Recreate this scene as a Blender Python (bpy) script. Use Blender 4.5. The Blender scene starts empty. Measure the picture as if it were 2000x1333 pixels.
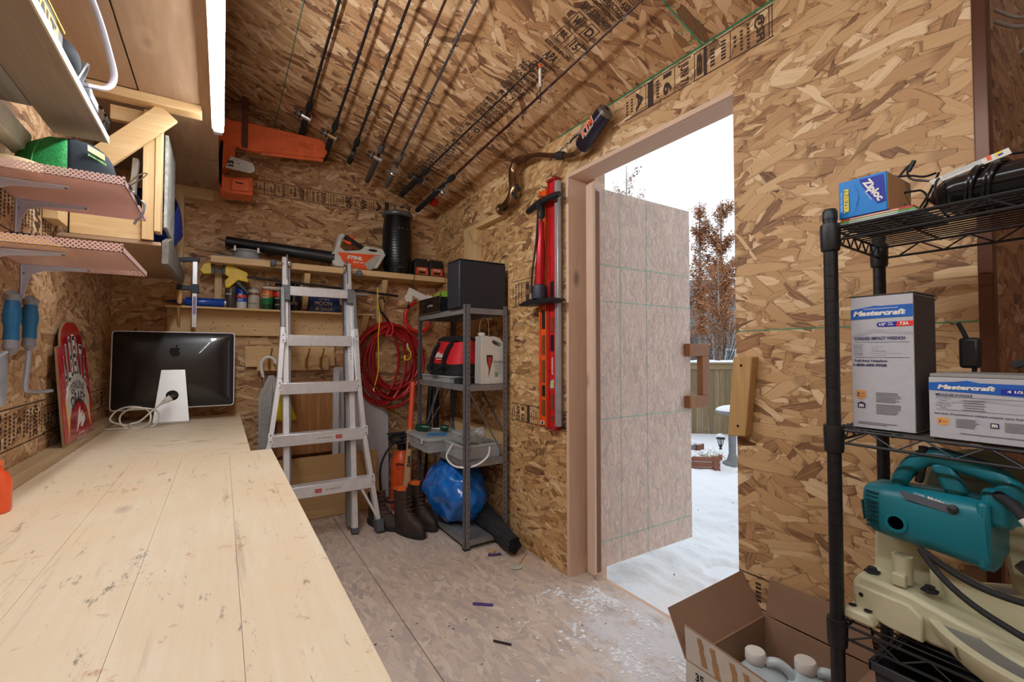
import bpy, math, random
from math import pi, sin, cos, radians as R
from mathutils import Vector as V, Matrix
SC = bpy.context.scene
COL = SC.collection
random.seed(7)

# ------------------------------------------------------------------ camera
cd = bpy.data.cameras.new('camera'); cam = bpy.data.objects.new('camera', cd); COL.objects.link(cam)
cam.location = (0, 0, 1.14); cam.rotation_euler = (R(91.5), 0, R(-32.5))
cd.sensor_width = 36; cd.lens = 16.0; cd.clip_start = 0.02; cd.clip_end = 200
SC.camera = cam

# ------------------------------------------------------------------ world, lamps, exposure
w = bpy.data.worlds.new('world'); SC.world = w; w.use_nodes = True
wn = w.node_tree; wb = wn.nodes['Background']
wb.inputs[0].default_value = (0.86, 0.93, 1.0, 1); wb.inputs[1].default_value = 0.98
SC.view_settings.view_transform = 'Standard'; SC.view_settings.look = 'None'
SC.view_settings.exposure = 0.33; SC.view_settings.gamma = 1.0
TUBE_POWER = 62.0
TUBE_COLOR = (0.95, 0.975, 1.0, 1)

# ------------------------------------------------------------------ colour and materials
def lin(c):
    c = c / 255.0
    return c / 12.92 if c <= 0.04045 else ((c + 0.055) / 1.055) ** 2.4
def K(r, g, b): return (lin(r), lin(g), lin(b), 1.0)

class NT:
    def __init__(s, name):
        s.m = bpy.data.materials.new(name); s.m.use_nodes = True
        s.t = s.m.node_tree; s.b = s.t.nodes['Principled BSDF']
    def n(s, typ, **kw):
        nd = s.t.nodes.new(typ)
        for k, v in kw.items():
            if k.startswith('i_'):
                nd.inputs[k[2:].replace('_', ' ')].default_value = v
            else: setattr(nd, k, v)
        return nd
    def l(s, a, b): s.t.links.new(a, b)
    def math(s, op, a, b=None, c=None):
        nd = s.t.nodes.new('ShaderNodeMath'); nd.operation = op
        for i, x in enumerate((a, b, c)):
            if x is None: continue
            if isinstance(x, (int, float)): nd.inputs[i].default_value = x
            else: s.l(x, nd.inputs[i])
        return nd.outputs[0]
    def mixc(s, f, a, b, blend='MIX'):
        nd = s.t.nodes.new('ShaderNodeMix'); nd.data_type = 'RGBA'; nd.blend_type = blend
        for i, x in ((0, f), (6, a), (7, b)):
            if isinstance(x, (int, float)): nd.inputs[i].default_value = x
            elif isinstance(x, tuple): nd.inputs[i].default_value = x
            else: s.l(x, nd.inputs[i])
        return nd.outputs[2]
    def mixf(s, f, a, b):
        nd = s.t.nodes.new('ShaderNodeMix'); nd.data_type = 'FLOAT'
        for i, x in ((0, f), (2, a), (3, b)):
            if isinstance(x, (int, float)): nd.inputs[i].default_value = x
            else: s.l(x, nd.inputs[i])
        return nd.outputs[0]
    def ramp(s, fac, stops, interp='LINEAR'):
        nd = s.t.nodes.new('ShaderNodeValToRGB'); cr = nd.color_ramp; cr.interpolation = interp
        while len(cr.elements) < len(stops): cr.elements.new(0.5)
        for e, (p, c) in zip(cr.elements, stops): e.position = p; e.color = c
        s.l(fac, nd.inputs[0]); return nd.outputs[0]
    def coords(s): return s.n('ShaderNodeTexCoord').outputs['Object']
    def mapping(s, vec, scale=(1, 1, 1), rot=(0, 0, 0), loc=(0, 0, 0)):
        nd = s.n('ShaderNodeMapping'); s.l(vec, nd.inputs[0])
        nd.inputs['Location'].default_value = loc; nd.inputs['Rotation'].default_value = rot; nd.inputs['Scale'].default_value = scale
        return nd.outputs[0]
    def noise(s, vec, scale=5, detail=2, rough=0.5, dist=0.0):
        nd = s.n('ShaderNodeTexNoise'); s.l(vec, nd.inputs['Vector'])
        nd.inputs['Scale'].default_value = scale; nd.inputs['Detail'].default_value = detail
        nd.inputs['Roughness'].default_value = rough; nd.inputs['Distortion'].default_value = dist
        return nd.outputs[0]
    def bump(s, h, strength=0.3, dist=0.002):
        nd = s.n('ShaderNodeBump'); s.l(h, nd.inputs['Height']); nd.inputs['Strength'].default_value = strength
        nd.inputs['Distance'].default_value = dist; s.l(nd.outputs[0], s.b.inputs['Normal'])
    def base(s, c): s.l(c, s.b.inputs['Base Color'])
    def rough(s, v): s.b.inputs['Roughness'].default_value = v

MC = {}
def mat(name, rgb, rough=0.5, metal=0.0, var=0.12, vs=18, bump=0.0, alpha=None, trans=0.0, coat=0.0, emis=None, ior=None, sss=0):
    """plain material with a little procedural variation of tone"""
    if name in MC: return MC[name]
    t = NT(name); c = K(*rgb); t.rough(rough); t.b.inputs['Metallic'].default_value = metal
    co = t.coords(); nz = t.noise(co, vs, 3, .6)
    d = tuple(x * (1 - var) for x in c[:3]) + (1,); l = tuple(min(1, x * (1 + var)) for x in c[:3]) + (1,)
    t.base(t.ramp(nz, [(.3, d), (.7, l)]))
    if bump: t.bump(t.noise(co, vs * 5, 2), bump, .002)
    if alpha is not None: t.b.inputs['Alpha'].default_value = alpha
    if trans: t.b.inputs['Transmission Weight'].default_value = trans
    if ior: t.b.inputs['IOR'].default_value = ior
    if coat: t.b.inputs['Coat Weight'].default_value = coat
    if emis:
        t.b.inputs['Emission Color'].default_value = emis[0]; t.b.inputs['Emission Strength'].default_value = emis[1]
    MC[name] = t.m; return t.m

def uv_of(t, ua, va, off=(0, 0)):
    sp = t.n('ShaderNodeSeparateXYZ'); t.l(t.coords(), sp.inputs[0])
    cb = t.n('ShaderNodeCombineXYZ')
    t.l(t.math('ADD', sp.outputs['XYZ'.index(ua)], off[0]), cb.inputs[0]); t.l(t.math('ADD', sp.outputs['XYZ'.index(va)], off[1]), cb.inputs[1])
    return cb.outputs[0], sp

def osb(name, ua, va, tint=(1, 1, 1), off=(0, 0), flen=.095, fwid=.022, spread=1.0, wash=None, contrast=1.0, washf=.0, dirt=0, bumpk=.5, frost=False):
    """oriented strand board: layers of stretched flakes, the topmost at each point chosen by a random rank"""
    t = NT(name); uv, sp = uv_of(t, ua, va, off)
    wob = t.n('ShaderNodeTexNoise'); t.l(uv, wob.inputs['Vector']); wob.inputs['Scale'].default_value = 14; wob.inputs['Detail'].default_value = 2
    wv = t.n('ShaderNodeVectorMath', operation='SUBTRACT'); t.l(wob.outputs['Color'], wv.inputs[0]); wv.inputs[1].default_value = (.5, .5, .5)
    ws = t.n('ShaderNodeVectorMath', operation='SCALE'); t.l(wv.outputs[0], ws.inputs[0]); ws.inputs['Scale'].default_value = .0065
    wa = t.n('ShaderNodeVectorMath', operation='ADD'); t.l(uv, wa.inputs[0]); t.l(ws.outputs[0], wa.inputs[1]); uvw = wa.outputs[0]
    best = tone = edge = grain = rim = None
    layers = [(0, 1.25, 1.0, .10), (14, 1.0, .8, .06), (-17, .9, 1.2, .04), (38, .8, .9, .0), (-44, .95, .8, -.02), (74, .7, .75, -.10), (-8, .55, .55, .02)]
    for i, (a, sl, sw, bias) in enumerate(layers):
        rm = t.mapping(uvw, rot=(0, 0, R(a * spread)), loc=(i * 3.17, i * 1.71, 0))
        mp = t.mapping(rm, scale=(1 / (flen * sl), 1 / (fwid * sw), 1))
        vo = t.n('ShaderNodeTexVoronoi', voronoi_dimensions='2D', distance='CHEBYCHEV'); t.l(mp, vo.inputs['Vector']); vo.inputs['Scale'].default_value = 1
        sc = t.n('ShaderNodeSeparateColor'); t.l(vo.outputs['Color'], sc.inputs[0])
        p = t.math('ADD', sc.outputs[0], bias); g = sc.outputs[1]; d = vo.outputs['Distance']
        v2 = t.n('ShaderNodeTexVoronoi', voronoi_dimensions='2D', distance='CHEBYCHEV', feature='F2'); t.l(mp, v2.inputs['Vector']); v2.inputs['Scale'].default_value = 1
        dd = t.math('SUBTRACT', v2.outputs['Distance'], d)
        gm = t.mapping(rm, scale=(9, 190, 1), loc=(i, i * 5, 0))
        gr = t.noise(gm, 1, 2, .6)
        if best is None: best, tone, edge, grain, rim = p, g, d, gr, dd
        else:
            gt = t.math('GREATER_THAN', p, best)
            best = t.math('MAXIMUM', p, best); tone = t.mixf(gt, tone, g); edge = t.mixf(gt, edge, d); grain = t.mixf(gt, grain, gr); rim = t.mixf(gt, rim, dd)
    v = t.math('ADD', tone, t.math('MULTIPLY', t.math('SUBTRACT', grain, .5), .55))
    big = t.noise(uv, 2.2, 2); v = t.math('ADD', v, t.math('MULTIPLY', t.math('SUBTRACT', big, .5), .35))
    v = t.math('ADD', t.math('MULTIPLY', t.math('SUBTRACT', v, .5), contrast), .5)
    T = lambda r, g, b: (K(r, g, b)[0] * tint[0], K(r, g, b)[1] * tint[1], K(r, g, b)[2] * tint[2], 1)
    c = t.ramp(v, [(0.0, T(116, 86, 66)), (.09, T(154, 116, 84)), (.22, T(188, 150, 112)), (.6, T(204, 170, 130)), (.86, T(219, 189, 152)), (1.0, T(236, 213, 182))])
    hue = t.noise(uv, 5, 1); c = t.mixc(t.math('MULTIPLY', hue, .25), c, T(196, 140, 86))
    lo = t.ramp(t.math('ADD', edge, t.math('MULTIPLY', best, -.12)), [(.42, (1, 1, 1, 1)), (.56, (.62, .55, .5, 1))])
    c = t.mixc(.75, c, lo, 'MULTIPLY')
    brk = t.math('MULTIPLY', t.noise(uv, 22, 3, .7), .13)
    rl = t.ramp(t.math('SUBTRACT', t.math('ADD', rim, .052), brk), [(.0, (.36, .27, .21, 1)), (.018, (.66, .57, .50, 1)), (.04, (1, 1, 1, 1))]); c = t.mixc(.72, c, rl, 'MULTIPLY')
    pits = t.noise(t.mapping(uv, scale=(26, 80, 1)), 1, 3, .7); pm = t.ramp(pits, [(.70, (1, 1, 1, 1)), (.76, (.42, .32, .25, 1))])
    c = t.mixc(.8, c, pm, 'MULTIPLY')
    if wash:
        nf = t.noise(uv, 1.7, 4, .65); f = t.ramp(nf, [(.25, (washf * .75,) * 3 + (1,)), (.75, (min(1, washf * 1.15),) * 3 + (1,))])
        c = t.mixc(f, c, K(*wash))
    if dirt:
        nf = t.noise(uv, 6, 6, .8); f = t.ramp(nf, [(.60, (0, 0, 0, 1)), (.72, (dirt,) * 3 + (1,))]); c = t.mixc(f, c, K(120, 104, 92))
        nf = t.noise(uv, 38, 5, .7); f = t.ramp(nf, [(.62, (0, 0, 0, 1)), (.72, (dirt,) * 3 + (1,))]); c = t.mixc(f, c, K(226, 214, 200))
    if frost:   # trodden-in snow film on the boards by the door
        fx = t.ramp(t.math('ADD', sp.outputs[0], t.math('MULTIPLY', sp.outputs[1], -.25)), [(.35, (0, 0, 0, 1)), (1.0, (1, 1, 1, 1))])
        fy = t.ramp(t.math('ABSOLUTE', t.math('SUBTRACT', sp.outputs[1], 1.25)), [(.15, (1, 1, 1, 1)), (.85, (0, 0, 0, 1))])
        nf = t.noise(uv, 7, 7, .82); q = t.math('MULTIPLY', t.math('MULTIPLY', fx, fy), nf); q = t.ramp(q, [(.33, (0, 0, 0, 1)), (.50, (.75,) * 3 + (1,))]); c = t.mixc(q, c, K(232, 234, 240))
    t.base(c); t.rough(.62)
    h = t.math('ADD', t.math('MULTIPLY', best, .7), t.math('ADD', t.math('MULTIPLY', edge, -.5), t.math('MULTIPLY', pits, -.3)))
    t.bump(h, bumpk, .0022)
    return t.m

def wood(name, rgb, axis='X', dark=None, across=26, along=1.6, knots=True, rough=.55, marks=0, gc=.9, ring=.5):
    """softwood: long grain along one axis, knots, optional dark scuffs"""
    if name in MC: return MC[name]
    t = NT(name); c0 = K(*rgb); c1 = K(*(dark or tuple(x * .80 for x in rgb)))
    co = t.coords(); s = [across] * 3; s['XYZ'.index(axis)] = along
    m = t.mapping(co, scale=tuple(s))
    kn = None
    if knots:
        ks = [3.2] * 3; ks['XYZ'.index(axis)] = 1.5
        vo = t.n('ShaderNodeTexVoronoi'); t.l(t.mapping(co, scale=tuple(ks)), vo.inputs['Vector']); vo.inputs['Scale'].default_value = 1.6
        kn = t.ramp(vo.outputs['Distance'], [(.05, (1, 1, 1, 1)), (.14, (0, 0, 0, 1))])
        kw = t.ramp(vo.outputs['Distance'], [(.0, (1, 1, 1, 1)), (.35, (0, 0, 0, 1))])
    n1 = t.noise(m, 1, 4, .6, .6)
    sp = t.math('MULTIPLY', n1, 9.0)
    if kn is not None: sp = t.math('ADD', sp, t.math('MULTIPLY', kw, 3.5))
    rings = t.math('ABSOLUTE', t.math('SINE', sp))
    fine = t.noise(t.mapping(co, scale=tuple(q * 7 if q == across else q * 4 for q in s)), 1, 2, .6)
    f = t.math('ADD', t.math('MULTIPLY', rings, ring), t.math('MULTIPLY', t.math('SUBTRACT', fine, .5), gc))
    c = t.mixc(f, c0, c1)
    if kn is not None: c = t.mixc(t.math('MULTIPLY', kn, .7), c, K(*(q * .52 for q in rgb)))
    if marks:
        q = [9.0] * 3; q['XYZ'.index(axis)] = 2.4
        nz = t.noise(t.mapping(co, scale=tuple(q), loc=(3, 1, 2)), 2.6, 6, .8); mk = t.ramp(nz, [(.595, (0, 0, 0, 1)), (.67, (marks,) * 3 + (1,))])
        c = t.mixc(mk, c, K(112, 104, 92))
        q = [26.0] * 3; q['XYZ'.index(axis)] = 1.1; nz = t.noise(t.mapping(co, scale=tuple(q), loc=(7, 5, 2)), 1.2, 5, .7); mk = t.ramp(nz, [(.60, (0, 0, 0, 1)), (.72, (marks * .75,) * 3 + (1,))]); c = t.mixc(mk, c, K(170, 160, 142))
        nz = t.noise(co, 13, 5, .8); mk = t.ramp(nz, [(.61, (0, 0, 0, 1)), (.70, (marks * .8,) * 3 + (1,))]); c = t.mixc(mk, c, K(186, 128, 78))
        nz = t.noise(co, 2.0, 4, .6); mk = t.ramp(nz, [(.35, (0, 0, 0, 1)), (.75, (.5,) * 3 + (1,))]); c = t.mixc(mk, c, K(226, 190, 142))
    t.base(c); t.rough(rough); t.bump(f, .12, .001)
    MC[name] = t.m; return t.m

# ------------------------------------------------------------------ mesh builder
_TC = {}
def glyphs(s, bold=0.0, shear=0.0):
    k = (s, bold, shear)
    if k not in _TC:
        cu = bpy.data.curves.new('t', 'FONT'); cu.body = s; cu.size = 1; cu.resolution_u = 2; cu.offset = bold; cu.shear = shear
        cu.align_x = 'CENTER'; cu.align_y = 'CENTER'
        o = bpy.data.objects.new('t', cu); COL.objects.link(o); dg = bpy.context.evaluated_depsgraph_get()
        me = bpy.data.meshes.new_from_object(o.evaluated_get(dg))
        vs = [v.co.copy() for v in me.vertices]; fs = [tuple(p.vertices) for p in me.polygons]
        if vs:
            x0 = min(v.x for v in vs); x1 = max(v.x for v in vs); y0 = min(v.y for v in vs); y1 = max(v.y for v in vs)
        else: x0 = x1 = y0 = y1 = 0
        bpy.data.objects.remove(o); bpy.data.curves.remove(cu); bpy.data.meshes.remove(me)
        _TC[k] = (vs, fs, (x0, x1, y0, y1))
    return _TC[k]

def smooth_pts(P, k=6, closed=False):
    P = [V(p) for p in P]; n = len(P); out = []
    rng = range(n) if closed else range(n - 1)
    for i in rng:
        if closed: a, b, c, d = P[i - 1], P[i], P[(i + 1) % n], P[(i + 2) % n]
        else: a, b, c, d = P[max(i - 1, 0)], P[i], P[i + 1], P[min(i + 2, n - 1)]
        for j in range(k):
            t = j / k
            out.append(.5 * ((2 * b) + (c - a) * t + (2 * a - 5 * b + 4 * c - d) * t * t + (3 * b - a - 3 * c + d) * t ** 3))
    if not closed: out.append(P[-1])
    return out

class MB:
    def __init__(s): s.v = []; s.f = []; s.mi = []; s.M = Matrix.Identity(4)
    def add(s, vs, fs, m=0):
        o = len(s.v); s.v += [s.M @ V(p) for p in vs]; s.f += [tuple(i + o for i in f) for f in fs]; s.mi += [m] * len(fs); return s
    def box(s, x0, x1, y0, y1, z0, z1, m=0):
        x0, x1 = min(x0, x1), max(x0, x1); y0, y1 = min(y0, y1), max(y0, y1); z0, z1 = min(z0, z1), max(z0, z1)
        return s.add([(x0, y0, z0), (x1, y0, z0), (x1, y1, z0), (x0, y1, z0), (x0, y0, z1), (x1, y0, z1), (x1, y1, z1), (x0, y1, z1)],
                     [(3, 2, 1, 0), (4, 5, 6, 7), (0, 1, 5, 4), (1, 2, 6, 5), (2, 3, 7, 6), (3, 0, 4, 7)], m)
    def bar(s, p0, p1, w, h, up=(0, 0, 1), m=0):
        p0, p1 = V(p0), V(p1); d = (p1 - p0).normalized(); u = V(up); x = d.cross(u)
        if x.length < 1e-4: x = d.cross(V((0, 1, 0)))
        x.normalize(); u = x.cross(d).normalized(); x *= w / 2; u *= h / 2
        vs = [p0 - x - u, p0 + x - u, p0 + x + u, p0 - x + u, p1 - x - u, p1 + x - u, p1 + x + u, p1 - x + u]
        return s.add(vs, [(0, 1, 2, 3), (7, 6, 5, 4), (4, 5, 1, 0), (5, 6, 2, 1), (6, 7, 3, 2), (7, 4, 0, 3)], m)
    def tube(s, pts, r, n=10, closed=False, m=0, flat=1.0):
        P = [V(p) for p in pts]; k = len(P); rr = r if isinstance(r, (list, tuple)) else [r] * k
        T = []
        for i in range(k):
            a = P[i - 1] if (i or closed) else P[i]; b = P[(i + 1) % k] if (i < k - 1 or closed) else P[i]
            d = b - a; T.append(d.normalized() if d.length > 1e-9 else V((0, 0, 1)))
        u = T[0].cross(V((0, 0, 1)));
        if u.length < 1e-3: u = T[0].cross(V((0, 1, 0)))
        u.normalize(); vs = []; fs = []
        for i in range(k):
            u = (u - T[i] * u.dot(T[i])); u = u.normalized() if u.length > 1e-6 else T[i].orthogonal().normalized(); w_ = T[i].cross(u)
            for j in range(n):
                a = 2 * pi * j / n; vs.append(P[i] + (u * cos(a) + w_ * sin(a) * flat) * rr[i])
        for i in range(k if closed else k - 1):
            for j in range(n):
                a = i * n + j; b = i * n + (j + 1) % n; c = ((i + 1) % k) * n + (j + 1) % n; d = ((i + 1) % k) * n + j
                fs.append((a, b, c, d))
        if not closed: fs.append(tuple(range(n))[::-1]); fs.append(tuple((k - 1) * n + j for j in range(n)))
        return s.add(vs, fs, m)
    def cyl(s, p0, p1, r0, r1=None, n=16, m=0): return s.tube([p0, p1], [r0, r0 if r1 is None else r1], n, m=m)
    def lathe(s, prof, o=(0, 0, 0), ax=(0, 0, 1), n=24, m=0, sx=1, sy=1, caps=True):
        """prof: (radius, height) pairs up the axis"""
        q = V((0, 0, 1)).rotation_difference(V(ax)); o = V(o); vs = []; fs = []; k = len(prof)
        for r, h in prof:
            for j in range(n):
                a = 2 * pi * j / n; vs.append(o + q @ V((r * cos(a) * sx, r * sin(a) * sy, h)))
        for i in range(k - 1):
            for j in range(n): fs.append((i * n + j, i * n + (j + 1) % n, (i + 1) * n + (j + 1) % n, (i + 1) * n + j))
        if caps: fs.append(tuple(range(n))[::-1]); fs.append(tuple((k - 1) * n + j for j in range(n)))
        return s.add(vs, fs, m)
    def prism(s, poly, o, ux, uy, dep, m=0):
        """poly in the plane ux, uy; extruded by the vector dep"""
        o, ux, uy, dep = V(o), V(ux), V(uy), V(dep); n = len(poly)
        vs = [o + ux * a + uy * b for a, b in poly]; vs += [p + dep for p in vs]
        ar = sum(poly[i][0] * poly[(i + 1) % n][1] - poly[(i + 1) % n][0] * poly[i][1] for i in range(n))
        fl = (ar > 0) == (ux.cross(uy).dot(dep) > 0)
        a = tuple(range(n)); b = tuple(range(n, 2 * n))
        fs = [a[::-1] if fl else a, b if fl else b[::-1]]
        for i in range(n):
            q = (i, (i + 1) % n, (i + 1) % n + n, i + n); fs.append(q if fl else q[::-1])
        return s.add(vs, fs, m)
    def ell(s, c, rx, ry, rz, nu=16, nv=10, m=0, rot=None, z0=-1, z1=1):
        c = V(c); vs = []; fs = []
        for i in range(nv + 1):
            t = math.asin(max(-1, min(1, z0))) + (math.asin(z1) - math.asin(z0)) * i / nv
            for j in range(nu):
                p = V((rx * cos(t) * cos(2 * pi * j / nu), ry * cos(t) * sin(2 * pi * j / nu), rz * sin(t)))
                vs.append(c + (rot @ p if rot else p))
        for i in range(nv):
            for j in range(nu): fs.append((i * nu + j, i * nu + (j + 1) % nu, (i + 1) * nu + (j + 1) % nu, (i + 1) * nu + j))
        return s.add(vs, fs, m)
    def grid(s, fn, nu, nv, m=0, closed_u=False):
        vs = [fn(i / (nu if closed_u else nu - 1), j / (nv - 1)) for j in range(nv) for i in range(nu)]; fs = []
        for j in range(nv - 1):
            for i in range(nu if closed_u else nu - 1): fs.append((j * nu + i, j * nu + (i + 1) % nu, (j + 1) * nu + (i + 1) % nu, (j + 1) * nu + i))
        return s.add(vs, fs, m)
    def quad(s, a, b, c, d, m=0): return s.add([a, b, c, d], [(0, 1, 2, 3)], m)
    def text(s, st, o, right, up, h, m=0, wd=None, bold=0.0, shear=0.0, arc=None):
        """flat lettering centred on o, cap height about h, fitted to width wd if given"""
        vs, fs, (x0, x1, y0, y1) = glyphs(st, bold, shear)
        if not vs: return s
        o, right, up = V(o), V(right).normalized(), V(up).normalized()
        sy = h / max(.3, (y1 - y0)); sx = (wd / (x1 - x0)) if wd else sy
        cx, cy = (x0 + x1) / 2, (y0 + y1) / 2; out = []
        for v in vs:
            a = (v.x - cx) * sx; b = (v.y - cy) * sy
            if arc:
                th = a / arc; rad = arc + b; a = rad * sin(th); b = rad * cos(th) - arc
            out.append(o + right * a + up * b)
        return s.add(out, fs, m)
    def frame(s, o, right, up, w_, h_, t, m=0):
        o, r, u = V(o), V(right).normalized(), V(up).normalized()
        for (a0, a1, b0, b1) in ((-w_/2, w_/2, h_/2 - t, h_/2), (-w_/2, w_/2, -h_/2, -h_/2 + t), (-w_/2, -w_/2 + t, -h_/2, h_/2), (w_/2 - t, w_/2, -h_/2, h_/2)):
            s.quad(o + r*a0 + u*b0, o + r*a1 + u*b0, o + r*a1 + u*b1, o + r*a0 + u*b1, m)
        return s
    def rect(s, o, right, up, w_, h_, m=0):
        o, r, u = V(o), V(right).normalized(), V(up).normalized()
        return s.quad(o - r*w_/2 - u*h_/2, o + r*w_/2 - u*h_/2, o + r*w_/2 + u*h_/2, o - r*w_/2 + u*h_/2, m)
    def mesh(s, name, mats, smooth=True, inv=None):
        me = bpy.data.meshes.new(name); vs = [inv @ p for p in s.v] if inv else s.v
        me.from_pydata([tuple(p) for p in vs], [], s.f)
        for q in (mats if isinstance(mats, (list, tuple)) else [mats]): me.materials.append(q)
        me.polygons.foreach_set('material_index', s.mi)
        if smooth:
            me.polygons.foreach_set('use_smooth', [True] * len(s.f)); me.set_sharp_from_angle(angle=R(38))
        me.update(); return me

MW = {}
def props(o, label=None, cat=None, group=None, kind=None):
    if label: o['label'] = label
    if cat: o['category'] = cat
    if group: o['group'] = group
    if kind: o['kind'] = kind
    return o
def thing(name, label, cat, loc=(0, 0, 0), rz=0.0, group=None, kind=None):
    o = bpy.data.objects.new(name, None); COL.objects.link(o); o.empty_display_size = .05
    o.location = loc; o.rotation_euler = (0, 0, rz); MW[o.name] = Matrix.Translation(V(loc)) @ Matrix.Rotation(rz, 4, 'Z')
    return props(o, label, cat, group, kind)
def bevel(o, w_, seg=2):
    b = o.modifiers.new('bevel', 'BEVEL'); b.width = w_; b.segments = seg; b.limit_method = 'ANGLE'; b.angle_limit = R(40); b.harden_normals = False
def part(par, name, mb, mats, label=None, bev=0.0, smooth=True, kind=None, seg=2):
    M = MW[par.name]; me = mb.mesh(name, mats, smooth, M.inverted())
    o = bpy.data.objects.new(name, me); COL.objects.link(o); o.parent = par; MW[o.name] = M.copy()
    if bev: bevel(o, bev, seg)
    if label: o['label'] = label
    if kind: o['kind'] = kind
    return o
def solo(name, label, cat, mb, mats, group=None, bev=0.0, smooth=True, kind=None, loc=None):
    if loc is None:
        xs = [p.x for p in mb.v]; ys = [p.y for p in mb.v]; zs = [p.z for p in mb.v]
        loc = ((min(xs) + max(xs)) / 2, (min(ys) + max(ys)) / 2, min(zs))
    M = Matrix.Translation(V(loc)); me = mb.mesh(name, mats, smooth, M.inverted())
    o = bpy.data.objects.new(name, me); COL.objects.link(o); o.location = loc; MW[o.name] = M
    if bev: bevel(o, bev)
    return props(o, label, cat, group, kind)
def struct(name, mb, mats, label=None, bev=0.0, smooth=False):
    o = solo(name, label, None, mb, mats, kind='structure', bev=bev, loc=(0, 0, 0), smooth=smooth); return o
def sroot(name, label=None):
    o = thing(name, label, None); o['kind'] = 'structure'; return o
def copy_tree(o, loc=None, rz=None, label=None, parent=None):
    c = o.copy(); COL.objects.link(c)
    if parent is not None: c.parent = parent
    if loc is not None: c.location = loc
    if rz is not None: c.rotation_euler = (0, 0, rz)
    if label: c['label'] = label
    for ch in list(o.children): copy_tree(ch, parent=c)
    return c
# ================================================================== room shell
XL, XR, YB, YF = -.56, 1.503, 3.56, -1.7
CS = .35                                   # ceiling slope
def cz(x): return 2.29 + CS * (XR - x)
M_right = osb('osb_right_wall', 'Y', 'Z', tint=(1.0, .97, .86), flen=.135, fwid=.036)
M_right2 = osb('osb_right_wall_far', 'Y', 'Z', tint=(1.02, .96, .76), flen=.11, fwid=.028, off=(5, 2))
M_back = osb('osb_back_wall', 'X', 'Z', tint=(.98, .92, .82), off=(2, 9), flen=.12, fwid=.028)
M_left = osb('osb_left_wall', 'Y', 'Z', tint=(.98, .95, .9), off=(8, 3), flen=.11, fwid=.027)
M_ceil = osb('osb_ceiling', 'X', 'Y', tint=(.93, .83, .72), off=(1, 4), flen=.13, fwid=.034, contrast=1.15)
M_floor = osb('osb_floor', 'Y', 'X', tint=(.95, .93, .92), off=(4, 7), wash=(220, 208, 200), washf=.64, contrast=1.25, dirt=.6, bumpk=.3, frost=True, flen=.12, fwid=.03)
M_door = osb('osb_door_leaf', 'Z', 'X', tint=(1, .95, .95), off=(3, 3), flen=.06, fwid=.013, wash=(232, 214, 206), washf=.62, contrast=1.2, bumpk=.35)
M_pale = {a: wood('pale_pine_' + a, (226, 196, 172), a, dark=(206, 170, 146), ring=.35) for a in 'XYZ'}
M_pine = {a: wood('pine_' + a, (228, 196, 146), a, dark=(206, 166, 112)) for a in 'XYZ'}
M_bench = {a: wood('bench_wood_' + a, (238, 225, 200), a, dark=(226, 204, 166), marks=.85, ring=.28, gc=.55, across=20) for a in 'XY'}
M_ply = {a: wood('plywood_' + a, (184, 152, 122), a, dark=(156, 122, 94), across=7, along=1.0, ring=.45) for a in 'XYZ'}
M_green = mat('green_ink', (64, 150, 112), .8); M_ink = mat('black_stamp_ink', (62, 44, 34), .8)
M_white = mat('white_paint', (232, 230, 224), .5, var=.03)
M_blk = mat('black_plastic', (26, 27, 30), .42); M_blk2 = mat('black_rubber', (34, 34, 36), .75)
M_alu = mat('aluminium', (206, 208, 212), .32, .85, var=.05); M_gal = mat('galvanised_steel', (150, 152, 158), .42, .75, var=.12, vs=60)
M_steel = mat('bright_steel', (200, 198, 192), .22, .95, var=.05); M_dark = mat('dark_gap', (22, 16, 12), .9)
M_zinc = mat('zinc_screw', (150, 146, 136), .4, .7); M_brass = mat('brass', (190, 150, 80), .3, .9)
M_org = mat('orange_plastic', (240, 92, 40), .38); M_red = mat('red_plastic', (206, 34, 38), .35)
M_paper = mat('paper_label', (226, 224, 218), .7, var=.03); M_txt = mat('black_print', (30, 28, 32), .7)

def ubox(*a): return MB().box(*a)
# floor boards
fl = sroot('floor')
for (x0, x1, y0, y1) in ((XL, .663, YF, YB), (.667, XR + .13, .913, 1.82), (.667, XR, YF, .913), (.667, XR, 1.82, YB)):
    part(fl, 'floor_panel', ubox(x0, x1, y0, y1, -.02, 0), M_floor, smooth=False)
part(fl, 'subfloor', ubox(XL, XR + .12, YF, YB, -.10, -.021), M_dark, smooth=False)
# walls
struct('wall_left', ubox(XL - .1, XL, YF, YB + .1, -.02, 3.05), M_left)
struct('wall_back', ubox(XL, XR + .1, YB, YB + .1, -.02, 3.05), M_back)
struct('wall_front', ubox(XL, 3.0, YF - .1, YF, -.02, 3.05), M_left)
wr = sroot('wall_right')
T = XR + .012
part(wr, 'wall_panel', ubox(XR, T, .309, .913, 0, 2.4), M_right, smooth=False)
part(wr, 'wall_panel', ubox(XR, T, .913, 1.82, 2.06, 2.4), M_right, smooth=False)
part(wr, 'wall_panel', ubox(XR, T, 1.82, 2.404, 0, 2.4), M_right2, smooth=False)
mb = MB(); mb.box(XR + .003, T, 2.406, YB, 0, 1.0); mb.box(XR + .003, T, 2.406, YB, 2.055, 2.4); mb.box(XR + .003, T, 3.02, YB, 1.0, 2.055)
mb.box(XR + .05, XR + .06, 2.41, 3.02, 1.0, 2.055)
part(wr, 'wall_panel', mb, M_right2, smooth=False)
part(wr, 'wall_stud_core', MB().box(T, XR + .11, .309, .912, -.02, 2.6).box(T, XR + .11, .912, 1.83, 2.10, 2.6).box(T, XR + .11, 1.86, 2.39, -.02, 2.6).box(XR + .062, XR + .11, 2.39, YB, -.02, 2.6), M_dark, smooth=False)
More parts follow.
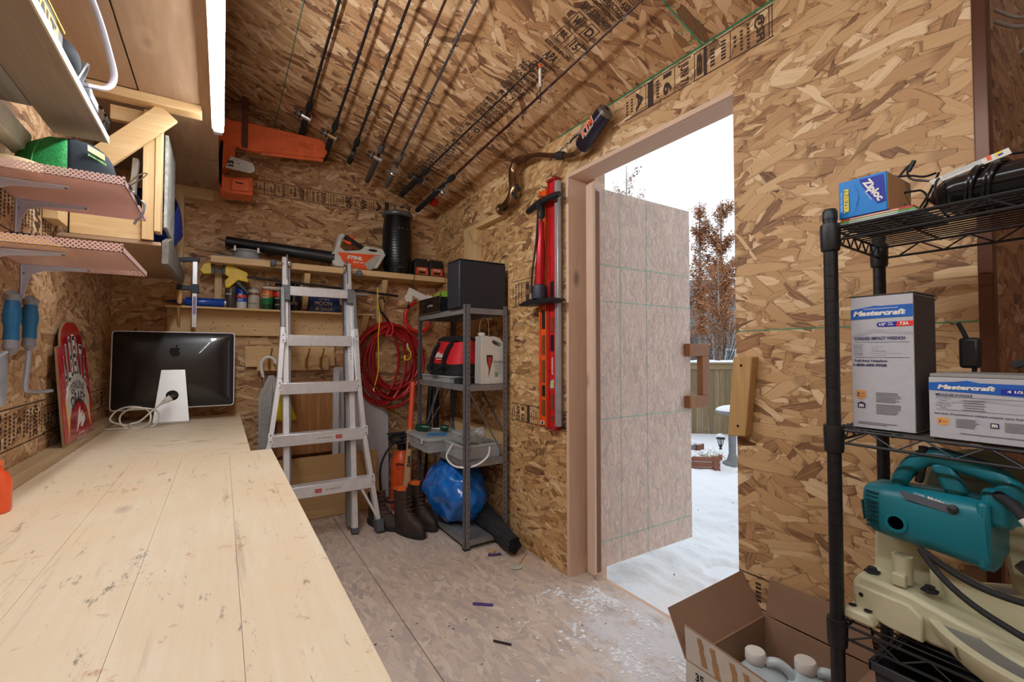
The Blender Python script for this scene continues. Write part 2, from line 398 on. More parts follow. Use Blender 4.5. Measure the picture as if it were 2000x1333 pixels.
# recessed window frame in the far end of the right wall
fr = thing('window_frame', 'reddish timber frame of a boarded-up opening above the black speaker', 'window frame', (XR, 2.72, 1.0))
part(fr, 'frame_post', ubox(XR - .002, XR + .05, 2.84, 3.02, 1.0, 2.045), M_pine['Z'], bev=.002)
part(fr, 'frame_head', ubox(XR - .004, XR + .05, 2.41, 3.02, 2.02, 2.055), M_pine['Y'], bev=.002)
# alcove beyond the near end of the right wall
M_alc = osb('osb_alcove_shaded', 'Y', 'Z', tint=(.46, .34, .27), off=(6, 6), flen=.12, fwid=.03)  # dark tint paints the alcove's shade into the board colour
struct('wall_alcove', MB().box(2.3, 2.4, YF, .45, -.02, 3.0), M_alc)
struct('wall_return', MB().box(XR + .12, 2.3, .32, .42, -.02, 3.0), osb('osb_return_shaded', 'X', 'Z', tint=(.50, .37, .29), off=(6, 6), flen=.14, fwid=.035))  # board colour darkened here too, in place of shade
struct('trim_1', ubox(XR - .006, XR + .03, .285, .311, .0, 2.33), mat('brown_metal_trim', (92, 54, 36), .3, .3), bev=.003)
# ceiling: sloping strand board
ce = sroot('ceiling')
def slab(x0, x1, y0, y1, t=.02, lift=0):
    mb = MB(); vs = []
    for (x, y) in ((x0, y0), (x1, y0), (x1, y1), (x0, y1)): vs.append((x, y, cz(x) + lift))
    vs += [(a, b, c + t) for a, b, c in vs]
    return mb.add(vs, [(0, 1, 2, 3)[::-1], (4, 5, 6, 7), (0, 1, 5, 4), (1, 2, 6, 5), (2, 3, 7, 6), (3, 0, 4, 7)])
part(ce, 'ceiling_panel', slab(.29, XR + .02, 1.031, YB), M_ceil, smooth=False)
part(ce, 'ceiling_panel', slab(XL, .288, 1.031, YB), M_ceil, smooth=False)
part(ce, 'ceiling_panel', slab(XL, XR + .02, YF, 1.029), M_ceil, smooth=False)
part(ce, 'roof_deck', slab(XL - .1, XR + .13, YF - .1, YB + .1, .04, .021), M_dark, smooth=False)
# green chalk lines
mb = MB()
cu = V((-1, 0, CS)).normalized(); cn = V((-CS, 0, -1)).normalized()
def cpt(x, y, d=.001): return V((x, y, cz(x))) + cn * d
def cline(x0, y0, x1, y1, wd, m=0):
    a, b = cpt(x0, y0), cpt(x1, y1); d = (b - a).normalized(); n = d.cross(cn).normalized() * wd / 2
    mb.quad(a - n, b - n, b + n, a + n, m)
cline(XR, 1.028, -.3, 1.028, .006); cline(.286, 1.1, .286, YB, .003); cline(XR - .004, .4, XR - .004, 1.9, .008)
rg = random.Random(3)
for i in range(60):
    x = XR - .01 - abs(rg.gauss(0, .09)); y = 1.03 + rg.gauss(0, .022); s_ = rg.uniform(.001, .005); p = cpt(x, y, .0012)
    mb.add([p + cu * s_ * rg.uniform(.5, 1), p + V((0, s_, 0)), p - cu * s_ * rg.uniform(.5, 1), p - V((0, s_, 0))], [(0, 1, 2, 3)])
part(ce, 'chalk_line', mb, M_green, smooth=False)
mb = MB()
X_, Y_, Z_ = V((1, 0, 0)), V((0, 1, 0)), V((0, 0, 1))
for z, y0, y1 in ((1.315, 1.83, 2.33), (1.215, .311, .91), (1.205, 2.42, 3.5)): mb.rect((XR - .0008, (y0 + y1) / 2, z), Y_, Z_, y1 - y0, .003)
part(wr, 'chalk_line', mb, M_green, smooth=False)

# -------- mill stamps printed on the boards
def stamp(mb, o, r, u, L, h, cells, m=0, fr=True, t=.0025):
    """strip of length L along r and height h along u from corner o. cells: (width share, kind, text); letters run along u"""
    o, r, u = V(o), V(r).normalized(), V(u).normalized(); x = 0; tot = sum(c[0] for c in cells)
    if fr:
        mb.rect(o + r * L / 2, r, u, L, t * 1.6, m); mb.rect(o + r * L / 2 + u * h, r, u, L, t * 1.6, m)
    for wd, kind, tx in cells:
        w_ = wd / tot * L; c = o + r * (x + w_ / 2) + u * h / 2
        if kind == 'v':
            mb.text(tx, c, u * -1, r, w_ * .62, m, wd=min(h * .86, w_ * .62 * len(tx) * .8), bold=.02)
        elif kind == 'V': mb.text(tx, c, u * -1, r, w_ * .7, m, wd=h * .85, bold=.04)
        elif kind == 'U': mb.text(tx, c, u, r * -1, w_ * .7, m, wd=h * .85, bold=.04)
        elif kind == 'u': mb.text(tx, c, u, r * -1, w_ * .62, m, wd=min(h * .86, w_ * .62 * len(tx) * .8), bold=.02)
        elif kind == 'l':
            for k in range(tx):
                ln = h * rg.uniform(.35, .9); q = o + r * (x + w_ * (k + .5) / tx) + u * (h * .5 + rg.uniform(-.05, .05) * h); n = max(3, int(ln / .012))
                for j in range(n): mb.rect(q + u * ((j + .5) / n - .5) * ln, r, u, w_ / tx * .42, ln / n * .62, m)
        elif kind == '|': mb.rect(c, r, u, t, h, m)
        elif kind == 'B': mb.rect(c, r, u, w_ * .8, h, m)
        elif kind == 'O':
            k = 14; rad = w_ * .36; q = o + r * (x + w_ / 2) + u * h * .72
            for j in range(k):
                a, b = 2 * pi * j / k, 2 * pi * (j + 1) / k
                mb.quad(q + (r * cos(a) + u * sin(a)) * rad * .75, q + (r * cos(b) + u * sin(b)) * rad * .75, q + (r * cos(b) + u * sin(b)) * rad, q + (r * cos(a) + u * sin(a)) * rad, m)
        x += w_
S1 = [(2, 'l', 3), (.4, '|', 0), (2, 'l', 3), (1, 'v', 'RATED SHEATHING'), (.4, '|', 0), (1.4, 'l', 2), (1.5, 'V', '@SFI'), (.6, 'l', 1), (.4, '|', 0), (1.6, 'l', 2), (1.4, 'V', '2R24/W24'), (.4, '|', 0), (1, 'l', 2), (.8, 'v', '53'), (1, 'l', 2), (1.8, 'V', '24/0'), (.8, 'l', 1), (.4, '|', 0), (1.8, 'V', 'APA'), (.4, '|', 0), (1, 'l', 2), (1.6, 'V', 'A'), (.3, '|', 0), (1.2, 'B', 0), (.5, '|', 0), (1.3, 'V', 'JUL 71'), (.3, '|', 0), (1.2, 'V', '16'), (.3, '|', 0), (1.2, 'V', '8 D')]
mb = MB(); stamp(mb, (.17, YB - .001, 2.24), X_, Z_, 1.12, .095, S1)
part(bpy.data.objects['wall_back'], 'mill_stamp', mb, M_ink, smooth=False)
mb = MB(); stamp(mb, (XL + .001, 1.60, .836), Y_, Z_, .80, .128, [(2, 'u', 'SHEATHING'), (1.6, 'l', 2), (.3, '|', 0), (2, 'U', 'APA'), (.3, '|', 0), (.8, 'l', 1), (1.8, 'U', '24/0'), (2.2, 'l', 3), (1.2, 'u', '53'), (2, 'l', 3), (1.4, 'U', '2R24/W24'), (1.6, 'l', 3)])
stamp(mb, (XL + .001, 2.38, .84), Y_, Z_, 1.1, .10, S1[:18])
stamp(mb, (XL + .001, 1.72, 1.52), Y_, Z_, .70, .16, [(3, 'U', 'SFI'), (2.5, 'l', 5), (1, '|', 0), (2, 'l', 4), (1.4, 'U', '24/0'), (2, 'l', 4)])
part(bpy.data.objects['wall_left'], 'mill_stamp', mb, M_ink, smooth=False)
mb = MB()
a_ = -Y_
stamp(mb, (XR - .001, 2.36, .735), a_, Z_, .53, -.10 + .2, [(1, 'l', 2), (1.2, 'V', 'APRZ1'), (1.2, 'V', '4 G'), (.3, '|', 0), (.8, 'B', 0), (1.6, 'l', 3), (.3, '|', 0), (1.2, 'V', '@SFI'), (.3, '|', 0), (1.2, 'v', 'THIS SIDE DOWN'), (.3, '|', 0), (1.5, 'l', 3), (1.3, 'V', '2R24')])
stamp(mb, (XR - .001, 2.36, 1.42), a_, Z_, .42, .155, [(2.4, 'l', 4), (.3, '|', 0), (1.2, 'V', '8'), (1.5, 'l', 3), (.3, '|', 0), (1.6, 'V', '24/0'), (.8, 'l', 1)])
stamp(mb, (XR - .001, 1.42, 2.175), a_, Z_, .34, .105, [(1.2, 'l', 2), (1.2, 'V', 'A'), (.3, '|', 0), (.8, 'B', 0), (.8, 'l', 1), (1.3, 'V', '16'), (.2, '|', 0), (1.5, 'V', 'JUN 71')])
stamp(mb, (XR - .001, 1.07, 2.175), a_, Z_, .30, .105, [(.3, '|', 0), (1, 'V', '8'), (.5, 'B', 0), (2.6, 'l', 2), (.3, '|', 0), (2.2, 'l', 3), (1.6, 'V', '@SFI'), (.3, '|', 0), (.3, '|', 0)])
stamp(mb, (XR - .001, .91, .30), a_, Z_, .56, .10, [(1.4, 'l', 2), (1.4, 'V', '@SFI'), (.6, 'l', 1), (1.2, 'v', '15 SHEATHING'), (1.2, 'l', 2), (1.6, 'V', '24/0'), (.3, '|', 0), (1.6, 'V', 'APA')])
part(wr, 'mill_stamp', mb, M_ink, smooth=False)
# long stamp on the ceiling, read across the slope
mb = MB(); S2 = [('PANEL GRADE SFI', 1), ('MADE IN CANADA', 1.1), ('THIS SIDE DOWN', 1.1), ('=', .3), ('STRENGTH AXIS', .9), ('THIS DIRECTION', .7), ('=', .3), ('PROJECT 10 SUPPORT', .7), ('533-520-7400', .9), ('=', .3), ('WD', 2.2), ('D15', 2.2), ('=', .3), ('SIZED FOR SPACING', .7), ('APA', 1.8), ('RATED SHEATHING', .6), ('24/0', 1.2), ('EXPOSURE 1', .6), ('PRP 108-492', .8), ('CATEGORY', .8), ('=', .3), ('CONSTRUCTION', .6), ('SHEATHING SPAN', .6), ('CSA 0325', .8), ('=', .3), ('THIS SIDE DOWN', .7), ('JUL 71', 1.5)]
right = -cu; up = -Y_
def cstrip(y, x0, x1, items, sc):
    for tx, hh in items:
        hh *= sc; c = cpt((x0 + x1) / 2, y + hh / 2, .0012); wd = (x1 - x0)
        if tx == '=':
            mb.rect(c, right, up, wd, .003); mb.rect(c + up * .008, right, up, wd, .003)
        elif tx in ('WD', 'D15'):
            q = ('W', 'D') if tx == 'WD' else ('JUL', '15')
            for k, s_ in enumerate(q):
                cc = cpt(x0 + wd * (.27 + .46 * k), y + hh / 2 + .0, .0012); mb.frame(cc, right, up, wd * .36, hh * .82, .003); mb.text(s_, cc, right, up, hh * .5, wd=.030, bold=.03)
        else: mb.text(tx, c, right, up, hh * .74, wd=wd * min(1, .18 + len(tx) * .085), bold=.03)
        y += hh
    return y
y = .98
for k in range(3): y = cstrip(y, 1.10, 1.235, S2, .040)
part(ce, 'mill_stamp', mb, M_ink, smooth=False)

# -------- door opening and leaf
dj = sroot('trim_2')
part(dj, 'jamb_board', ubox(XR - .001, XR + .125, 1.815, 1.835, 0, 2.07), M_pale['Z'], bev=.001)
part(dj, 'head_board', ubox(XR - .001, XR + .125, .913, 1.815, 2.05, 2.07), M_pale['Y'], bev=.001)
part(dj, 'jamb_board', ubox(XR + .001, XR + .125, .905, .9125, 0, 2.07), M_pale['Z'], bev=.001)
part(dj, 'hinge_post', ubox(XR + .128, XR + .20, 1.755, 1.84, -.08, 2.09), M_pale['Z'], bev=.002)
part(dj, 'sill_board', ubox(XR + .131, XR + .17, .86, 1.9, -.12, -.012), M_pale['Y'], bev=.002)
dr = sroot('door_1')
part(dr, 'door_panel', ubox(1.625, 2.385, 1.74, 1.752, .04, 2.0), M_door, smooth=False)
mb = MB()
for z in (1.6, 1.41, .797, .17): mb.rect((2.005, 1.7392, z), X_, Z_, .75, .005)
for x in (1.797, 2.003): mb.rect((x, 1.7392, 1.02), X_, Z_, .0035, 1.95)
part(dr, 'chalk_line', mb, mat('faint_green_chalk', (160, 196, 178), .8), smooth=False)
part(dr, 'edge_board', ubox(1.566, 1.583, 1.700, 1.752, .04, 2.0), M_pale['Z'], bev=.002)
part(dr, 'edge_board', ubox(1.584, 1.624, 1.712, 1.752, .04, 1.97), wood('brown_stained_edge', (140, 94, 60), 'Z'), bev=.002)
part(dr, 'frame_rail', MB().box(1.63, 2.38, 1.753, 1.79, .04, .13).box(1.63, 2.38, 1.753, 1.79, 1.0, 1.09).box(1.63, 2.38, 1.753, 1.79, 1.91, 2.0).box(2.30, 2.385, 1.753, 1.79, .13, 1.91), M_pine['X'], bev=.002)
M_han = wood('handle_wood', (156, 100, 56), 'Z', knots=False)
mb = MB().box(2.325, 2.515, 1.700, 1.739, 1.120, 1.195).box(2.445, 2.515, 1.700, 1.739, .885, 1.120).box(2.325, 2.515, 1.700, 1.739, .812, .885)
part(dr, 'handle', mb, M_han, label='square brown wooden pull handle reaching past the leaf edge', bev=.003)
# -------- light tubes under the loft edge
def tube_lamp(y0, y1, label, m=None):
    m = m or MCt
    t = thing('tube_light', label, 'light', (-.030, y0, 2.15))
    part(t, 'lamp_tube', ubox(-.046, -.008, y0, y1, 2.138, 2.172), m, bev=.006)
    part(t, 'housing', MB().box(-.048, -.006, y0, y1, 2.1725, 2.199).box(-.052, -.0475, y0, y1, 2.150, 2.199), M_white)  # left skirt added to keep the tube's light off the loft
    part(t, 'end_cap', MB().box(-.048, -.012, y1, y1 + .05, 2.145, 2.185), mat('clear_grey_plug', (150, 146, 140), .4), bev=.003)
    return t
_t = NT('lamp_glow'); _t.b.inputs['Base Color'].default_value = (0, 0, 0, 1)
_t.b.inputs['Emission Color'].default_value = TUBE_COLOR; _t.b.inputs['Emission Strength'].default_value = TUBE_POWER; MCt = _t.m
MCt2 = MCt.copy(); MCt2.name = 'added_lamp_glow'; MCt2.node_tree.nodes['Principled BSDF'].inputs['Emission Strength'].default_value = TUBE_POWER * .58
tube_lamp(1.30, 2.43, 'glowing white tube light above the workbench, end beside the orange chainsaw case')
tube_lamp(-.10, 1.18, 'added unseen tube light in line with the first, nearer the camera', MCt2)  # out-of-frame tube, added to fill the room with light
tube_lamp(-1.45, -.20, 'added unseen tube light above the camera, near end of loft', MCt2)  # also added out of frame, as fill light from behind
# ================================================================== loft, bench, left wall
lo = thing('storage_loft', 'brown plywood loft deck overhead, its edge along the tube light', 'loft', (-.3, 1, 2.2))
for (x0, x1, y0, y1) in ((XL, -.303, YF, 2.33), (-.297, -.03, YF, 1.2), (-.297, -.03, 1.203, 2.972), (XL, -.303, 2.36, 3.4), (-.297, -.03, 2.978, YB - .03)):
    part(lo, 'plywood_panel', ubox(x0, x1, y0, y1, 2.20, 2.215), M_ply['Y'], smooth=False)
part(lo, 'cross_batten', ubox(-.55, -.088, 2.335, 2.40, 2.162, 2.199), M_pine['X'], bev=.002)
part(lo, 'back_ledger', ubox(-.22, -.06, 3.50, 3.558, 2.125, 2.198), M_pine['X'], bev=.002)

# workbench: wide planks near, one cross-grained sheet at the far end
be = thing('workbench', 'long pale pine workbench with scuffed, knotted plank top', 'workbench', (-.17, .9, 0))
for x0, x1 in ((-.505, -.2738), (-.2732, -.1228), (-.1222, .0297), (.0303, .180)):
    part(be, 'plank', ubox(x0, x1, -.45, 2.15, .70, .74), M_bench['Y'])
part(be, 'apron', ubox(.10, .14, -.40, 2.10, .60, .70), M_pine['Y'], bev=.002)
for y in (-.38, .9, 2.02):
    for x in (-.50, .05): part(be, 'leg', ubox(x, x + .085, y, y + .09, 0, .70), M_pine['Z'], bev=.002)
b2 = thing('back_counter', 'pale counter top at the far end, under the computer', 'workbench', (-.2, 2.8, 0))
part(b2, 'worktop', ubox(-.505, .105, 2.152, 3.535, .708, .7385), M_bench['X'], bev=.0015)
part(b2, 'apron', ubox(.03, .07, 2.16, 3.50, .62, .708), M_pine['Y'], bev=.002)
for x, y in ((-.48, 3.40), (.0, 3.40)): part(b2, 'leg', ubox(x, x + .06, y, y + .09, 0, .708), M_pine['Z'], bev=.002)
solo('wall_batten', 'pale timber batten along the left wall behind the bench top', 'batten', ubox(XL + .001, -.506, -.45, 3.535, .70, .778), wood('batten_wood', (206, 180, 140), 'Y'), bev=.003)

# desktop computer seen from behind
M_ib = mat('glossy_black_back', (22, 23, 27), .28, var=.05, coat=.4)
ic = thing('desktop_computer', 'all-in-one computer turned to the wall, black back and silver foot', 'computer', (-.225, 3.27, .739))
def rrect(w_, h_, r, n=5):
    P = []
    for cx, cy, a0 in ((w_/2 - r, h_/2 - r, 0), (-w_/2 + r, h_/2 - r, 90), (-w_/2 + r, -h_/2 + r, 180), (w_/2 - r, -h_/2 + r, 270)):
        for k in range(n + 1): a = R(a0 + 90 * k / n); P.append((cx + r * cos(a), cy + r * sin(a)))
    return P
o = V((-.225, 3.300, 1.042)); tl = V((0, .06, 1)).normalized(); nb = V((0, -1, .06)).normalized()
mb = MB().prism(rrect(.585, .448, .018), o - nb * .03, X_, tl, nb * .026); part(ic, 'screen_case', mb, mat('white_rim', (228, 230, 232), .35, .2, var=.02), bev=.002)
mb = MB(); n0 = len(rrect(.573, .436, .014)); rings = [(.573, .436, .014, 0), (.56, .424, .02, .006), (.40, .30, .06, .020), (.1, .08, .03, .024)]
vs = []
for w_, h_, r_, d_ in rings: vs += [o + X_ * a + tl * b + nb * (d_ - .0035) for a, b in rrect(w_, h_, r_)]
fs = [(i * n0 + j, i * n0 + (j + 1) % n0, (i + 1) * n0 + (j + 1) % n0, (i + 1) * n0 + j) for i in range(3) for j in range(n0)] + [tuple(3 * n0 + j for j in range(n0))]
mb.add(vs, fs); part(ic, 'back_shell', mb, M_ib)
ap = [(0, -.9), (.22, -1), (.45, -.93), (.68, -.62), (.82, -.28), (.62, -.1), (.55, .18), (.63, .42), (.78, .56), (.55, .74), (.3, .74), (.0, .62), (-.3, .74), (-.6, .7), (-.84, .42), (-.9, .05), (-.8, -.4), (-.55, -.82), (-.25, -1)]
lf = [(.02, .82), (.06, 1.05), (.22, 1.25), (.4, 1.34), (.38, 1.12), (.24, .92)]
mb = MB(); oo = o + X_ * -.005 + tl * .105 + nb * .0205
for P in (ap, lf): mb.prism(P, oo, X_ * .030, tl * .030, nb * .001)
part(ic, 'emblem', mb, mat('emblem_black', (8, 8, 10), .15))
part(ic, 'vent_slot', MB().rect(o + tl * .197 + nb * .0035, X_, tl, .40, .004), mat('port_black', (4, 4, 5), .3)); mb = MB()
for k in range(9): mb.rect(o - tl * .185 + nb * .004 + X_ * (-.21 + k * .022), X_, tl, .010, .006)
mb.rect(o - tl * .19 + nb * .006 + X_ * .24, X_, tl, .008, .008)
part(ic, 'port_row', mb, mat('port_black', (4, 4, 5), .3), kind='stuff')
# foot: bent sheet with a round cable hole
def with_hole(poly, c, r, n=20):
    i0 = min(range(len(poly)), key=lambda i: (poly[i][0] - c[0]) ** 2 + (poly[i][1] - c[1]) ** 2); a0 = math.atan2(poly[i0][1] - c[1], poly[i0][0] - c[0])
    ar = sum(poly[i][0] * poly[(i + 1) % len(poly)][1] - poly[(i + 1) % len(poly)][0] * poly[i][1] for i in range(len(poly))); sg = -1 if ar > 0 else 1
    ring = [(c[0] + r * cos(a0 + sg * 2 * pi * k / n), c[1] + r * sin(a0 + sg * 2 * pi * k / n)) for k in range(n + 1)]
    return poly[:i0 + 1] + ring + poly[i0:]
M_foot = mat('silver_foot', (214, 214, 212), .38, .55, var=.03)
pf = [(-.083, 0), (.083, 0), (.055, .30), (-.055, .30)]
fu = V((0, .28, 1)).normalized(); fn = V((0, -1, .28)).normalized()
mb = MB().prism(with_hole(pf, (0, .15), .030), (-.235, 3.19, .752), X_, fu, fn * .006); part(ic, 'stand', mb, M_foot, label='silver sheet-metal foot with a round cable hole')
mb = MB(); mb.grid(lambda a, b: V((-.235 + (a - .5) * .166, 3.19 - .004 + .012 * (1 - cos(b * pi / 2)) - .0, .752 - .012 * sin(b * pi / 2) + .0)), 2, 5)
mb.box(-.318, -.152, 3.192, 3.40, .7395, .7445); part(ic, 'stand_foot', mb, M_foot, bev=.001)

def cord(name, label, pts, r, m, cat='cable', k=7, group=None, n=8):
    mb = MB().tube(smooth_pts(pts, k), r, n); return mb
M_wc = mat('white_cable', (222, 220, 212), .45, var=.03)
P = []
for k in range(17):
    a = R(200 - k * 44); P.append((-.405 + .075 * cos(a) + .004 * k, 3.10 + .02 * sin(k) - .01 * (k % 3), .800 + .058 * sin(a) - .002 * (k % 4) + (.004 if k < 8 else 0)))
mbc = MB().tube(smooth_pts([(-.53, 3.14, .744), (-.47, 3.11, .745), (-.38, 3.10, .748)] + P + [(-.36, 3.08, .78), (-.31, 3.07, .83), (-.268, 3.06, .870)], 6), .0045, 8)
cbt = thing('computer_cable', 'white power cord coiled beside the silver computer foot', 'cable', (-.4, 3.1, .739))
part(cbt, 'cord', mbc, M_wc)
mb = MB().cyl((-.270, 3.06, .868), (-.250, 3.06, .884), .006, .013, 10).cyl((-.250, 3.06, .884), (-.228, 3.06, .900), .016, .016, 12)
part(cbt, 'plug', mb, M_wc)
part(cbt, 'prongs', MB().bar((-.23, 3.052, .905), (-.212, 3.05, .915), .006, .0015).bar((-.226, 3.07, .895), (-.208, 3.068, .905), .006, .0015), M_steel)

# arched red sign leaning on the left wall
sg = thing('beer_sign', 'arched red draft sign leaning on the left wall beside the computer', 'sign', (-.50, 2.63, .778))
A = V((-.502, 2.625, .779)); su = V((-.085, 0, 1)).normalized(); sn = V((1, 0, .085)).normalized()
out = [(-.238, 0), (.238, 0), (.232, .25), (.215, .385), (.168, .392)] + [(.168 * cos(R(a)) ** .8, .392 + .105 * sin(R(a))) for a in range(10, 90, 12)] + [(0, .497)] + [(-.168 * cos(R(a)) ** .8, .392 + .105 * sin(R(a))) for a in range(80, 0, -12)] + [(-.168, .392), (-.222, .385), (-.232, .25)]
part(sg, 'board', MB().prism(out, A - sn * .006, Y_, su, sn * .006), mat('sign_board_edge', (150, 120, 90), .5))
ins = [(a * .955, .008 + b * .972) for a, b in out]
M_sr = NT('sign_red'); mc = M_sr.coords(); nz = M_sr.noise(mc, 6, 3, .6, 1.5)
M_sr.base(M_sr.ramp(nz, [(.35, K(150, 14, 22)), (.6, K(196, 26, 34)), (.75, K(214, 120, 116))])); M_sr.rough(.16); M_sr = M_sr.m
part(sg, 'face', MB().prism(ins, A + sn * .0002, Y_, su, sn * .002), M_sr)
mb = MB(); F_ = A + sn * .0035
for i, ch in enumerate('ALBERTA'):
    t_ = (i - 3) / 3.0; hh = .135 + .045 * (1 - t_ * t_); x = t_ * .148; z = .245 + .045 * (1 - t_ * t_) + hh / 2 - .03
    mb.text(ch, F_ + Y_ * x + su * z, Y_ - su * t_ * .15, su + Y_ * t_ * .12, hh, 1, wd=.044, bold=.06)
    mb.text(ch, F_ + sn * .0006 + Y_ * x + su * z, Y_ - su * t_ * .15, su + Y_ * t_ * .12, hh * .93, 0, wd=.035, bold=-.01)
band = [(-.17, .165), (-.13, .225), (-.07, .262), (0, .275), (.07, .262), (.13, .225), (.17, .165), (.15, .09), (.11, .135), (.05, .163), (0, .17), (-.05, .163), (-.11, .135), (-.15, .09)]
mb.prism([(a * 1.06, b + (.004 if b > .16 else -.004)) for a, b in band], F_ - sn * .0008, Y_, su, sn * .001, 1)
mb.prism(band, F_, Y_, su, sn * .001, 2)
for s_ in (1, -1): mb.prism([(s_ * .145, .19), (s_ * .185, .17), (s_ * .175, .03), (s_ * .15, .07), (s_ * .14, .10)], F_ - sn * .0006, Y_, su, sn * .001, 3)
mb.text('GENUINE', F_ + sn * .0012 + su * .228, Y_, su, .040, 0, wd=.21, bold=.02, arc=.22)
mb.text('DRAFT', F_ + sn * .0012 + su * .177, Y_, su, .050, 0, wd=.22, bold=.03, arc=.22)
for P in ([(-.06, .035), (-.02, .10), (.02, .135), (.01, .10), (.05, .115), (.035, .075), (-.02, .06)], [(-.0, .05), (.07, .10), (.08, .07), (.03, .045)]): mb.prism(P, F_, Y_, su, sn * .001, 1)
for k, (t_, w_) in enumerate((('BIG ROCK BREWERY', .10), ('TRADITIONALLY BREWED', .14), ('CALGARY ALBERTA', .10))): mb.text(t_, F_ + su * (.005 + .018 * (1 - k)) + Y_ * .01, Y_, su, .010, 1, wd=w_)
part(sg, 'lettering', mb, [M_txt, M_white, mat('sign_silver', (196, 194, 186), .4), mat('sign_gold', (222, 176, 80), .4)], smooth=False)

# garden tools hanging on the left wall
M_teal = mat('teal_grip', (24, 104, 156), .45); M_gg = mat('grey_grip', (134, 136, 144), .5); M_tm = mat('cast_aluminium', (176, 184, 198), .4, .4)
def grip(t, y, z0, z1, x=-.525):
    h = z1 - z0
    part(t, 'grip', MB().lathe([(.012, 0), (.022, h * .12), (.020, h * .35), (.026, h * .6), (.022, h * .85), (.018, h)], (x, y, z0), (0, .02, 1), 16, sx=.8), M_teal)
    part(t, 'grip_end', MB().lathe([(.017, 0), (.024, .012), (.028, .024), (.006, .036)], (x, y + .004, z1 - .012), (0, .02, 1), 14, sx=.75).tube([(x, y - .035, z1 + .014), (x, y, z1 + .016), (x, y + .04, z1 + .008)], [.006, .012, .006], 8), M_gg)
    part(t, 'grip_collar', MB().lathe([(.006, -.03), (.024, -.012), (.020, .016), (.012, .03)], (x, y, z0), (0, 0, 1), 14, sx=.75), M_gg)
t1 = thing('hand_trowel', 'teal and grey trowel hanging under the mesh shelves', 'trowel', (-.52, 1.93, .98))
grip(t1, 1.925, 1.165, 1.300)
part(t1, 'blade', MB().grid(lambda a, b: V((-.548 + .016 * (1 - (2 * a - 1) ** 2), 1.925 + (a - .5) * .078 * (1 if b > .35 else math.sin((.18 + b) / .53 * pi / 2)) , .985 + b * .155)), 7, 9), M_tm)
bpy.data.objects[t1.name].children[-1].modifiers.new('s', 'SOLIDIFY').thickness = .0025
part(t1, 'neck', MB().tube(smooth_pts([(-.525, 1.928, 1.16), (-.53, 1.915, 1.145), (-.542, 1.905, 1.13), (-.538, 1.92, 1.115)], 5), .006, 8), M_tm)
t2 = thing('hand_weeder', 'teal and grey long-shanked hand weeder beside the trowel', 'weeder', (-.52, 2.07, 1.0))
grip(t2, 2.075, 1.175, 1.300)
part(t2, 'shank', MB().tube(smooth_pts([(-.525, 2.075, 1.17), (-.527, 2.073, 1.10), (-.53, 2.068, 1.04), (-.53, 2.085, 1.018), (-.53, 2.20, 1.006), (-.53, 2.34, 1.0)], 5), [.0075] * 16 + [.006] * 10, 8), M_tm)

# perforated mesh shelves
def perf():
    t = NT('pink_perforated_metal'); sp = t.n('ShaderNodeSeparateXYZ'); t.l(t.coords(), sp.inputs[0]); p = .0115
    def holes(ax, ay, ox):
        a = t.math('SUBTRACT', t.math('FRACT', t.math('ADD', t.math('DIVIDE', ax, p), ox)), .5)
        b = t.math('SUBTRACT', t.math('FRACT', t.math('ADD', t.math('DIVIDE', ay, p), ox)), .5)
        return t.math('LESS_THAN', t.math('ADD', t.math('MULTIPLY', a, a), t.math('MULTIPLY', b, b)), .052)
    yz = t.math('ADD', sp.outputs[1], sp.outputs[2])
    h = t.math('MAXIMUM', holes(sp.outputs[0], yz, 0), holes(sp.outputs[0], yz, .5))
    t.l(t.math('SUBTRACT', 1.0, h), t.b.inputs['Alpha']); t.b.inputs['Base Color'].default_value = K(236, 198, 190); t.rough(.45); return t.m
M_perf = perf(); M_brk = mat('white_bracket', (208, 212, 232), .45, var=.03)
def mesh_shelf(z, label, y0, y1):
    t = thing('mesh_shelf', label, 'shelf', (-.4, (y0 + y1) / 2, z), group='pink mesh shelves')
    t_ = .0015; mb = MB().box(-.558, -.247, y0, y1, z, z + t_).box(-.558, -.247, y0, y0 + t_, z, z + .026).box(-.2485, -.247, y0, y1, z, z + .018).box(-.558, -.247, y1 - t_, y1, z, z + .018)
    part(t, 'tray', mb, M_perf, smooth=False)
    for y in (y0 + .10, y1 - .10):
        L = .17
        mb = MB().box(-.559, -.556, y - .012, y + .012, z - .115, z - .001).box(-.559, -.559 + L, y - .010, y + .010, z - .004, z - .0005)
        mb.prism([(0, 0), (L - .01, 0), (L - .012, -.006), (.05, -.016), (.022, -.03), (.012, -.06), (.004, -.112), (0, -.112)], (-.557, y - .002, z - .003), X_, Z_, Y_ * .004)
        part(t, 'bracket', mb, M_brk, bev=.001)
        part(t, 'screw', MB().lathe([(.004, 0), (.004, .004)], (-.395, y, z - .008)).lathe([(.004, 0), (.004, .004)], (-.555, y, z - .03), (1, 0, 0)), M_zinc)
    return t
mesh_shelf(1.632, 'upper pink perforated shelf, carrying the green cap', 1.73, 2.16)
mesh_shelf(1.432, 'lower pink perforated shelf, above the teal garden tools', 1.72, 2.22)
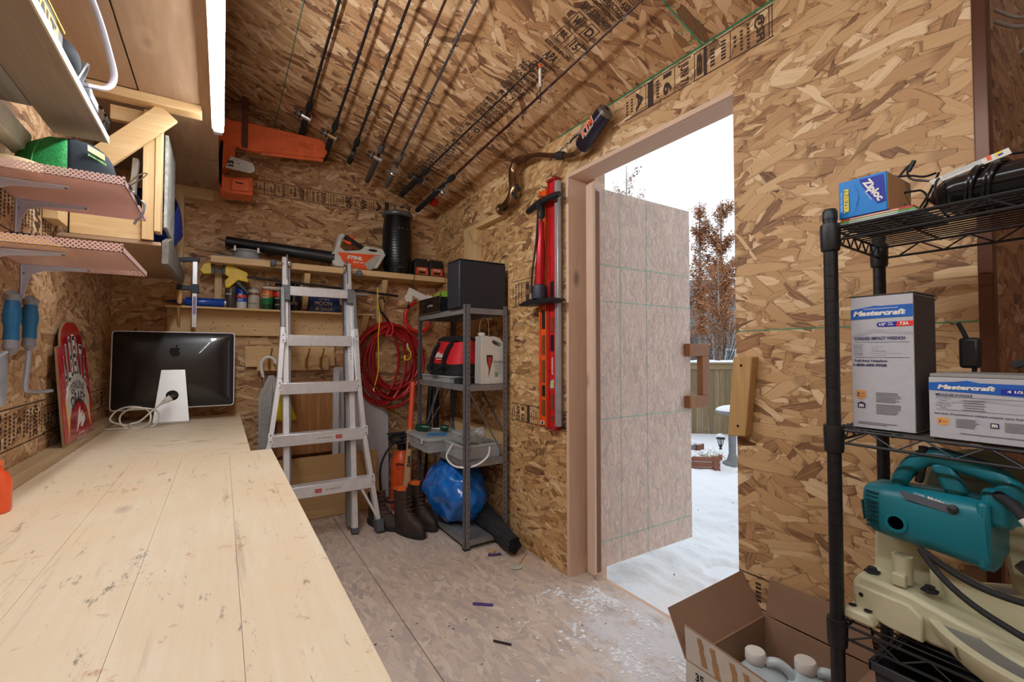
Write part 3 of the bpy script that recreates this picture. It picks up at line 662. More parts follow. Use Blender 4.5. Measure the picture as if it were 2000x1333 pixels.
# cap
M_cg = NT('green_mesh'); co = M_cg.coords(); vo = M_cg.n('ShaderNodeTexVoronoi'); M_cg.l(M_cg.mapping(co, scale=(260, 260, 260)), vo.inputs['Vector']); vo.inputs['Scale'].default_value = 1
M_cg.base(M_cg.ramp(vo.outputs['Distance'], [(.2, K(12, 104, 48)), (.6, K(52, 172, 92))])); M_cg.rough(.7); M_cg = M_cg.m
M_nv = mat('navy_cloth', (34, 44, 52), .85, bump=.3); M_yel = mat('yellow_plastic', (240, 200, 30), .4)
hc = V((-.418, 1.93, 1.670)); cp = thing('baseball_cap', 'green mesh-backed cap with navy front on the upper mesh shelf', 'cap', (-.44, 1.90, 1.634))
cf = V((.93, -.36, 0)).normalized(); cs_ = V((.36, .93, 0))
def cpos(f, s_, z): return hc + cf * f + cs_ * s_ + V((0, 0, z))
def crown(a0, a1):
    def f(a, b):
        th = R(a0 + (a1 - a0) * a); ph = b * pi / 2; q = max(0, cos(ph)) ** .7
        return cpos(.130 * cos(th) * q + .0, .100 * sin(th) * q, -.012 + .140 * sin(ph) ** .85 * (1 + .10 * cos(th) * cos(ph)))
    return f
for nm, a0, a1, m_ in (('mesh_back', 62, 298, M_cg), ('front_panel', -62, 62, M_nv)):
    q = part(cp, nm, MB().grid(crown(a0, a1), 26, 12), m_); q.modifiers.new('s', 'SOLIDIFY').thickness = .002
q = part(cp, 'brim', MB().grid(lambda a, b: cpos(.115 + b * .062 * max(0, cos(R(-72 + 144 * a))) ** .5, (.095 + .004 * b) * sin(R(-72 + 144 * a)), -.006 - .016 * (2 * a - 1) ** 2 * b - .010 * b), 14, 6), mat('black_brim', (24, 24, 28), .8)); q.modifiers.new('s', 'SOLIDIFY').thickness = .003
part(cp, 'strap', MB().tube([cpos(.131 * cos(R(a)), .102 * sin(R(a)), -.006) for a in range(0, 360, 15)], .005, 6, closed=True), mat('dark_band', (30, 60, 40), .8))
for a in (100, 180, 260): part(cp, 'seam', MB().tube([crown(a, a + 1)(0, k / 8) + (crown(a, a + 1)(0, k / 8) - hc).normalized() * .001 for k in range(9)], .002, 5), mat('green_seam', (90, 196, 120), .8))
pr_ = cpos(.108, -.056, .058); r_ = (cf * .35 - cs_ * -.93 * 1).normalized(); r_ = V((.66, .72, -.2)).normalized(); nn_ = V((.72, -.66, .35)).normalized(); u_ = nn_.cross(r_).normalized()
part(cp, 'logo_patch', MB().rect(pr_ + nn_ * .012 + u_ * .02, r_, u_, .05, .022, 0).text('JOHN DEERE', pr_ + nn_ * .014 + u_ * -.008, r_, u_, .010, 1, wd=.055, bold=.04), [M_yel, mat('green_thread', (110, 170, 70), .7)], smooth=False)
tp = thing('masking_tape', 'roll of cream masking tape beside the green cap', 'tape', (-.475, 1.795, 1.636))
part(tp, 'tape_roll', MB().lathe([(.037, 0), (.058, 0), (.058, .036), (.037, .036), (.037, 0)], (-.495, 1.80, 1.636), n=28, caps=False), mat('cream_tape', (228, 208, 160), .6))
part(tp, 'core', MB().lathe([(.035, .001), (.0368, .001), (.0368, .035), (.035, .035), (.035, .001)], (-.495, 1.80, 1.636), n=24, caps=False), mat('cardboard_core', (170, 130, 90), .8))
yt = thing('yellow_tool_case', 'yellow plastic tool case on the lower mesh shelf', 'tool case', (-.48, 1.86, 1.435))
part(yt, 'case_body', MB().prism([(0, 0), (.16, 0), (.16, .008), (.12, .030), (.05, .036), (0, .036)], (-.548, 1.80, 1.435), X_, Z_, Y_ * .16), M_yel, bev=.006)
part(yt, 'handle', MB().tube(smooth_pts([(-.53, 1.86, 1.471), (-.52, 1.86, 1.482), (-.47, 1.86, 1.482), (-.46, 1.86, 1.470)], 4), .004, 8), M_blk)
# small things clipped on the upper shelf's end
ba = thing('binder_clip', 'black and silver binder clip on the upper mesh shelf corner', 'clip', (-.245, 1.80, 1.64))
part(ba, 'clip_body', MB().prism([(0, -.012), (.02, -.004), (.02, .004), (0, .012)], (-.262, 1.79, 1.648), X_, Z_, Y_ * .03), M_blk)
part(ba, 'clip_wire', MB().tube(smooth_pts([(-.25, 1.795, 1.655), (-.235, 1.79, 1.675), (-.215, 1.79, 1.695), (-.205, 1.80, 1.70), (-.215, 1.81, 1.69), (-.25, 1.812, 1.655)], 4), .0018, 6).tube(smooth_pts([(-.25, 1.795, 1.645), (-.235, 1.79, 1.633), (-.235, 1.81, 1.633), (-.25, 1.812, 1.645)], 4), .0018, 6), M_steel)
sh = thing('s_hook', 'grey metal hook hanging off the end of the upper mesh shelf', 'hook', (-.243, 2.02, 1.60))
part(sh, 'hook', MB().tube(smooth_pts([(-.252, 2.02, 1.668), (-.24, 2.02, 1.668), (-.236, 2.02, 1.65), (-.242, 2.02, 1.62), (-.256, 2.02, 1.60), (-.262, 2.02, 1.585)], 5), .004, 8), M_gal)
# orange bottle at the bench's left edge
ob = thing('glue_bottle', 'orange plastic bottle standing at the near left end of the bench', 'bottle', (-.476, 1.66, .74))
part(ob, 'bottle_body', MB().lathe([(.028, 0), (.032, .006), (.032, .075), (.026, .095), (.016, .105), (.015, .115)], (-.4755, 1.66, .741), n=20), M_org)
part(ob, 'nozzle', MB().lathe([(.016, 0), (.016, .012), (.009, .014), (.009, .020)], (-.4755, 1.66, .857), n=16), mat('orange_cap', (230, 110, 60), .4))

# long plank shelf high on the left, with its things
M_gw = wood('grey_plank', (166, 150, 136), 'Y', dark=(142, 128, 116), knots=False, across=18)
ps = thing('plank_shelf', 'grey-brown plank shelf hung high on the left wall', 'shelf', (-.42, 1.0, 1.85))
part(ps, 'plank', ubox(-.470, -.337, -.3, 2.02, 1.85, 1.869), M_gw, bev=.001)
part(ps, 'plank', ubox(XL + .002, -.474, -.3, 1.84, 1.853, 1.87), wood('pale_grey_plank', (188, 182, 178), 'Y', knots=False), bev=.001)
part(ps, 'front_edge_strip', ubox(-.3368, -.332, -.3, 2.02, 1.848, 1.871), mat('cream_edge', (226, 222, 200), .5))
part(ps, 'cleat', ubox(-.535, -.495, .4, 1.93, 1.735, 1.800), mat('cream_paint', (226, 222, 206), .6), label='cream-painted cleat under the plank', bev=.002)
cs = thing('tool_case', 'black tool case with yellow lettering on the high plank shelf', 'tool case', (-.40, 1.15, 1.871))
part(cs, 'case_body', ubox(-.47, -.352, .85, 1.58, 1.872, 1.955), M_blk, bev=.012)
part(cs, 'lid', ubox(-.46, -.362, .86, 1.57, 1.956, 2.0), mat('case_lid', (30, 31, 34), .5), bev=.012)
part(cs, 'trim_line', MB().box(-.351, -.348, .86, 1.57, 1.950, 1.955), M_yel)
part(cs, 'label', MB().rect((-.3512, 1.38, 1.912), -Y_, Z_, .30, .056, 0).text('DEWALT', (-.3505, 1.38, 1.912), Y_, Z_, .042, 1, wd=.26, bold=.05), [mat('yellow_label', (240, 176, 40), .5), M_txt], smooth=False)
part(cs, 'latch', ubox(-.352, -.345, 1.00, 1.05, 1.95, 2.02), M_yel, bev=.002)
ea = thing('ear_defenders', 'dark ear defenders with a grey band on the high plank shelf', 'ear defenders', (-.40, 1.58, 1.871))
part(ea, 'ear_cup', MB().ell((-.378, 1.650, 1.925), .045, .055, .052, 18, 12), mat('navy_shell', (20, 24, 32), .75)); part(ea, 'ear_cup', MB().ell((-.42, 1.70, 1.917), .034, .04, .042, 18, 12), mat('navy_shell', (20, 24, 32), .75))
part(ea, 'headband', MB().tube(smooth_pts([(-.345, 1.66, 1.885), (-.335, 1.70, 1.95), (-.345, 1.735, 1.94), (-.365, 1.74, 1.885)], 5), .009, 8, flat=.5), M_gal)
gx = thing('grey_bracket', 'small grey plastic block beside the dark ear defenders', 'bracket', (-.36, 1.70, 1.871))
part(gx, 'block', ubox(-.366, -.330, 1.745, 1.845, 1.872, 1.905), mat('grey_plastic', (128, 130, 136), .5), bev=.004); part(gx, 'lip', ubox(-.364, -.334, 1.745, 1.79, 1.906, 1.918), mat('grey_plastic2', (158, 160, 168), .5), bev=.002)
wb_ = thing('leather_hat', 'dark brown leather hat at the far end of the plank shelf', 'hat', (-.42, 1.84, 1.871))
M_lea = mat('dark_leather', (40, 27, 18), .85, bump=.4)
part(wb_, 'crown', MB().ell((-.400, 1.865, 1.878), .062, .085, .125, 20, 8, z0=0), M_lea); part(wb_, 'hat_brim', MB().lathe([(.055, .004), (.085, .0), (.092, .008), (.085, .006), (.055, .010)], (-.408, 1.865, 1.872), sx=.75, sy=1.0, n=24), M_lea)
lb = thing('bark_log', 'rough dark bark-covered log end on the plank shelf end', 'log', (-.39, 1.95, 1.871))
part(lb, 'log', MB().grid(lambda a, b: V((-.368 + (.036 + .004 * sin(9 * a * 6.28 + b * 5)) * cos(a * 2 * pi), 1.955 + b * .062, 1.912 + (.036 + .004 * cos(7 * a * 6.28)) * sin(a * 2 * pi))), 40, 6, closed_u=True), mat('bark', (48, 36, 30), .9, bump=.6, vs=60)); part(lb, 'log_face', MB().lathe([(.0, 0), (.033, .001)], (-.368, 1.954, 1.912), (0, -1, 0), n=20), mat('log_cut', (110, 84, 64), .8))

# hanging storage frame near the back-left corner
hf = thing('hanging_storage_frame', 'timber box shelf hung from the loft in the back-left corner', 'shelf', (-.4, 3.0, 1.595))
part(hf, 'floor_panel', ubox(XL + .003, -.226, 2.425, 3.50, 1.595, 1.610), M_ply['X'], bev=.001)
part(hf, 'front_board', ubox(-.512, -.292, 2.425, 2.462, 1.611, 1.702), M_pine['X'], bev=.002)
part(hf, 'post', ubox(-.289, -.249, 2.405, 2.425, 1.613, 2.16), M_pine['Z'], bev=.002)
part(hf, 'post', ubox(-.248, -.226, 2.40, 2.47, 1.650, 2.16), M_pine['Z'], bev=.002)
part(hf, 'post', ubox(-.262, -.213, 3.501, 3.54, 1.58, 2.199), M_pine['Z'], bev=.002)
part(hf, 'brace', MB().bar((-.445, 2.376, 1.875), (-.205, 2.376, 2.150), .020, .085, (-.7, 0, .7)), M_pine['X'], bev=.002)
part(hf, 'wall_block', ubox(XL + .002, -.515, 2.30, 2.42, 1.632, 1.700), M_pine['Y'], bev=.002)
part(hf, 'top_rail', ubox(-.40, -.252, 2.43, 2.46, 2.10, 2.16), M_pine['X'], bev=.002)
solo('weathered_board', 'weathered grey board on the side of the hanging storage frame', 'board', MB().prism([(2.44, 1.522), (3.35, 1.56), (3.46, 1.62), (2.60, 1.665), (2.44, 1.62)], (-.224, 0, 0), Y_, Z_, X_ * .024), mat('weathered_grey', (120, 116, 108), .8, var=.3, vs=30), bev=.002)
solo('printed_board', 'pale board with blue print on the side of the hanging frame', 'board', ubox(-.224, -.212, 2.49, 2.84, 1.69, 2.10), mat('blue_white_print', (176, 178, 172), .7, var=.35, vs=26), bev=.001)
solo('blue_bag', 'blue folded tarp on the hanging frame shelf', 'tarp', MB().grid(lambda a, b: V((-.30 + .088 * cos(a * 2 * pi) + .012 * sin(a * 31 + b * 9), 3.08 + .2 * (b - .5) * 2, 1.86 + .16 * sin(a * 2 * pi) * (1 - .3 * (2 * b - 1) ** 2) + .02 * sin(a * 19))), 36, 12, closed_u=True), mat('blue_tarp', (24, 66, 190), .5))
solo('stored_box', 'dim cardboard box inside the hanging storage frame', 'box', MB().box(-.54, -.36, 2.60, 2.95, 1.611, 1.86), mat('dim_cardboard', (120, 90, 66), .8), bev=.003)
solo('white_lath', 'white plastic strip inside the hanging storage frame', 'strip', MB().bar((-.35, 2.56, 1.64), (-.33, 2.56, 1.99), .02, .05, (0, 1, 0)), M_white, bev=.003)

# cable loop hanging from the loft
cb = thing('power_cable', 'grey-white cable looping down from the loft at upper left', 'cable', (-.35, 1.6, 2.19))
W_ = [(-.40, 1.30, 2.205), (-.350, 1.55, 2.185), (-.318, 1.70, 2.12), (-.300, 1.79, 2.045), (-.291, 1.815, 1.985), (-.305, 1.79, 1.935), (-.345, 1.755, 1.912), (-.42, 1.78, 1.900), (-.49, 1.82, 1.905), (-.535, 1.86, 1.925), (-.548, 1.88, 1.945)]
part(cb, 'cable', MB().tube(smooth_pts(W_, 7), .0095, 10, flat=.7), mat('grey_white_cable', (196, 194, 206), .45, var=.04))
part(cb, 'cable_clip', MB().box(-.415, -.385, 1.285, 1.305, 2.185, 2.199), M_white)
# ================================================================== back wall
bs = thing('back_shelf', 'long timber shelf high on the back wall, with the leaf blower on it', 'shelf', (.7, 3.46, 1.70))
part(bs, 'shelf_board', ubox(-.068, 1.498, 3.35, 3.556, 1.702, 1.744), M_pine['X'], bev=.002)
part(bs, 'post', ubox(-.046, -.006, 3.512, 3.556, 1.432, 1.701), M_pine['Z'], bev=.002)
for x in (.49, 1.03):
    part(bs, 'strut', MB().bar((x, 3.40, 1.695), (x, 3.52, 1.46), .036, .045, (0, 1, .5)), M_pine['Z'], bev=.002)
    part(bs, 'wall_cleat', ubox(x - .022, x + .022, 3.535, 3.557, 1.25 if x > 1 else 1.43, 1.70), M_pine['Z'], bev=.002)
ls = thing('ledge_shelf', 'low timber ledge on the back wall behind the ladder, holding spray cans', 'shelf', (.3, 3.48, 1.25))
part(ls, 'shelf_board', ubox(-.293, .955, 3.42, 3.555, 1.418, 1.430), M_pine['X'], bev=.001)
part(ls, 'back_board', ubox(-.292, .93, 3.535, 3.557, 1.255, 1.4175), M_pine['X'], bev=.002)
for x in (-.235, .88): part(ls, 'gusset', MB().prism([(3.534, 1.30), (3.534, 1.417), (3.43, 1.417)], (x, 0, 0), Y_, Z_, X_ * (.012 if x < 0 else .045)), M_pine['Z'], bev=.001)
mb = MB()
for k in range(34): x = rg.uniform(-.28, .9); z = rg.uniform(1.27, 1.40); mb.rect((x, 3.5345, z), X_, Z_, .006, .006)
part(ls, 'nail_hole', mb, M_dark, smooth=False, kind='stuff')

# cans on the ledge
def label_mat(nm, bands, base=(200, 200, 200), rough=.35, metal=.0):
    t = NT(nm); sp = t.n('ShaderNodeSeparateXYZ'); t.l(t.coords(), sp.inputs[0])
    st = [(0, K(*bands[0][1]))] + [(p, K(*c)) for p, c in bands]
    zz = t.math('MULTIPLY', sp.outputs[2], 5.0); t.base(t.ramp(zz, st, 'CONSTANT')); t.rough(rough); t.b.inputs['Metallic'].default_value = metal; return t.m
def can(x, r, h, bands, label, cap=(200, 200, 200), cat='spray can', y=3.478, name='spray_can', txt=None, nozzle=True):
    t = thing(name, label, cat, (x, y, 1.4305), group=None); m = label_mat('can_print_' + str(len(MC) + len(bpy.data.materials)), bands)
    z = 1.431
    part(t, 'can_body', MB().lathe([(r * .96, 0), (r, .004), (r, h * .80), (r * .93, h * .85), (r * .5, h * .875)], (x, y, z), n=22), m)
    part(t, 'cap', MB().lathe([(r * .72, 0), (r * .72, h * .08), (r * .6, h * .13)] if not nozzle else [(r * .55, 0), (r * .5, h * .05), (r * .16, h * .07), (r * .14, h * .15)], (x, y, z + h * .87), n=16), mat('cap_%d_%d_%d' % cap, cap, .4))
    if txt:
        mb = MB()
        for (s_, zz, hh, w_, k) in txt: mb.text(s_, (x - r * .35, y - r * 1.0, z + zz), (cos(R(-14)), sin(R(-14)), 0), Z_, hh, k, wd=w_, bold=.02)
        part(t, 'label', mb, [M_white, M_txt], smooth=False)
    return t
can(.043, .033, .17, [(.0, (70, 62, 56)), (.55, (96, 84, 74))], 'dull brown can at the left end of the ledge cans', cap=(60, 56, 52), txt=[('GLUE', .09, .012, .03, 0)])
can(.105, .030, .165, [(.0, (210, 214, 214)), (.22, (30, 80, 190)), (.35, (220, 80, 40)), (.45, (20, 60, 170))], 'blue and white spray can with an orange swoosh', cap=(20, 60, 170), txt=[('JIG', .055, .014, .03, 0), ('2X', .09, .014, .02, 0)])
can(.175, .036, .150, [(.0, (186, 180, 166)), (.45, (150, 100, 70)), (.55, (190, 184, 172))], 'silvery printed can with dark pictograms under the yellow clamp', cap=(170, 168, 160), txt=[('TREMCLAD', .10, .008, .045, 1), ('O O O O', .035, .010, .05, 1)])
can(.255, .034, .175, [(.0, (30, 80, 50)), (.18, (40, 130, 70)), (.42, (226, 120, 30)), (.62, (200, 60, 40))], 'orange and green spray can with a white nozzle', cap=(230, 226, 220), txt=[('NO MORE', .10, .010, .04, 0), ('GAPS', .08, .012, .04, 0)])
can(.322, .033, .185, [(.0, (24, 24, 26)), (.45, (200, 50, 40)), (.62, (24, 24, 26))], 'black and red spray can left of the ladder rail', cap=(24, 24, 26), nozzle=False, txt=[('rust', .155, .012, .035, 0), ('COAT', .08, .010, .03, 0), ('(O)', .035, .014, .025, 0)])
can(.372, .026, .13, [(.0, (20, 60, 80)), (.3, (50, 140, 150))], 'teal spray can half hidden behind the left ladder rail', cap=(40, 60, 70))
can(.425, .034, .195, [(.0, (20, 22, 28)), (.3, (36, 40, 52))], 'black spray can inside the ladder, beside the night-blue mug', cap=(18, 18, 20), nozzle=False, txt=[('MAX', .125, .012, .035, 0), ('O O', .05, .016, .05, 0), ('||', .08, .05, .01, 0)])
mg = thing('tin_box', 'night-blue decorated box lettered MOON and back, on the ledge', 'box', (.615, 3.49, 1.4305))
M_nb = NT('night_blue'); nz = M_nb.noise(M_nb.coords(), 14, 4, .6, 1); M_nb.base(M_nb.ramp(nz, [(.3, K(18, 22, 58)), (.5, K(28, 54, 120)), (.68, K(48, 112, 176))])); M_nb.rough(.35); M_nb = M_nb.m
part(mg, 'box_body', MB().prism([(.508, 1.431), (.722, 1.431), (.712, 1.535), (.520, 1.535)], (0, 3.45, 0), X_, Z_, Y_ * .08), M_nb, bev=.004)
mb = MB(); mb.text('to the', (.61, 3.449, 1.522), X_, Z_, .012, 0, wd=.07).text('MOON', (.605, 3.449, 1.492), X_, Z_, .030, 0, wd=.115, bold=.01).text('& back', (.610, 3.449, 1.455), X_, Z_, .026, 1, wd=.12, shear=.3)
part(mg, 'lettering', mb, [mat('cream_ink', (226, 222, 190), .6), mat('gold_ink', (206, 176, 90), .5)], smooth=False)
# blue caulking tube lying on the ledge
ct = thing('caulking_tube', 'shiny blue caulking tube lying on the left end of the ledge', 'tube', (-.13, 3.46, 1.4305))
part(ct, 'tube_body', MB().lathe([(.026, 0), (.028, .004), (.028, .20), (.024, .206)], (-.195, 3.462, 1.460), (1, .05, 0), n=22), mat('blue_gloss', (16, 74, 176), .22))
part(ct, 'nozzle', MB().lathe([(.016, 0), (.012, .03), (.004, .10)], (-.195, 3.462, 1.460), (-1, -.05, -.05), n=14), mat('blue_nozzle', (30, 60, 130), .4)); part(ct, 'end_cap', MB().cyl((.008, 3.472, 1.460), (.016, 3.4725, 1.460), .027, n=20), M_alu)

# F clamp hanging
fc = thing('f_clamp', 'steel F clamp with dark blue jaws and wooden handle, hung over the computer', 'clamp', (-.145, 3.39, 1.296))
part(fc, 'bar', ubox(-.158, -.134, 3.376, 3.388, 1.296, 1.700), M_alu, bev=.001)
M_jaw = mat('dark_blue_jaw', (34, 42, 62), .45)
part(fc, 'fixed_jaw', MB().prism([(-.225, 1.695), (-.225, 1.715), (-.16, 1.725), (-.12, 1.722), (-.125, 1.700), (-.19, 1.695), (-.205, 1.688)], (0, 3.370, 0), X_, Z_, Y_ * .024), M_jaw, bev=.003)
part(fc, 'sliding_jaw', MB().prism([(-.235, 1.520), (-.235, 1.550), (-.17, 1.548), (-.16, 1.560), (-.125, 1.560), (-.122, 1.505), (-.16, 1.505), (-.17, 1.522)], (0, 3.366, 0), X_, Z_, Y_ * .030), M_jaw, bev=.003)
part(fc, 'screw', MB().cyl((-.220, 3.380, 1.585), (-.220, 3.380, 1.455), .006, n=10), M_zinc); part(fc, 'screw_pad', MB().cyl((-.220, 3.380, 1.585), (-.220, 3.380, 1.598), .012, n=12), M_yel)
part(fc, 'wooden_handle', MB().lathe([(.009, 0), (.014, .01), (.015, .05), (.013, .075), (.009, .085)], (-.220, 3.380, 1.415 + .022), n=14), mat('turned_handle', (214, 168, 110), .5), label='turned wooden handle')
part(fc, 'sticker', MB().rect((-.146, 3.3755, 1.43), X_, Z_, .017, .11, 0).rect((-.146, 3.3755, 1.335), X_, Z_, .017, .03, 1).text('BESSEY', (-.146, 3.375, 1.43), Z_, -X_, .010, 2, wd=.09), [mat('blue_white_sticker', (130, 160, 210), .5), M_white, M_red], smooth=False)
# yellow bar clamp gripping the post
yc = thing('bar_clamp', 'yellow quick bar clamp gripping the post under the upper shelf', 'clamp', (.05, 3.43, 1.58))
M_y2 = mat('yellow_clamp', (232, 196, 24), .4)
part(yc, 'fixed_jaw', MB().prism([(-.125, 1.655), (-.105, 1.700), (-.062, 1.712), (-.062, 1.640), (-.105, 1.635)], (0, 3.42, 0), X_, Z_, Y_ * .03), M_y2, bev=.004)
part(yc, 'trigger_body', MB().prism([(.010, 1.700), (.05, 1.700), (.13, 1.665), (.150, 1.63), (.135, 1.60), (.08, 1.61), (.035, 1.56), (.012, 1.555), (.008, 1.60), (.03, 1.628), (.008, 1.640)], (0, 3.415, 0), X_, Z_, Y_ * .036), M_y2, bev=.005)
part(yc, 'jaw_pad', ubox(-.064, -.048, 3.42, 3.45, 1.635, 1.70), M_blk, bev=.002); part(yc, 'jaw_pad', ubox(-.004, .010, 3.42, 3.45, 1.64, 1.70), M_blk, bev=.002)
part(yc, 'trigger', MB().prism([(.06, 1.60), (.09, 1.605), (.15, 1.53), (.135, 1.52)], (0, 3.425, 0), X_, Z_, Y_ * .016), M_blk, bev=.003)
part(yc, 'bar', MB().bar((-.10, 3.435, 1.668), (-.0, 3.435, 1.662), .006, .018), M_blk)
solo('black_rod', 'thin black rod resting across the ladder top behind the cans', 'rod', MB().tube([(.13, 3.40, 1.633), (.70, 3.40, 1.602), (1.13, 3.40, 1.575)], [.008, .009, .009], 10), M_blk)

# things on the upper shelf
ty = thing('duct_flange', 'round grey duct collar on a flat plate, left end of upper shelf', 'duct collar', (.1, 3.42, 1.744))
M_gp = mat('grey_duct', (150, 154, 158), .5)
part(ty, 'base_plate', ubox(-.05, .23, 3.36, 3.53, 1.745, 1.752), M_gp, bev=.002)
part(ty, 'collar', MB().lathe([(.085, 0), (.080, .02), (.078, .04), (.090, .044), (.092, .05), (.088, .055), (.070, .055), (.07, .03)], (.125, 3.445, 1.753), n=30, caps=False), M_gp)
for x in (.06, .19): part(ty, 'clip', ubox(x - .006, x + .006, 3.366, 3.372, 1.79, 1.822), M_white, bev=.001)
bl = thing('leaf_blower', 'orange and white cordless leaf blower with long black tube on the upper shelf', 'leaf blower', (.6, 3.44, 1.744))
part(bl, 'blower_tube', MB().lathe([(.030, 0), (.034, 0), (.036, .22), (.040, .23), (.042, .46), (.044, .62), (.047, .66)], (.012, 3.49, 1.868), (.653, -.075, -.050), n=26), M_blk)
M_bw = mat('blower_white', (206, 204, 198), .45); BY = 3.375
body = [(.650, 1.775), (.640, 1.845), (.662, 1.862), (.690, 1.985), (.722, 2.000), (.735, 1.975), (.715, 1.955), (.700, 1.895), (.735, 1.872), (.84, 1.890), (.875, 1.925), (1.005, 1.918), (1.030, 1.875), (.965, 1.765), (.80, 1.748), (.67, 1.755)]
part(bl, 'housing', MB().prism(body, (0, BY, 0), X_, Z_, Y_ * .085), M_bw, bev=.007)
part(bl, 'side_panel', MB().prism([(.680, 1.856), (.985, 1.868), (.905, 1.750), (.745, 1.758)], (0, BY - .004, 0), X_, Z_, Y_ * .004), M_org, bev=.002)
part(bl, 'vent_panel', MB().prism([(.945, 1.858), (.982, 1.864), (.925, 1.754), (.895, 1.752), (.865, 1.79)], (0, BY - .006, 0), X_, Z_, Y_ * .003), mat('vent_grey', (176, 174, 168), .6), bev=.001)
part(bl, 'hand_grip', MB().bar((.735, BY + .042, 1.985), (.885, BY + .042, 1.905), .034, .030), M_blk, bev=.008)
part(bl, 'trigger', MB().prism([(.735, 1.960), (.79, 1.945), (.775, 1.925), (.735, 1.94)], (0, BY + .03, 0), X_, Z_, Y_ * .02).prism([(.76, 2.0), (.815, 1.985), (.80, 1.965), (.77, 1.975)], (0, BY + .03, 0), X_, Z_, Y_ * .02), M_org, bev=.003)
part(bl, 'intake', MB().ell((.93, BY - .002, 1.897), .035, .004, .010, 14, 6), M_blk)
part(bl, 'battery', MB().prism([(.99, 1.90), (1.028, 1.872), (.968, 1.766), (.93, 1.75)], (0, BY + .010, 0), X_, Z_, Y_ * .065), M_blk, bev=.004)
part(bl, 'lettering', MB().text('STIHL', (.80, BY - .0055, 1.828), X_ + Z_ * -.03, Z_, .026, wd=.11, bold=.06, shear=.25).text('BGA 45', (.825, BY - .0055, 1.797), X_, Z_, .012, wd=.07, bold=.04), M_white, smooth=False)
ht = thing('tower_heater', 'black ribbed cylindrical heater standing on the upper shelf', 'heater', (1.13, 3.44, 1.744))
hx, hy = 1.135, 3.442
part(ht, 'casing', MB().lathe([(.088, 0), (.092, .01), (.104, .10), (.110, .22), (.108, .34), (.102, .42), (.100, .44)], (hx, hy, 1.746), n=36), mat('heater_black', (16, 17, 20), .3))
for k in range(17): z = 1.80 + k * .0205; part(ht, 'grille_ring', MB().tube([(hx + (.1005 + .0105 * sin(pi * (z - 1.746) / .44)) * cos(a), hy + (.1005 + .0105 * sin(pi * (z - 1.746) / .44)) * sin(a), z) for a in [2 * pi * q / 30 for q in range(30)]], .0022, 5, closed=True), mat('grille_black', (30, 31, 35), .35))
part(ht, 'top_ring', MB().lathe([(.100, 0), (.116, .008), (.118, .022), (.110, .034), (.0, .036)], (hx, hy, 2.187), n=36), mat('heater_ring', (92, 92, 94), .35), label='grey top ring')
mb = MB()
for a in (-100, -88, -70): mb.rect((hx + .1125 * cos(R(a)), hy + .1125 * sin(R(a)), 2.085), (-sin(R(a)), cos(R(a)), 0), Z_, .012, .008)
mb.text('NOMA', (hx - .01, hy - .109, 1.79), X_, Z_, .012, wd=.04); part(ht, 'label', mb, mat('dim_print', (120, 122, 126), .6), smooth=False)
part(ht, 'cord', MB().tube(smooth_pts([(1.235, 3.36, 1.85), (1.238, 3.335, 1.76), (1.225, 3.33, 1.68), (1.20, 3.34, 1.63)], 6), .003, 8), M_blk)
part(ht, 'warning_tag', MB().prism([(1.195, 1.64), (1.355, 1.575), (1.325, 1.525), (1.18, 1.60)], (0, 3.332, 0), X_, Z_, Y_ * .001).prism([(1.16, 1.57), (1.185, 1.60), (1.22, 1.575), (1.215, 1.53), (1.17, 1.53)], (0, 3.33, 0), X_, Z_, Y_ * .001), M_paper, label='white paper warning tags')
part(ht, 'plug', MB().box(1.18, 1.20, 3.325, 3.34, 1.475, 1.505).cyl((1.19, 3.332, 1.505), (1.19, 3.332, 1.53), .004, n=8), M_blk, bev=.002)
def battery(x, label):
    t = thing('battery_pack', label, 'battery', (x, 3.42, 1.744), group='battery packs on the upper shelf')
    part(t, 'casing', MB().prism([(-.06, 0), (.06, 0), (.058, .11), (.045, .135), (-.045, .135), (-.058, .11)], (x, 3.385, 1.746), X_, Z_, Y_ * .09), M_blk, bev=.006)
    part(t, 'label', MB().prism([(-.05, .01), (.05, .01), (.05, .06), (.04, .068), (-.04, .068), (-.05, .06)], (x, 3.381, 1.746), X_, Z_, Y_ * .004), mat('dull_orange', (214, 86, 44), .5))
    part(t, 'lettering', MB().text('STIHL', (x, 3.3800, 1.797), X_, Z_, .013, 0, wd=.065, bold=.05).rect((x, 3.3803, 1.772), X_, Z_, .055, .018, 1), [M_white, M_txt], smooth=False)
    return t
battery(1.318, 'left one of two black battery packs with orange labels'); battery(1.442, 'right one of two black battery packs, behind the speaker')

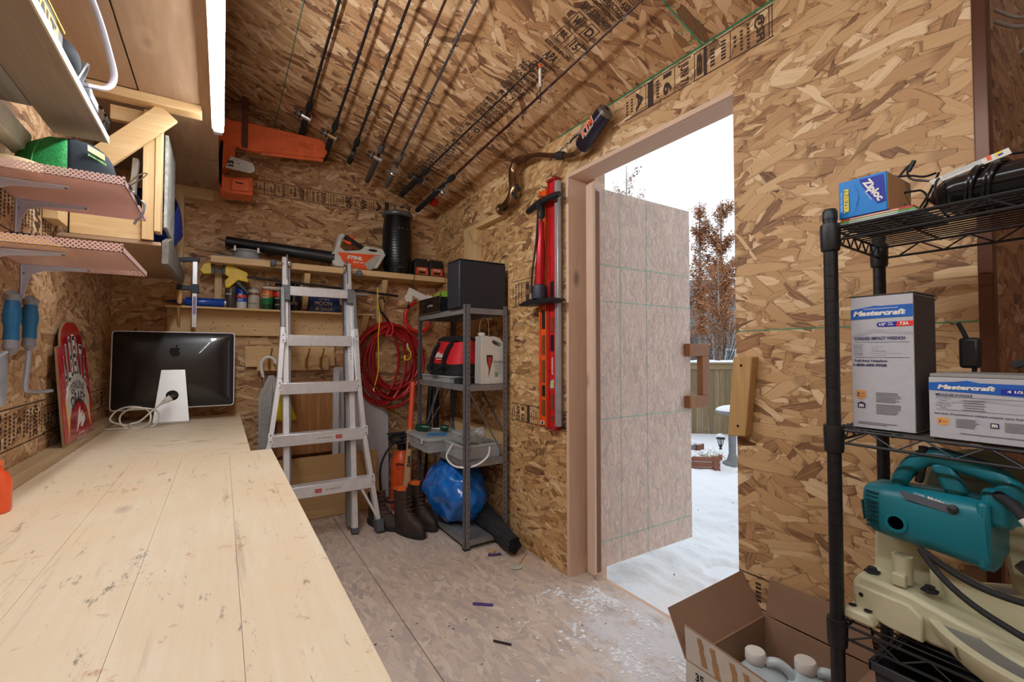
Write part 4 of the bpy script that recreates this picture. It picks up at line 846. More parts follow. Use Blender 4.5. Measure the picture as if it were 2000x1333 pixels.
# hook board, umbrella, cloth and boards behind the ladder
hb = thing('hook_rack', 'timber hook board with brass double hooks behind the ladder', 'hook rack', (.4, 3.54, 1.03))
part(hb, 'back_board', ubox(.13, .70, 3.54, 3.557, 1.055, 1.185), M_pine['X'], bev=.002)
part(hb, 'end_block', ubox(.131, .245, 3.522, 3.539, 1.045, 1.125), M_pine['X'], bev=.002); part(hb, 'end_block', ubox(.64, .70, 3.522, 3.539, 1.045, 1.125), M_pine['X'], bev=.002)
part(hb, 'front_board', ubox(.20, .655, 3.500, 3.521, 1.018, 1.115), M_pine['X'], bev=.002)
for x in (.272, .505, .600):
    q = part(hb, 'hook', MB().tube(smooth_pts([(x + .012, 3.455, 1.160), (x + .01, 3.46, 1.145), (x + .004, 3.49, 1.105), (x, 3.494, 1.07), (x, 3.492, 1.045), (x, 3.47, 1.030), (x, 3.46, 1.05)], 4), .005, 8).ell((x + .012, 3.455, 1.165), .008, .008, .008, 10, 6), M_brass, label='brass coat hook')
    part(hb, 'hook_plate', MB().prism([(x - .012, 1.035), (x + .012, 1.035), (x + .010, 1.105), (x, 1.115), (x - .010, 1.105)], (0, 3.4955, 0), X_, Z_, Y_ * .004), M_brass)
um = thing('umbrella', 'clear furled umbrella with white crook handle on the left hook', 'umbrella', (.25, 3.43, .45))
part(um, 'crook_handle', MB().tube(smooth_pts([(.232, 3.44, .98), (.222, 3.44, 1.04), (.222, 3.44, 1.075), (.240, 3.44, 1.105), (.268, 3.44, 1.112), (.295, 3.44, 1.098), (.305, 3.44, 1.070)], 6), .010, 10), M_white)
part(um, 'folded_canopy', MB().grid(lambda a, b: V((.236 + .045 * (1 - b), 3.44, .99 - b * .58)) + V((cos(a * 2 * pi), .7 * sin(a * 2 * pi), 0)) * ((.012 + .052 * min(1, b * 4) * (1 - .82 * b) ) * (1 + .22 * sin(a * 2 * pi * 8))), 64, 14, closed_u=True), mat('clear_vinyl', (206, 208, 206), .25, alpha=.62, var=.15, vs=40))
part(um, 'shaft', MB().cyl((.234, 3.44, 1.0), (.286, 3.44, .38), .005, n=8), M_alu)
yl = solo('yellow_cloth', 'yellow cloth hanging behind the lower left ladder rail', 'cloth', MB().grid(lambda a, b: V((.30 + a * (.07 + .065 * b), 3.40 + .008 * sin(a * 16), .90 - b * .215)), 14, 10), mat('yellow_fabric', (222, 196, 20), .8)); yl.modifiers.new('s', 'SOLIDIFY').thickness = .004
wbd = thing('hanging_cutting_board', 'brown striped timber panel hung by a tape behind the ladder', 'board', (.5, 3.49, .43))
part(wbd, 'panel', ubox(.325, .69, 3.485, 3.503, .43, .95), wood('striped_fir', (196, 142, 86), 'Z', dark=(160, 106, 60), across=18, knots=False, ring=.8), bev=.002)
part(wbd, 'strap', MB().tube([(.44, 3.475, .95), (.512, 3.462, 1.035), (.590, 3.459, 1.06), (.66, 3.475, .95)], .004, 6, flat=.6), mat('tape_strap', (150, 124, 96), .7))
solo('melamine_board', 'tall white board leaning in the corner below the red hose', 'panel', MB().prism([(.70, .03), (1.10, .03), (1.10, .705), (.86, 1.035), (.70, 1.035)], (0, 3.50, 0), X_, V((0, .03, 1)).normalized(), Y_ * .012), mat('white_melamine', (214, 216, 222), .4, var=.02))
solo('white_strip', 'narrow white board standing behind the right ladder rail', 'panel', ubox(.675, .715, 3.44, 3.455, .05, 1.03), mat('white_melamine', (214, 216, 222), .4, var=.02))
for k, (x0, x1, z0, z1, y, lb_) in enumerate(((.20, .985, .235, .420, 3.395, 'upper of the two pine boards leaning behind the ladder feet'), (.20, 1.01, .003, .232, 3.375, 'lower of the two pine boards leaning behind the ladder feet'))):
    solo('pine_board', lb_, 'board', MB().prism([(x0, z0), (x1, z0), (x1, z1), (x0, z1)], (0, y, 0), X_, V((0, .06, 1)).normalized(), Y_ * .019), wood('leaning_pine_%d' % k, (222, 188, 138) if k else (214, 178, 126), 'X', dark=(196, 152, 98)), bev=.002, group='leaning pine boards')

# multi-position ladder
ld = thing('ladder', 'folded aluminium multi-position ladder with flared lower section', 'ladder', (.54, 2.95, 0))
def LP(x, z, off=0): return V((x, 2.95 + .214 * z - off, z))
LN = V((0, -1, .214)).normalized()
M_al2 = mat('brushed_aluminium', (236, 238, 242), .36, .45, var=.06, vs=30); M_gf = mat('grey_foot', (84, 90, 98), .6)
for s_, xa, xb in ((-1, .335, .343), (1, .722, .748)):
    part(ld, 'inner_rail', MB().bar(LP(xa, .03, -.03), LP(xb, 1.77, -.03), .034, .055, LN), M_al2, bev=.002)
    part(ld, 'rear_rail', MB().bar(LP(xa - .022 * s_, .03, -.10), LP(xb - .022 * s_, 1.70, -.05), .022, .055, LN), M_gal, bev=.002)
    part(ld, 'inner_foot', MB().bar(LP(xa, .0, -.03) + V((0, 0, .002)), LP(xa, .035, -.03), .038, .062, LN), M_gf, bev=.003)
    e = -1 if s_ < 0 else 1; x1 = .322 if s_ < 0 else .762
    pts = [LP(.100, .02, .02), LP(.246, .605, .02), LP(.300, .98, .02), LP(.322, 1.30, .02)] if s_ < 0 else [LP(.861, .03, .02), LP(.796, .575, .02), LP(.772, .98, .02), LP(.768, 1.30, .02)]
    for a, b in zip(pts[:-1], pts[1:]): part(ld, 'flared_rail', MB().bar(a, b, .028, .05, LN), M_al2, bev=.002)
    part(ld, 'upper_rail', MB().bar(LP(pts[-1].x, 1.30, .02), LP(pts[-1].x, 1.56, .02), .022, .05, LN), M_gal, bev=.002)
    part(ld, 'shoe', MB().bar(LP(pts[0].x, .0, .02) + V((0, -.006, .002)), LP(pts[0].x * .99 + .01 * pts[1].x, .075, .02), .048, .085, LN), M_gf, bev=.006)
    part(ld, 'lock_collar', MB().bar(LP(xb, 1.475, .0), LP(xb, 1.575, .0), .048, .07, LN), mat('grey_plastic3', (120, 124, 130), .5), bev=.004)
    part(ld, 'lock_knob', MB().cyl(LP(xb + .03 * s_, 1.555, .01), LP(xb + .12 * s_, 1.555, .01), .016, n=14).cyl(LP(xb + .12 * s_, 1.555, .01), LP(xb + .13 * s_, 1.555, .01), .012, n=12), M_steel)
    part(ld, 'hinge_plate', MB().lathe([(.0, -.008), (.030, -.008), (.032, 0), (.030, .008), (.0, .008)], LP(xb - .026 * s_, 1.735, -.02), (1, 0, 0), n=20), M_steel)
    part(ld, 'hinge_plate', MB().bar(LP(xb - .012 * s_, 1.62, -.02), LP(xb - .012 * s_, 1.79, -.02), .010, .04, LN), M_gal, bev=.002)
    part(ld, 'wheel', MB().lathe([(.0, -.016), (.022, -.016), (.026, -.008), (.026, .010), (.018, .016), (.0, .016)], LP(xb + .070 * s_, 1.705 + (.02 if s_ < 0 else 0), .0), (1, 0, 0), n=20), mat('wheel_grey', (98, 102, 112), .6))
    part(ld, 'wheel_axle', MB().cyl(LP(xb + .01 * s_, 1.71 + (.015 if s_ < 0 else 0), .0), LP(xb + .06 * s_, 1.71 + (.015 if s_ < 0 else 0), .0), .008, n=10), M_steel)
def rung(x0, x1, z, zr=None, d=.0, sticker=None, wide=.07):
    zr = z if zr is None else zr
    part(ld, 'rung', MB().bar(LP(x0, z, d - .005), LP(x1, zr, d - .005), .068, .020, Z_).bar(LP(x0, z, d + .030) - V((0, 0, .026)), LP(x1, zr, d + .030) - V((0, 0, .026)), .010, wide, Z_), M_al2, bev=.003)
    if sticker:
        c = LP(x0 + (x1 - x0) * sticker, z + (zr - z) * sticker, d + .0362) - V((0, 0, .028)); part(ld, 'sticker', MB().rect(c, X_, Z_, .17, .030, 0).rect(c + V((.055 if z > .5 else -.055, -.001, .0)), X_, Z_, .038, .022, 1).text('DANGER', c + V((.055 if z > .5 else -.055, -.0015, .0)), X_, Z_, .008, 0, wd=.028).text('READ LABELS BEFORE USE', c + V((-.03 if z > .5 else .03, -.001, .0)), X_, Z_, .008, 2, wd=.09), [M_paper, M_red, M_txt], smooth=False)
rung(.352, .735, 1.565, d=.0, wide=.05)
rung(.352, .740, 1.245); rung(.300, .760, .945, d=.02); rung(.256, .790, .64, d=.02, sticker=.6); rung(.19, .825, .335, d=.02, sticker=.58)
for (x, z) in ((.30, .945), (.765, .945), (.25, .64), (.80, .64), (.83, .335), (.322, 1.24), (.768, 1.24)):
    part(ld, 'rivet_plate', MB().bar(LP(x, z - .035, .048), LP(x, z + .025, .048), .030, .004, LN), M_al2, bev=.001)
    for q in (-.022, .012): part(ld, 'rivet', MB().lathe([(.005, 0), (.004, .003), (0, .004)], LP(x, z + q, .051), tuple(LN), n=10), M_zinc)
part(ld, 'brace', MB().bar(LP(.755, .29, .03), LP(.845, .10, .045), .014, .010, LN), M_al2, bev=.001); part(ld, 'brace', MB().bar(LP(.30, .29, .03), LP(.14, .10, .045), .014, .010, LN), M_al2, bev=.001)
mb = MB()
for k in range(9): mb.rect(LP(.738, 1.10 + k * .022, .0) + V((-.001, -.0, 0)), Y_, Z_, .016, .012)
part(ld, 'rail_print', mb, M_txt, smooth=False, kind='stuff')

# red air hose coil with a black carabiner strap
M_hose = mat('red_rubber_hose', (176, 26, 30), .38, var=.1)
hs = thing('air_hose', 'big coil of dark red air hose hung on the back wall', 'hose', (1.1, 3.46, .75))
coils = [((1.09, 1.085), .235, .300, 0), ((1.10, 1.10), .205, .270, 1), ((1.12, 1.10), .175, .250, 2), ((1.06, 1.07), .245, .31, 3), ((1.02, 1.03), .200, .285, 4), ((1.14, 1.08), .215, .285, 5), ((1.13, 1.12), .155, .230, 6), ((1.00, 1.05), .165, .275, 7), ((1.15, 1.12), .185, .26, 8), ((1.10, 1.03), .20, .25, 9)]
for (c, rx, rz, k) in coils:
    y0 = 3.535 - .011 * (k % 6) - .004 * k; pts = []
    ph = rg.uniform(0, 6)
    for j in range(36):
        a = 2 * pi * j / 36; top = 1.40 - .006 * k
        x = c[0] + rx * cos(a); z = c[1] + rz * sin(a) * (1.0 if sin(a) < 0 else .98); x += .010 * sin(2 * a + ph); z += .010 * cos(3 * a + ph)
        t_ = max(0, sin(a)); z = z + (top - .02 - (c[1] + rz)) * t_ ** 3 * .7; x = x + (1.10 - c[0]) * t_ ** 3 * .6
        pts.append((x, y0 - .006 * sin(a + ph), z))
    part(hs, 'hose_loop', MB().tube(smooth_pts(pts, 2, closed=True), .0105, 8, closed=True), M_hose)
part(hs, 'hose_end', MB().tube(smooth_pts([(1.02, 3.47, .74), (.98, 3.46, .80), (.90, 3.46, .90), (.86, 3.46, 1.0), (.85, 3.47, 1.10)], 6), .0105, 8), M_hose)
part(hs, 'hose_end', MB().tube(smooth_pts([(1.045, 3.455, .72), (1.16, 3.45, .73), (1.26, 3.45, .80), (1.29, 3.46, .90)], 6), .0105, 8), M_hose)
for (x, z) in ((1.03, .735), (1.06, .71), (1.02, .86), (1.10, .70)): part(hs, 'fitting', MB().lathe([(.008, 0), (.008, .012), (.011, .014), (.011, .03), (.007, .032), (.007, .045)], (x, 3.452, z), (.7, 0, -.4), n=10), M_brass)
part(hs, 'strap_hook', MB().tube(smooth_pts([(1.075, 3.44, 1.375), (1.03, 3.43, 1.43), (1.0, 3.43, 1.47), (.99, 3.43, 1.53), (1.005, 3.43, 1.56), (1.03, 3.43, 1.55), (1.035, 3.43, 1.52)], 6), [.012] * 18 + [.008] * 19, 8, flat=.6), M_blk)
part(hs, 'strap_loop', MB().tube(smooth_pts([(1.08, 3.435, 1.38), (1.10, 3.425, 1.34), (1.09, 3.42, 1.28), (1.05, 3.42, 1.27), (1.075, 3.425, 1.33)], 5), .006, 8), mat('red_strap', (220, 40, 44), .6))
ylh = thing('yellow_hook', 'yellow plastic carabiner hook hanging inside the hose coil', 'hook', (1.24, 3.42, 1.05)); part(ylh, 'hook', MB().tube(smooth_pts([(1.22, 3.43, 1.195), (1.225, 3.42, 1.17), (1.24, 3.41, 1.14), (1.235, 3.41, 1.10), (1.205, 3.41, 1.085), (1.19, 3.41, 1.10), (1.195, 3.41, 1.12)], 5), .008, 8, flat=.6), M_yel)
part(ylh, 'tip', MB().cyl((1.219, 3.43, 1.19), (1.219, 3.43, 1.215), .006, n=10), M_white)
yd = thing('bungee_cord', 'thin yellow bungee cord hanging beside the ladder', 'cord', (.95, 3.33, .9)); part(yd, 'cord', MB().tube(smooth_pts([(.955, 3.335, 1.62), (.958, 3.33, 1.50), (.972, 3.33, 1.40), (.962, 3.33, 1.25), (.966, 3.33, 1.12), (.962, 3.33, 1.0), (.940, 3.33, .905)], 6), .0045, 8), mat('yellow_cord', (226, 196, 30), .5))
part(yd, 'end_hook', MB().tube(smooth_pts([(.940, 3.33, .905), (.935, 3.33, .885), (.93, 3.325, .868), (.94, 3.32, .86)], 4), .004, 8), M_brass); part(yd, 'top_hook', MB().tube(smooth_pts([(.955, 3.335, 1.62), (.955, 3.335, 1.645), (.965, 3.34, 1.66), (.972, 3.34, 1.645)], 4), .004, 8), M_blk); part(yd, 'tie', MB().tube([(.968 + .007 * cos(a), 3.33 + .007 * sin(a), 1.44) for a in [k * .8 for k in range(8)]], .002, 6, closed=True), M_white)
# bright red hose ring hanging beside the metal shelf
rh = thing('garden_hose', 'bright red short hose loop hanging above the coil, behind the metal shelf', 'hose', (1.3, 3.5, 1.30)); part(rh, 'hose', MB().tube(smooth_pts([(1.31, 3.50, 1.545), (1.255, 3.50, 1.51), (1.225, 3.50, 1.44), (1.235, 3.50, 1.37), (1.29, 3.50, 1.32), (1.36, 3.50, 1.315), (1.41, 3.50, 1.35), (1.425, 3.50, 1.43)], 7), .014, 10), mat('bright_red_hose', (224, 40, 34), .35))
part(rh, 'wall_hook', MB().tube(smooth_pts([(1.31, 3.559, 1.57), (1.31, 3.50, 1.57), (1.31, 3.485, 1.555)], 4), .004, 8), M_zinc)
# ================================================================== ceiling: fishing rods, chainsaw case
M_rod = mat('rod_blank', (28, 26, 28), .3, var=.1); M_rodr = mat('rod_blank_brown', (70, 40, 30), .3); M_grip = mat('foam_grip', (24, 25, 27), .85)
def rod(label, p_tip, p_but, reel='cast', hook_y=None, rm=M_rod, gm=M_grip, tip_r=.0032, guides=5, spool=None, hand=1, frac=.80, rr=.0085):
    """rod hung under the sloping boards; tip and butt given as x, y and drop below the ceiling"""
    a = V((p_tip[0], p_tip[1], cz(p_tip[0]) - p_tip[2])); b = V((p_but[0], p_but[1], cz(p_but[0]) - p_but[2])); d = (b - a).normalized(); L = (b - a).length
    t = thing('fishing_rod', label, 'fishing rod', tuple(b), group=None); s_ = d.cross(cn).normalized()
    part(t, 'blank', MB().tube([a, a + d * L * .45, a + d * L * frac], [tip_r, rr * .75, rr], 8), rm)
    part(t, 'fore_grip', MB().tube([a + d * L * frac, a + d * (L * frac + .02), a + d * (L * frac + .07), a + d * (L * frac + .10)], [.011, .018, .019, .012], 12), gm)
    part(t, 'rear_grip', MB().tube([a + d * (L * frac + .16), a + d * (L * frac + .18), b - d * .02, b], [.013, .018, .019, .015], 12), gm)
    part(t, 'reel_seat', MB().tube([a + d * (L * frac + .09), a + d * (L * frac + .17)], .009, 10), M_blk)
    for k in range(guides):
        q = a + d * L * (frac * (.12 + .86 * (k / max(1, guides - 1)) ** 1.1) - .01); r_ = .006 + .010 * (k / guides) ** 1.5
        c = q + cn * (r_ + .008)
        part(t, 'guide', MB().tube([c + (s_ * cos(x) + cn * sin(x)) * r_ for x in [j * pi / 8 for j in range(16)]], .0015, 5, closed=True).tube([q - d * .012, c - cn * r_ * .9, q + d * .012], .0012, 5), M_blk if reel != 'spin' else M_gal)
    rc = a + d * (L * frac + .13) + cn * .030
    if reel == 'cast':
        rl = part(t, 'reel', MB().cyl(rc - s_ * .024, rc + s_ * .024, .017, n=18), spool or M_steel)
        part(rl, 'side_plate', MB().cyl(rc - s_ * .032, rc - s_ * .024, .025, n=20), M_gal); part(rl, 'side_plate', MB().cyl(rc + s_ * .024, rc + s_ * .034, .025, n=20), M_blk)
        h0 = rc + s_ * .046 * hand
        part(rl, 'crank', MB().bar(h0 - d * .03, h0 + d * .03, .010, .004, cn).cyl(rc + s_ * .03 * hand, h0, .005, n=8), M_gal)
        part(rl, 'knob', MB().cyl(h0 - d * .028, h0 - d * .028 + s_ * .022 * hand, .008, n=10), M_blk); part(rl, 'knob', MB().cyl(h0 + d * .028, h0 + d * .028 + s_ * .022 * hand, .008, n=10), M_blk)
    elif reel == 'fly':
        rl = part(t, 'reel', MB().cyl(rc - s_ * .012 + cn * .012, rc + s_ * .012 + cn * .012, .034, n=24), M_blk)
        part(rl, 'line_spool', MB().cyl(rc - s_ * .014 + cn * .012, rc + s_ * .014 + cn * .012, .024, n=20), spool or M_yel)
        part(rl, 'foot', MB().bar(rc - cn * .02, rc + cn * .0, .01, .03, d), M_gal)
    else:
        rl = part(t, 'reel', MB().tube([rc - cn * .02, rc + cn * .02, rc + cn * .035], [.005, .007, .012], 10), spool or M_gal)
        q = rc + cn * .045
        part(rl, 'spool', MB().lathe([(.0, -.045), (.020, -.045), (.022, -.040), (.016, -.036), (.016, -.016), (.022, -.012), (.024, 0), (.020, .02), (.0, .03)], q, tuple(d), n=20), spool or M_steel)
        part(rl, 'bail', MB().tube([q - d * .02 + (s_ * cos(x) + (-d * .6 + cn * .4) * sin(x)) * .034 for x in [j * pi / 10 for j in range(11)]], .0016, 6), M_steel)
        part(rl, 'crank', MB().tube([q, q + s_ * .04 * hand, q + s_ * .05 * hand + d * .04], .003, 8), M_gal); part(rl, 'knob', MB().ell(q + s_ * .058 * hand + d * .042, .008, .008, .008, 10, 6), M_blk)
    # small wire holders fixing it to the ceiling
    for yy in (hook_y or (2.5,)):
        f = (yy - a.y) / (b.y - a.y); c = a + (b - a) * f
        part(t, 'ceiling_hook', MB().tube(smooth_pts([c - cn * (c - cpt(c.x, c.y, 0)).length * .96, c - cn * .010 + s_ * .012, c + cn * .008 + s_ * .010, c + cn * .012, c + cn * .006 - s_ * .010, c - cn * .004 - s_ * .012], 5), .0018, 6), M_blk)
    return t
rod('black rod nearest the tube light, its reel behind the orange blade cover', (.365, .75, .05), (.435, 3.42, .045), 'cast', (1.98, 2.40), guides=7, frac=.80)
rod('second rod from the tube light, black with a gold-trimmed casting reel', (.455, .75, .05), (.60, 3.46, .075), 'cast', (2.3,), guides=7, spool=mat('gold_spool', (150, 124, 84), .3, .8), frac=.79)
rod('third rod from the tube light, black with a round yellow-green line spool', (.53, .72, .05), (.745, 3.32, .06), 'fly', (2.1, 2.6), guides=7, frac=.86, spool=mat('lime_line', (170, 176, 52), .5))
rod('fourth rod from the tube light, dark bronze with a chrome casting reel', (.62, .70, .05), (.90, 3.44, .075), 'cast', (1.85, 2.3), rm=M_rodr, guides=7, spool=M_steel, frac=.78, gm=mat('grey_grip2', (84, 78, 76), .8))
rod('fifth rod from the tube light, thin grey with a silver spinning reel', (.70, .70, .05), (1.02, 3.36, .07), 'spin', (1.75, 2.2), guides=7, rm=mat('grey_blank', (62, 60, 64), .35), frac=.80, gm=mat('grey_cork', (110, 104, 96), .7))
rod('short thin rod along the printed stamp, tip hook in front of the float', (1.12, 1.52, .045), (1.135, 3.36, .075), 'cast', (1.60, 2.80), guides=4, frac=.70, rr=.0065, spool=M_blk)
rod('longest dark red-brown rod, closest to the right wall', (1.178, .72, .05), (1.285, 3.42, .10), 'spin', (1.68, 2.84), guides=8, rm=mat('maroon_blank', (58, 24, 20), .3), frac=.72, rr=.0085, gm=M_grip)
sp_ = thing('spinning_reel', 'translucent red spinning reel in the ceiling corner by the exhaust pipe', 'reel', (1.36, 3.25, 2.27))
part(sp_, 'spool', MB().lathe([(.0, -.03), (.030, -.03), (.032, -.02), (.020, -.015), (.020, .012), (.032, .016), (.030, .03), (0, .036)], (1.33, 3.20, 2.285), (.3, -.7, -.4), n=20), mat('red_anodised', (206, 50, 26), .2, .5))
part(sp_, 'foot', MB().tube([(1.33, 3.20, 2.29), (1.35, 3.24, 2.325), (1.355, 3.25, 2.338)], [.008, .006, .012], 8), mat('red_anodised', (206, 50, 26), .2, .5)); part(sp_, 'crank', MB().tube([(1.33, 3.20, 2.28), (1.29, 3.18, 2.27), (1.275, 3.17, 2.29)], .004, 8), M_steel)
# float hanging from its hook
ft = thing('fishing_float', 'white stick float with orange top hanging by the ceiling stamp', 'float', (1.235, 1.62, 2.24))
fx, fy = 1.155, 1.585
part(ft, 'tube', MB().lathe([(.0, 0), (.006, .001), (.0065, .006), (.0065, .080), (.006, .084)], (fx, fy, 2.302), n=14), mat('milky_tube', (226, 224, 222), .3)); part(ft, 'orange_cap', MB().lathe([(.0068, 0), (.0068, .016), (.004, .019), (0, .0195)], (fx, fy, 2.386), n=14), mat('orange_cap2', (238, 96, 44), .4))
part(ft, 'lower_hook', MB().tube(smooth_pts([(fx, fy, 2.30), (fx + .001, fy, 2.285), (fx + .003, fy, 2.25), (fx + .002, fy, 2.235), (fx - .008, fy, 2.232)], 4), .0022, 6), M_blk)
part(ft, 'ring', MB().tube([(fx - .010 + .010 * cos(a), fy - .006, 2.300 + .010 * sin(a)) for a in [k * .5 for k in range(11)]], .0015, 5), M_white)

# orange chainsaw case with its blade cover
cc = thing('chainsaw_case', 'orange chainsaw case and blade cover hung in the back-left ceiling corner', 'chainsaw case', (.1, 3.3, 2.12))
M_o2 = mat('case_orange', (238, 112, 62), .42); cy = 3.27
sc_ = [(.135, 2.415), (.54, 2.455), (.572, 2.475), (.588, 2.505), (.588, 2.545), (.57, 2.58), (.545, 2.592), (.16, 2.592), (.03, 2.582), (-.04, 2.60), (-.06, 2.45), (.055, 2.43)]
part(cc, 'blade_cover', MB().prism(sc_, (0, cy, 0), X_, Z_, Y_ * .05), M_o2, bev=.008)
ib = [(.30, 2.468), (.52, 2.482), (.548, 2.50), (.552, 2.535), (.535, 2.555), (.30, 2.560)]
part(cc, 'raised_panel', MB().prism(ib, (0, cy - .006, 0), X_, Z_, Y_ * .006), M_o2, bev=.002); part(cc, 'rib', ubox(.14, .28, cy - .008, cy, 2.512, 2.522), M_o2, bev=.002); part(cc, 'lower_flange', MB().bar((.19, cy - .005, 2.405), (.56, cy - .005, 2.445), .02, .016), M_o2, bev=.003)
part(cc, 'embossing', MB().text('STIHL', (.45, cy - .0068, 2.52), -X_, -Z_, .035, wd=.10, shear=.2), mat('deep_orange', (196, 66, 30), .5), smooth=False)
bd = [(-.04, 2.60), (.0, 2.55), (.055, 2.44), (.050, 2.36), (.01, 2.30), (-.03, 2.26), (.0, 2.225), (.148, 2.250), (.152, 2.135), (.03, 2.128), (-.028, 2.132)]
part(cc, 'case_body', MB().prism(bd, (0, cy + .01, 0), X_, Z_, Y_ * .16), M_o2, bev=.012)
part(cc, 'front_box', MB().prism([(.03, 2.145), (.135, 2.150), (.130, 2.225), (.035, 2.215)], (0, cy - .012, 0), X_, Z_, Y_ * .02), M_o2, bev=.006)
part(cc, 'slot', MB().bar((.055, cy - .0135, 2.192), (.095, cy - .0135, 2.190), .003, .006), M_dark)
pl = part(cc, 'bar_plate', MB().prism([(.0, 2.276), (.135, 2.268), (.156, 2.285), (.158, 2.31), (.145, 2.335), (.03, 2.352)], (0, cy - .004, 0), X_, Z_, Y_ * .004), mat('bar_white', (206, 206, 206), .4), label='white guide bar end with black number')
part(pl, 'lettering', MB().text('15', (.03, cy - .0048, 2.308), Z_, -X_, .03, wd=.04, bold=.06).rect((.07, cy - .0048, 2.312), X_, Z_, .006, .006), M_txt, smooth=False)
part(cc, 'hanging_strap', MB().box(.085, .118, cy - .012, cy - .006, 2.42, 2.66).box(.085, .118, cy - .012, cy + .08, 2.66, 2.666).box(.085, .118, cy + .06, cy + .066, 2.66, cz(.1) - .004), mat('brown_strap', (96, 56, 44), .7), bev=.001)

# ================================================================== right wall: levels, pump, exhaust, wooden block
def level(y0, y1, z0, z1, m, name, label, wins, lettering=None, x=1.462):
    t = thing(name, label, 'level', (x, (y0 + y1) / 2, z0))
    part(t, 'web', ubox(x + .010, XR - .003, y0 + .006, y1 - .006, z0, z1), m)
    for yy in ((y0, y0 + .010), (y1 - .010, y1)): part(t, 'edge_rail', ubox(x, XR - .001, yy[0], yy[1], z0 - .001, z1 + .001), m, bev=.002)
    for (a, b, mm) in wins: part(t, 'slot', ubox(x + .006, x + .0102, y0 + .020, y1 - .020, a, b), mm)
    return t
M_olev = mat('orange_level', (232, 92, 28), .4); M_rlev = mat('red_level', (200, 36, 36), .4); M_slot = mat('slot_brown', (120, 60, 30), .8); M_vial = mat('vial_green', (190, 200, 140), .2)
l1 = level(1.955, 2.022, .745, 2.03, M_olev, 'spirit_level', 'long orange spirit level behind the bicycle pump', [(1.27, 1.37, M_blk), (1.13, 1.235, M_slot), (.98, 1.10, M_slot), (.905, .965, M_blk), (.80, .885, M_slot), (1.60, 1.75, M_slot)])
part(l1, 'barcode_sticker', MB().rect((1.4605, 1.988, .765), -Y_, Z_, .035, .02, 0).rect((1.4603, 1.988, .765), -Y_, Z_, .018, .014, 1), [M_paper, M_txt], smooth=False)
l2 = level(1.878, 1.945, .750, 2.055, M_rlev, 'spirit_level', 'long red spirit level between the orange level and silver bar', [(1.42, 1.52, M_blk), (1.25, 1.33, M_slot), (1.15, 1.235, M_blk), (.955, .995, M_vial), (.84, .92, M_slot), (.78, .81, M_slot)])
part(l2, 'end_cap', ubox(1.458, XR - .001, 1.876, 1.947, .735, .750), mat('dark_red_cap', (150, 24, 26), .5), bev=.003); part(l2, 'end_cap', ubox(1.458, XR - .001, 1.876, 1.947, 2.055, 2.07), mat('dark_red_cap', (150, 24, 26), .5), bev=.003)
part(l2, 'lettering', MB().text('JOHNSON', (1.4715, 1.912, 1.07), Z_, Y_, .018, wd=.09, bold=.03), M_white, smooth=False)
part(l2, 'vial_ring', MB().tube([(1.47, 1.911 + .02 * cos(a), .975 + .025 * sin(a)) for a in [k * pi / 8 for k in range(16)]], .003, 6, closed=True), M_gal)
sb = thing('straight_edge', 'silver aluminium straight edge hanging right of the red level', 'straight edge', (1.47, 1.86, .76)); part(sb, 'bar', ubox(1.455, 1.478, 1.845, 1.872, .760, 2.04), mat('satin_aluminium', (186, 188, 194), .4, .6), bev=.003); part(sb, 'rear_lip', ubox(1.479, XR - .002, 1.860, 1.872, .760, 2.04), M_gal)
for (y, z) in ((1.99, 2.05), (1.91, 2.085)): solo('screw_hook', 'small metal hook over the %s' % ('orange level' if y > 1.95 else 'red level'), 'hook', MB().tube(smooth_pts([(XR, y, z), (1.48, y, z), (1.465, y, z - .004), (1.462, y, z + .008)], 4), .003, 6), M_zinc)
bp = thing('bicycle_pump', 'red and black floor pump hanging in front of the two levels', 'pump', (1.42, 1.96, 1.40)); px_ = 1.425
part(bp, 'base', MB().prism([(-.17, .012), (-.13, .0), (.13, .0), (.175, .012), (.16, .022), (.05, .030), (-.06, .034), (-.13, .022)], (px_ - .03, 1.965, 1.397), -Y_, Z_, X_ * .075), M_blk, bev=.006)
part(bp, 'collar', MB().lathe([(.040, 0), (.042, .01), (.038, .07), (.030, .075)], (px_, 1.965, 1.428), n=20), mat('blue_black_collar', (52, 56, 68), .45))
part(bp, 'barrel', MB().lathe([(.026, 0), (.025, .08), (.0255, .085), (.018, .32), (.016, .34)], (px_, 1.965, 1.50), (0, -.05, 1), n=20), mat('pump_red', (186, 22, 36), .3, .3), label='tapering red barrel')
part(bp, 'rod', MB().cyl((px_, 1.947, 1.83), (px_, 1.943, 1.92), .007, n=10), M_blk); part(bp, 'head', MB().lathe([(.018, 0), (.022, .02), (.018, .06), (.010, .08)], (px_, 1.948, 1.86), n=14), M_blk)
part(bp, 'handle', MB().tube([(px_, 2.075, 1.925), (px_, 2.06, 1.927), (px_, 1.95, 1.945), (px_, 1.82, 1.945), (px_, 1.795, 1.945)], [.014, .018, .020, .018, .014], 14), M_blk)
part(bp, 'air_hose', MB().tube(smooth_pts([(px_ - .03, 1.94, 1.93), (px_ - .035, 1.93, 1.86), (px_ - .03, 1.955, 1.72), (px_ - .03, 1.985, 1.58), (px_ - .03, 2.0, 1.46)], 6), .005, 8), M_blk2)
part(bp, 'lettering', MB().text('SCHWINN', (px_ - .0235, 1.968, 1.70), V((0, .02, 1)), Y_, .016, wd=.16, bold=.04), M_white, smooth=False)
solo('pump_hook', 'metal hook holding up the bicycle pump handle', 'hook', MB().tube(smooth_pts([(XR, 1.94, 1.975), (1.43, 1.94, 1.975), (1.40, 1.94, 1.965), (1.398, 1.94, 1.985)], 4), .003, 6), M_zinc)
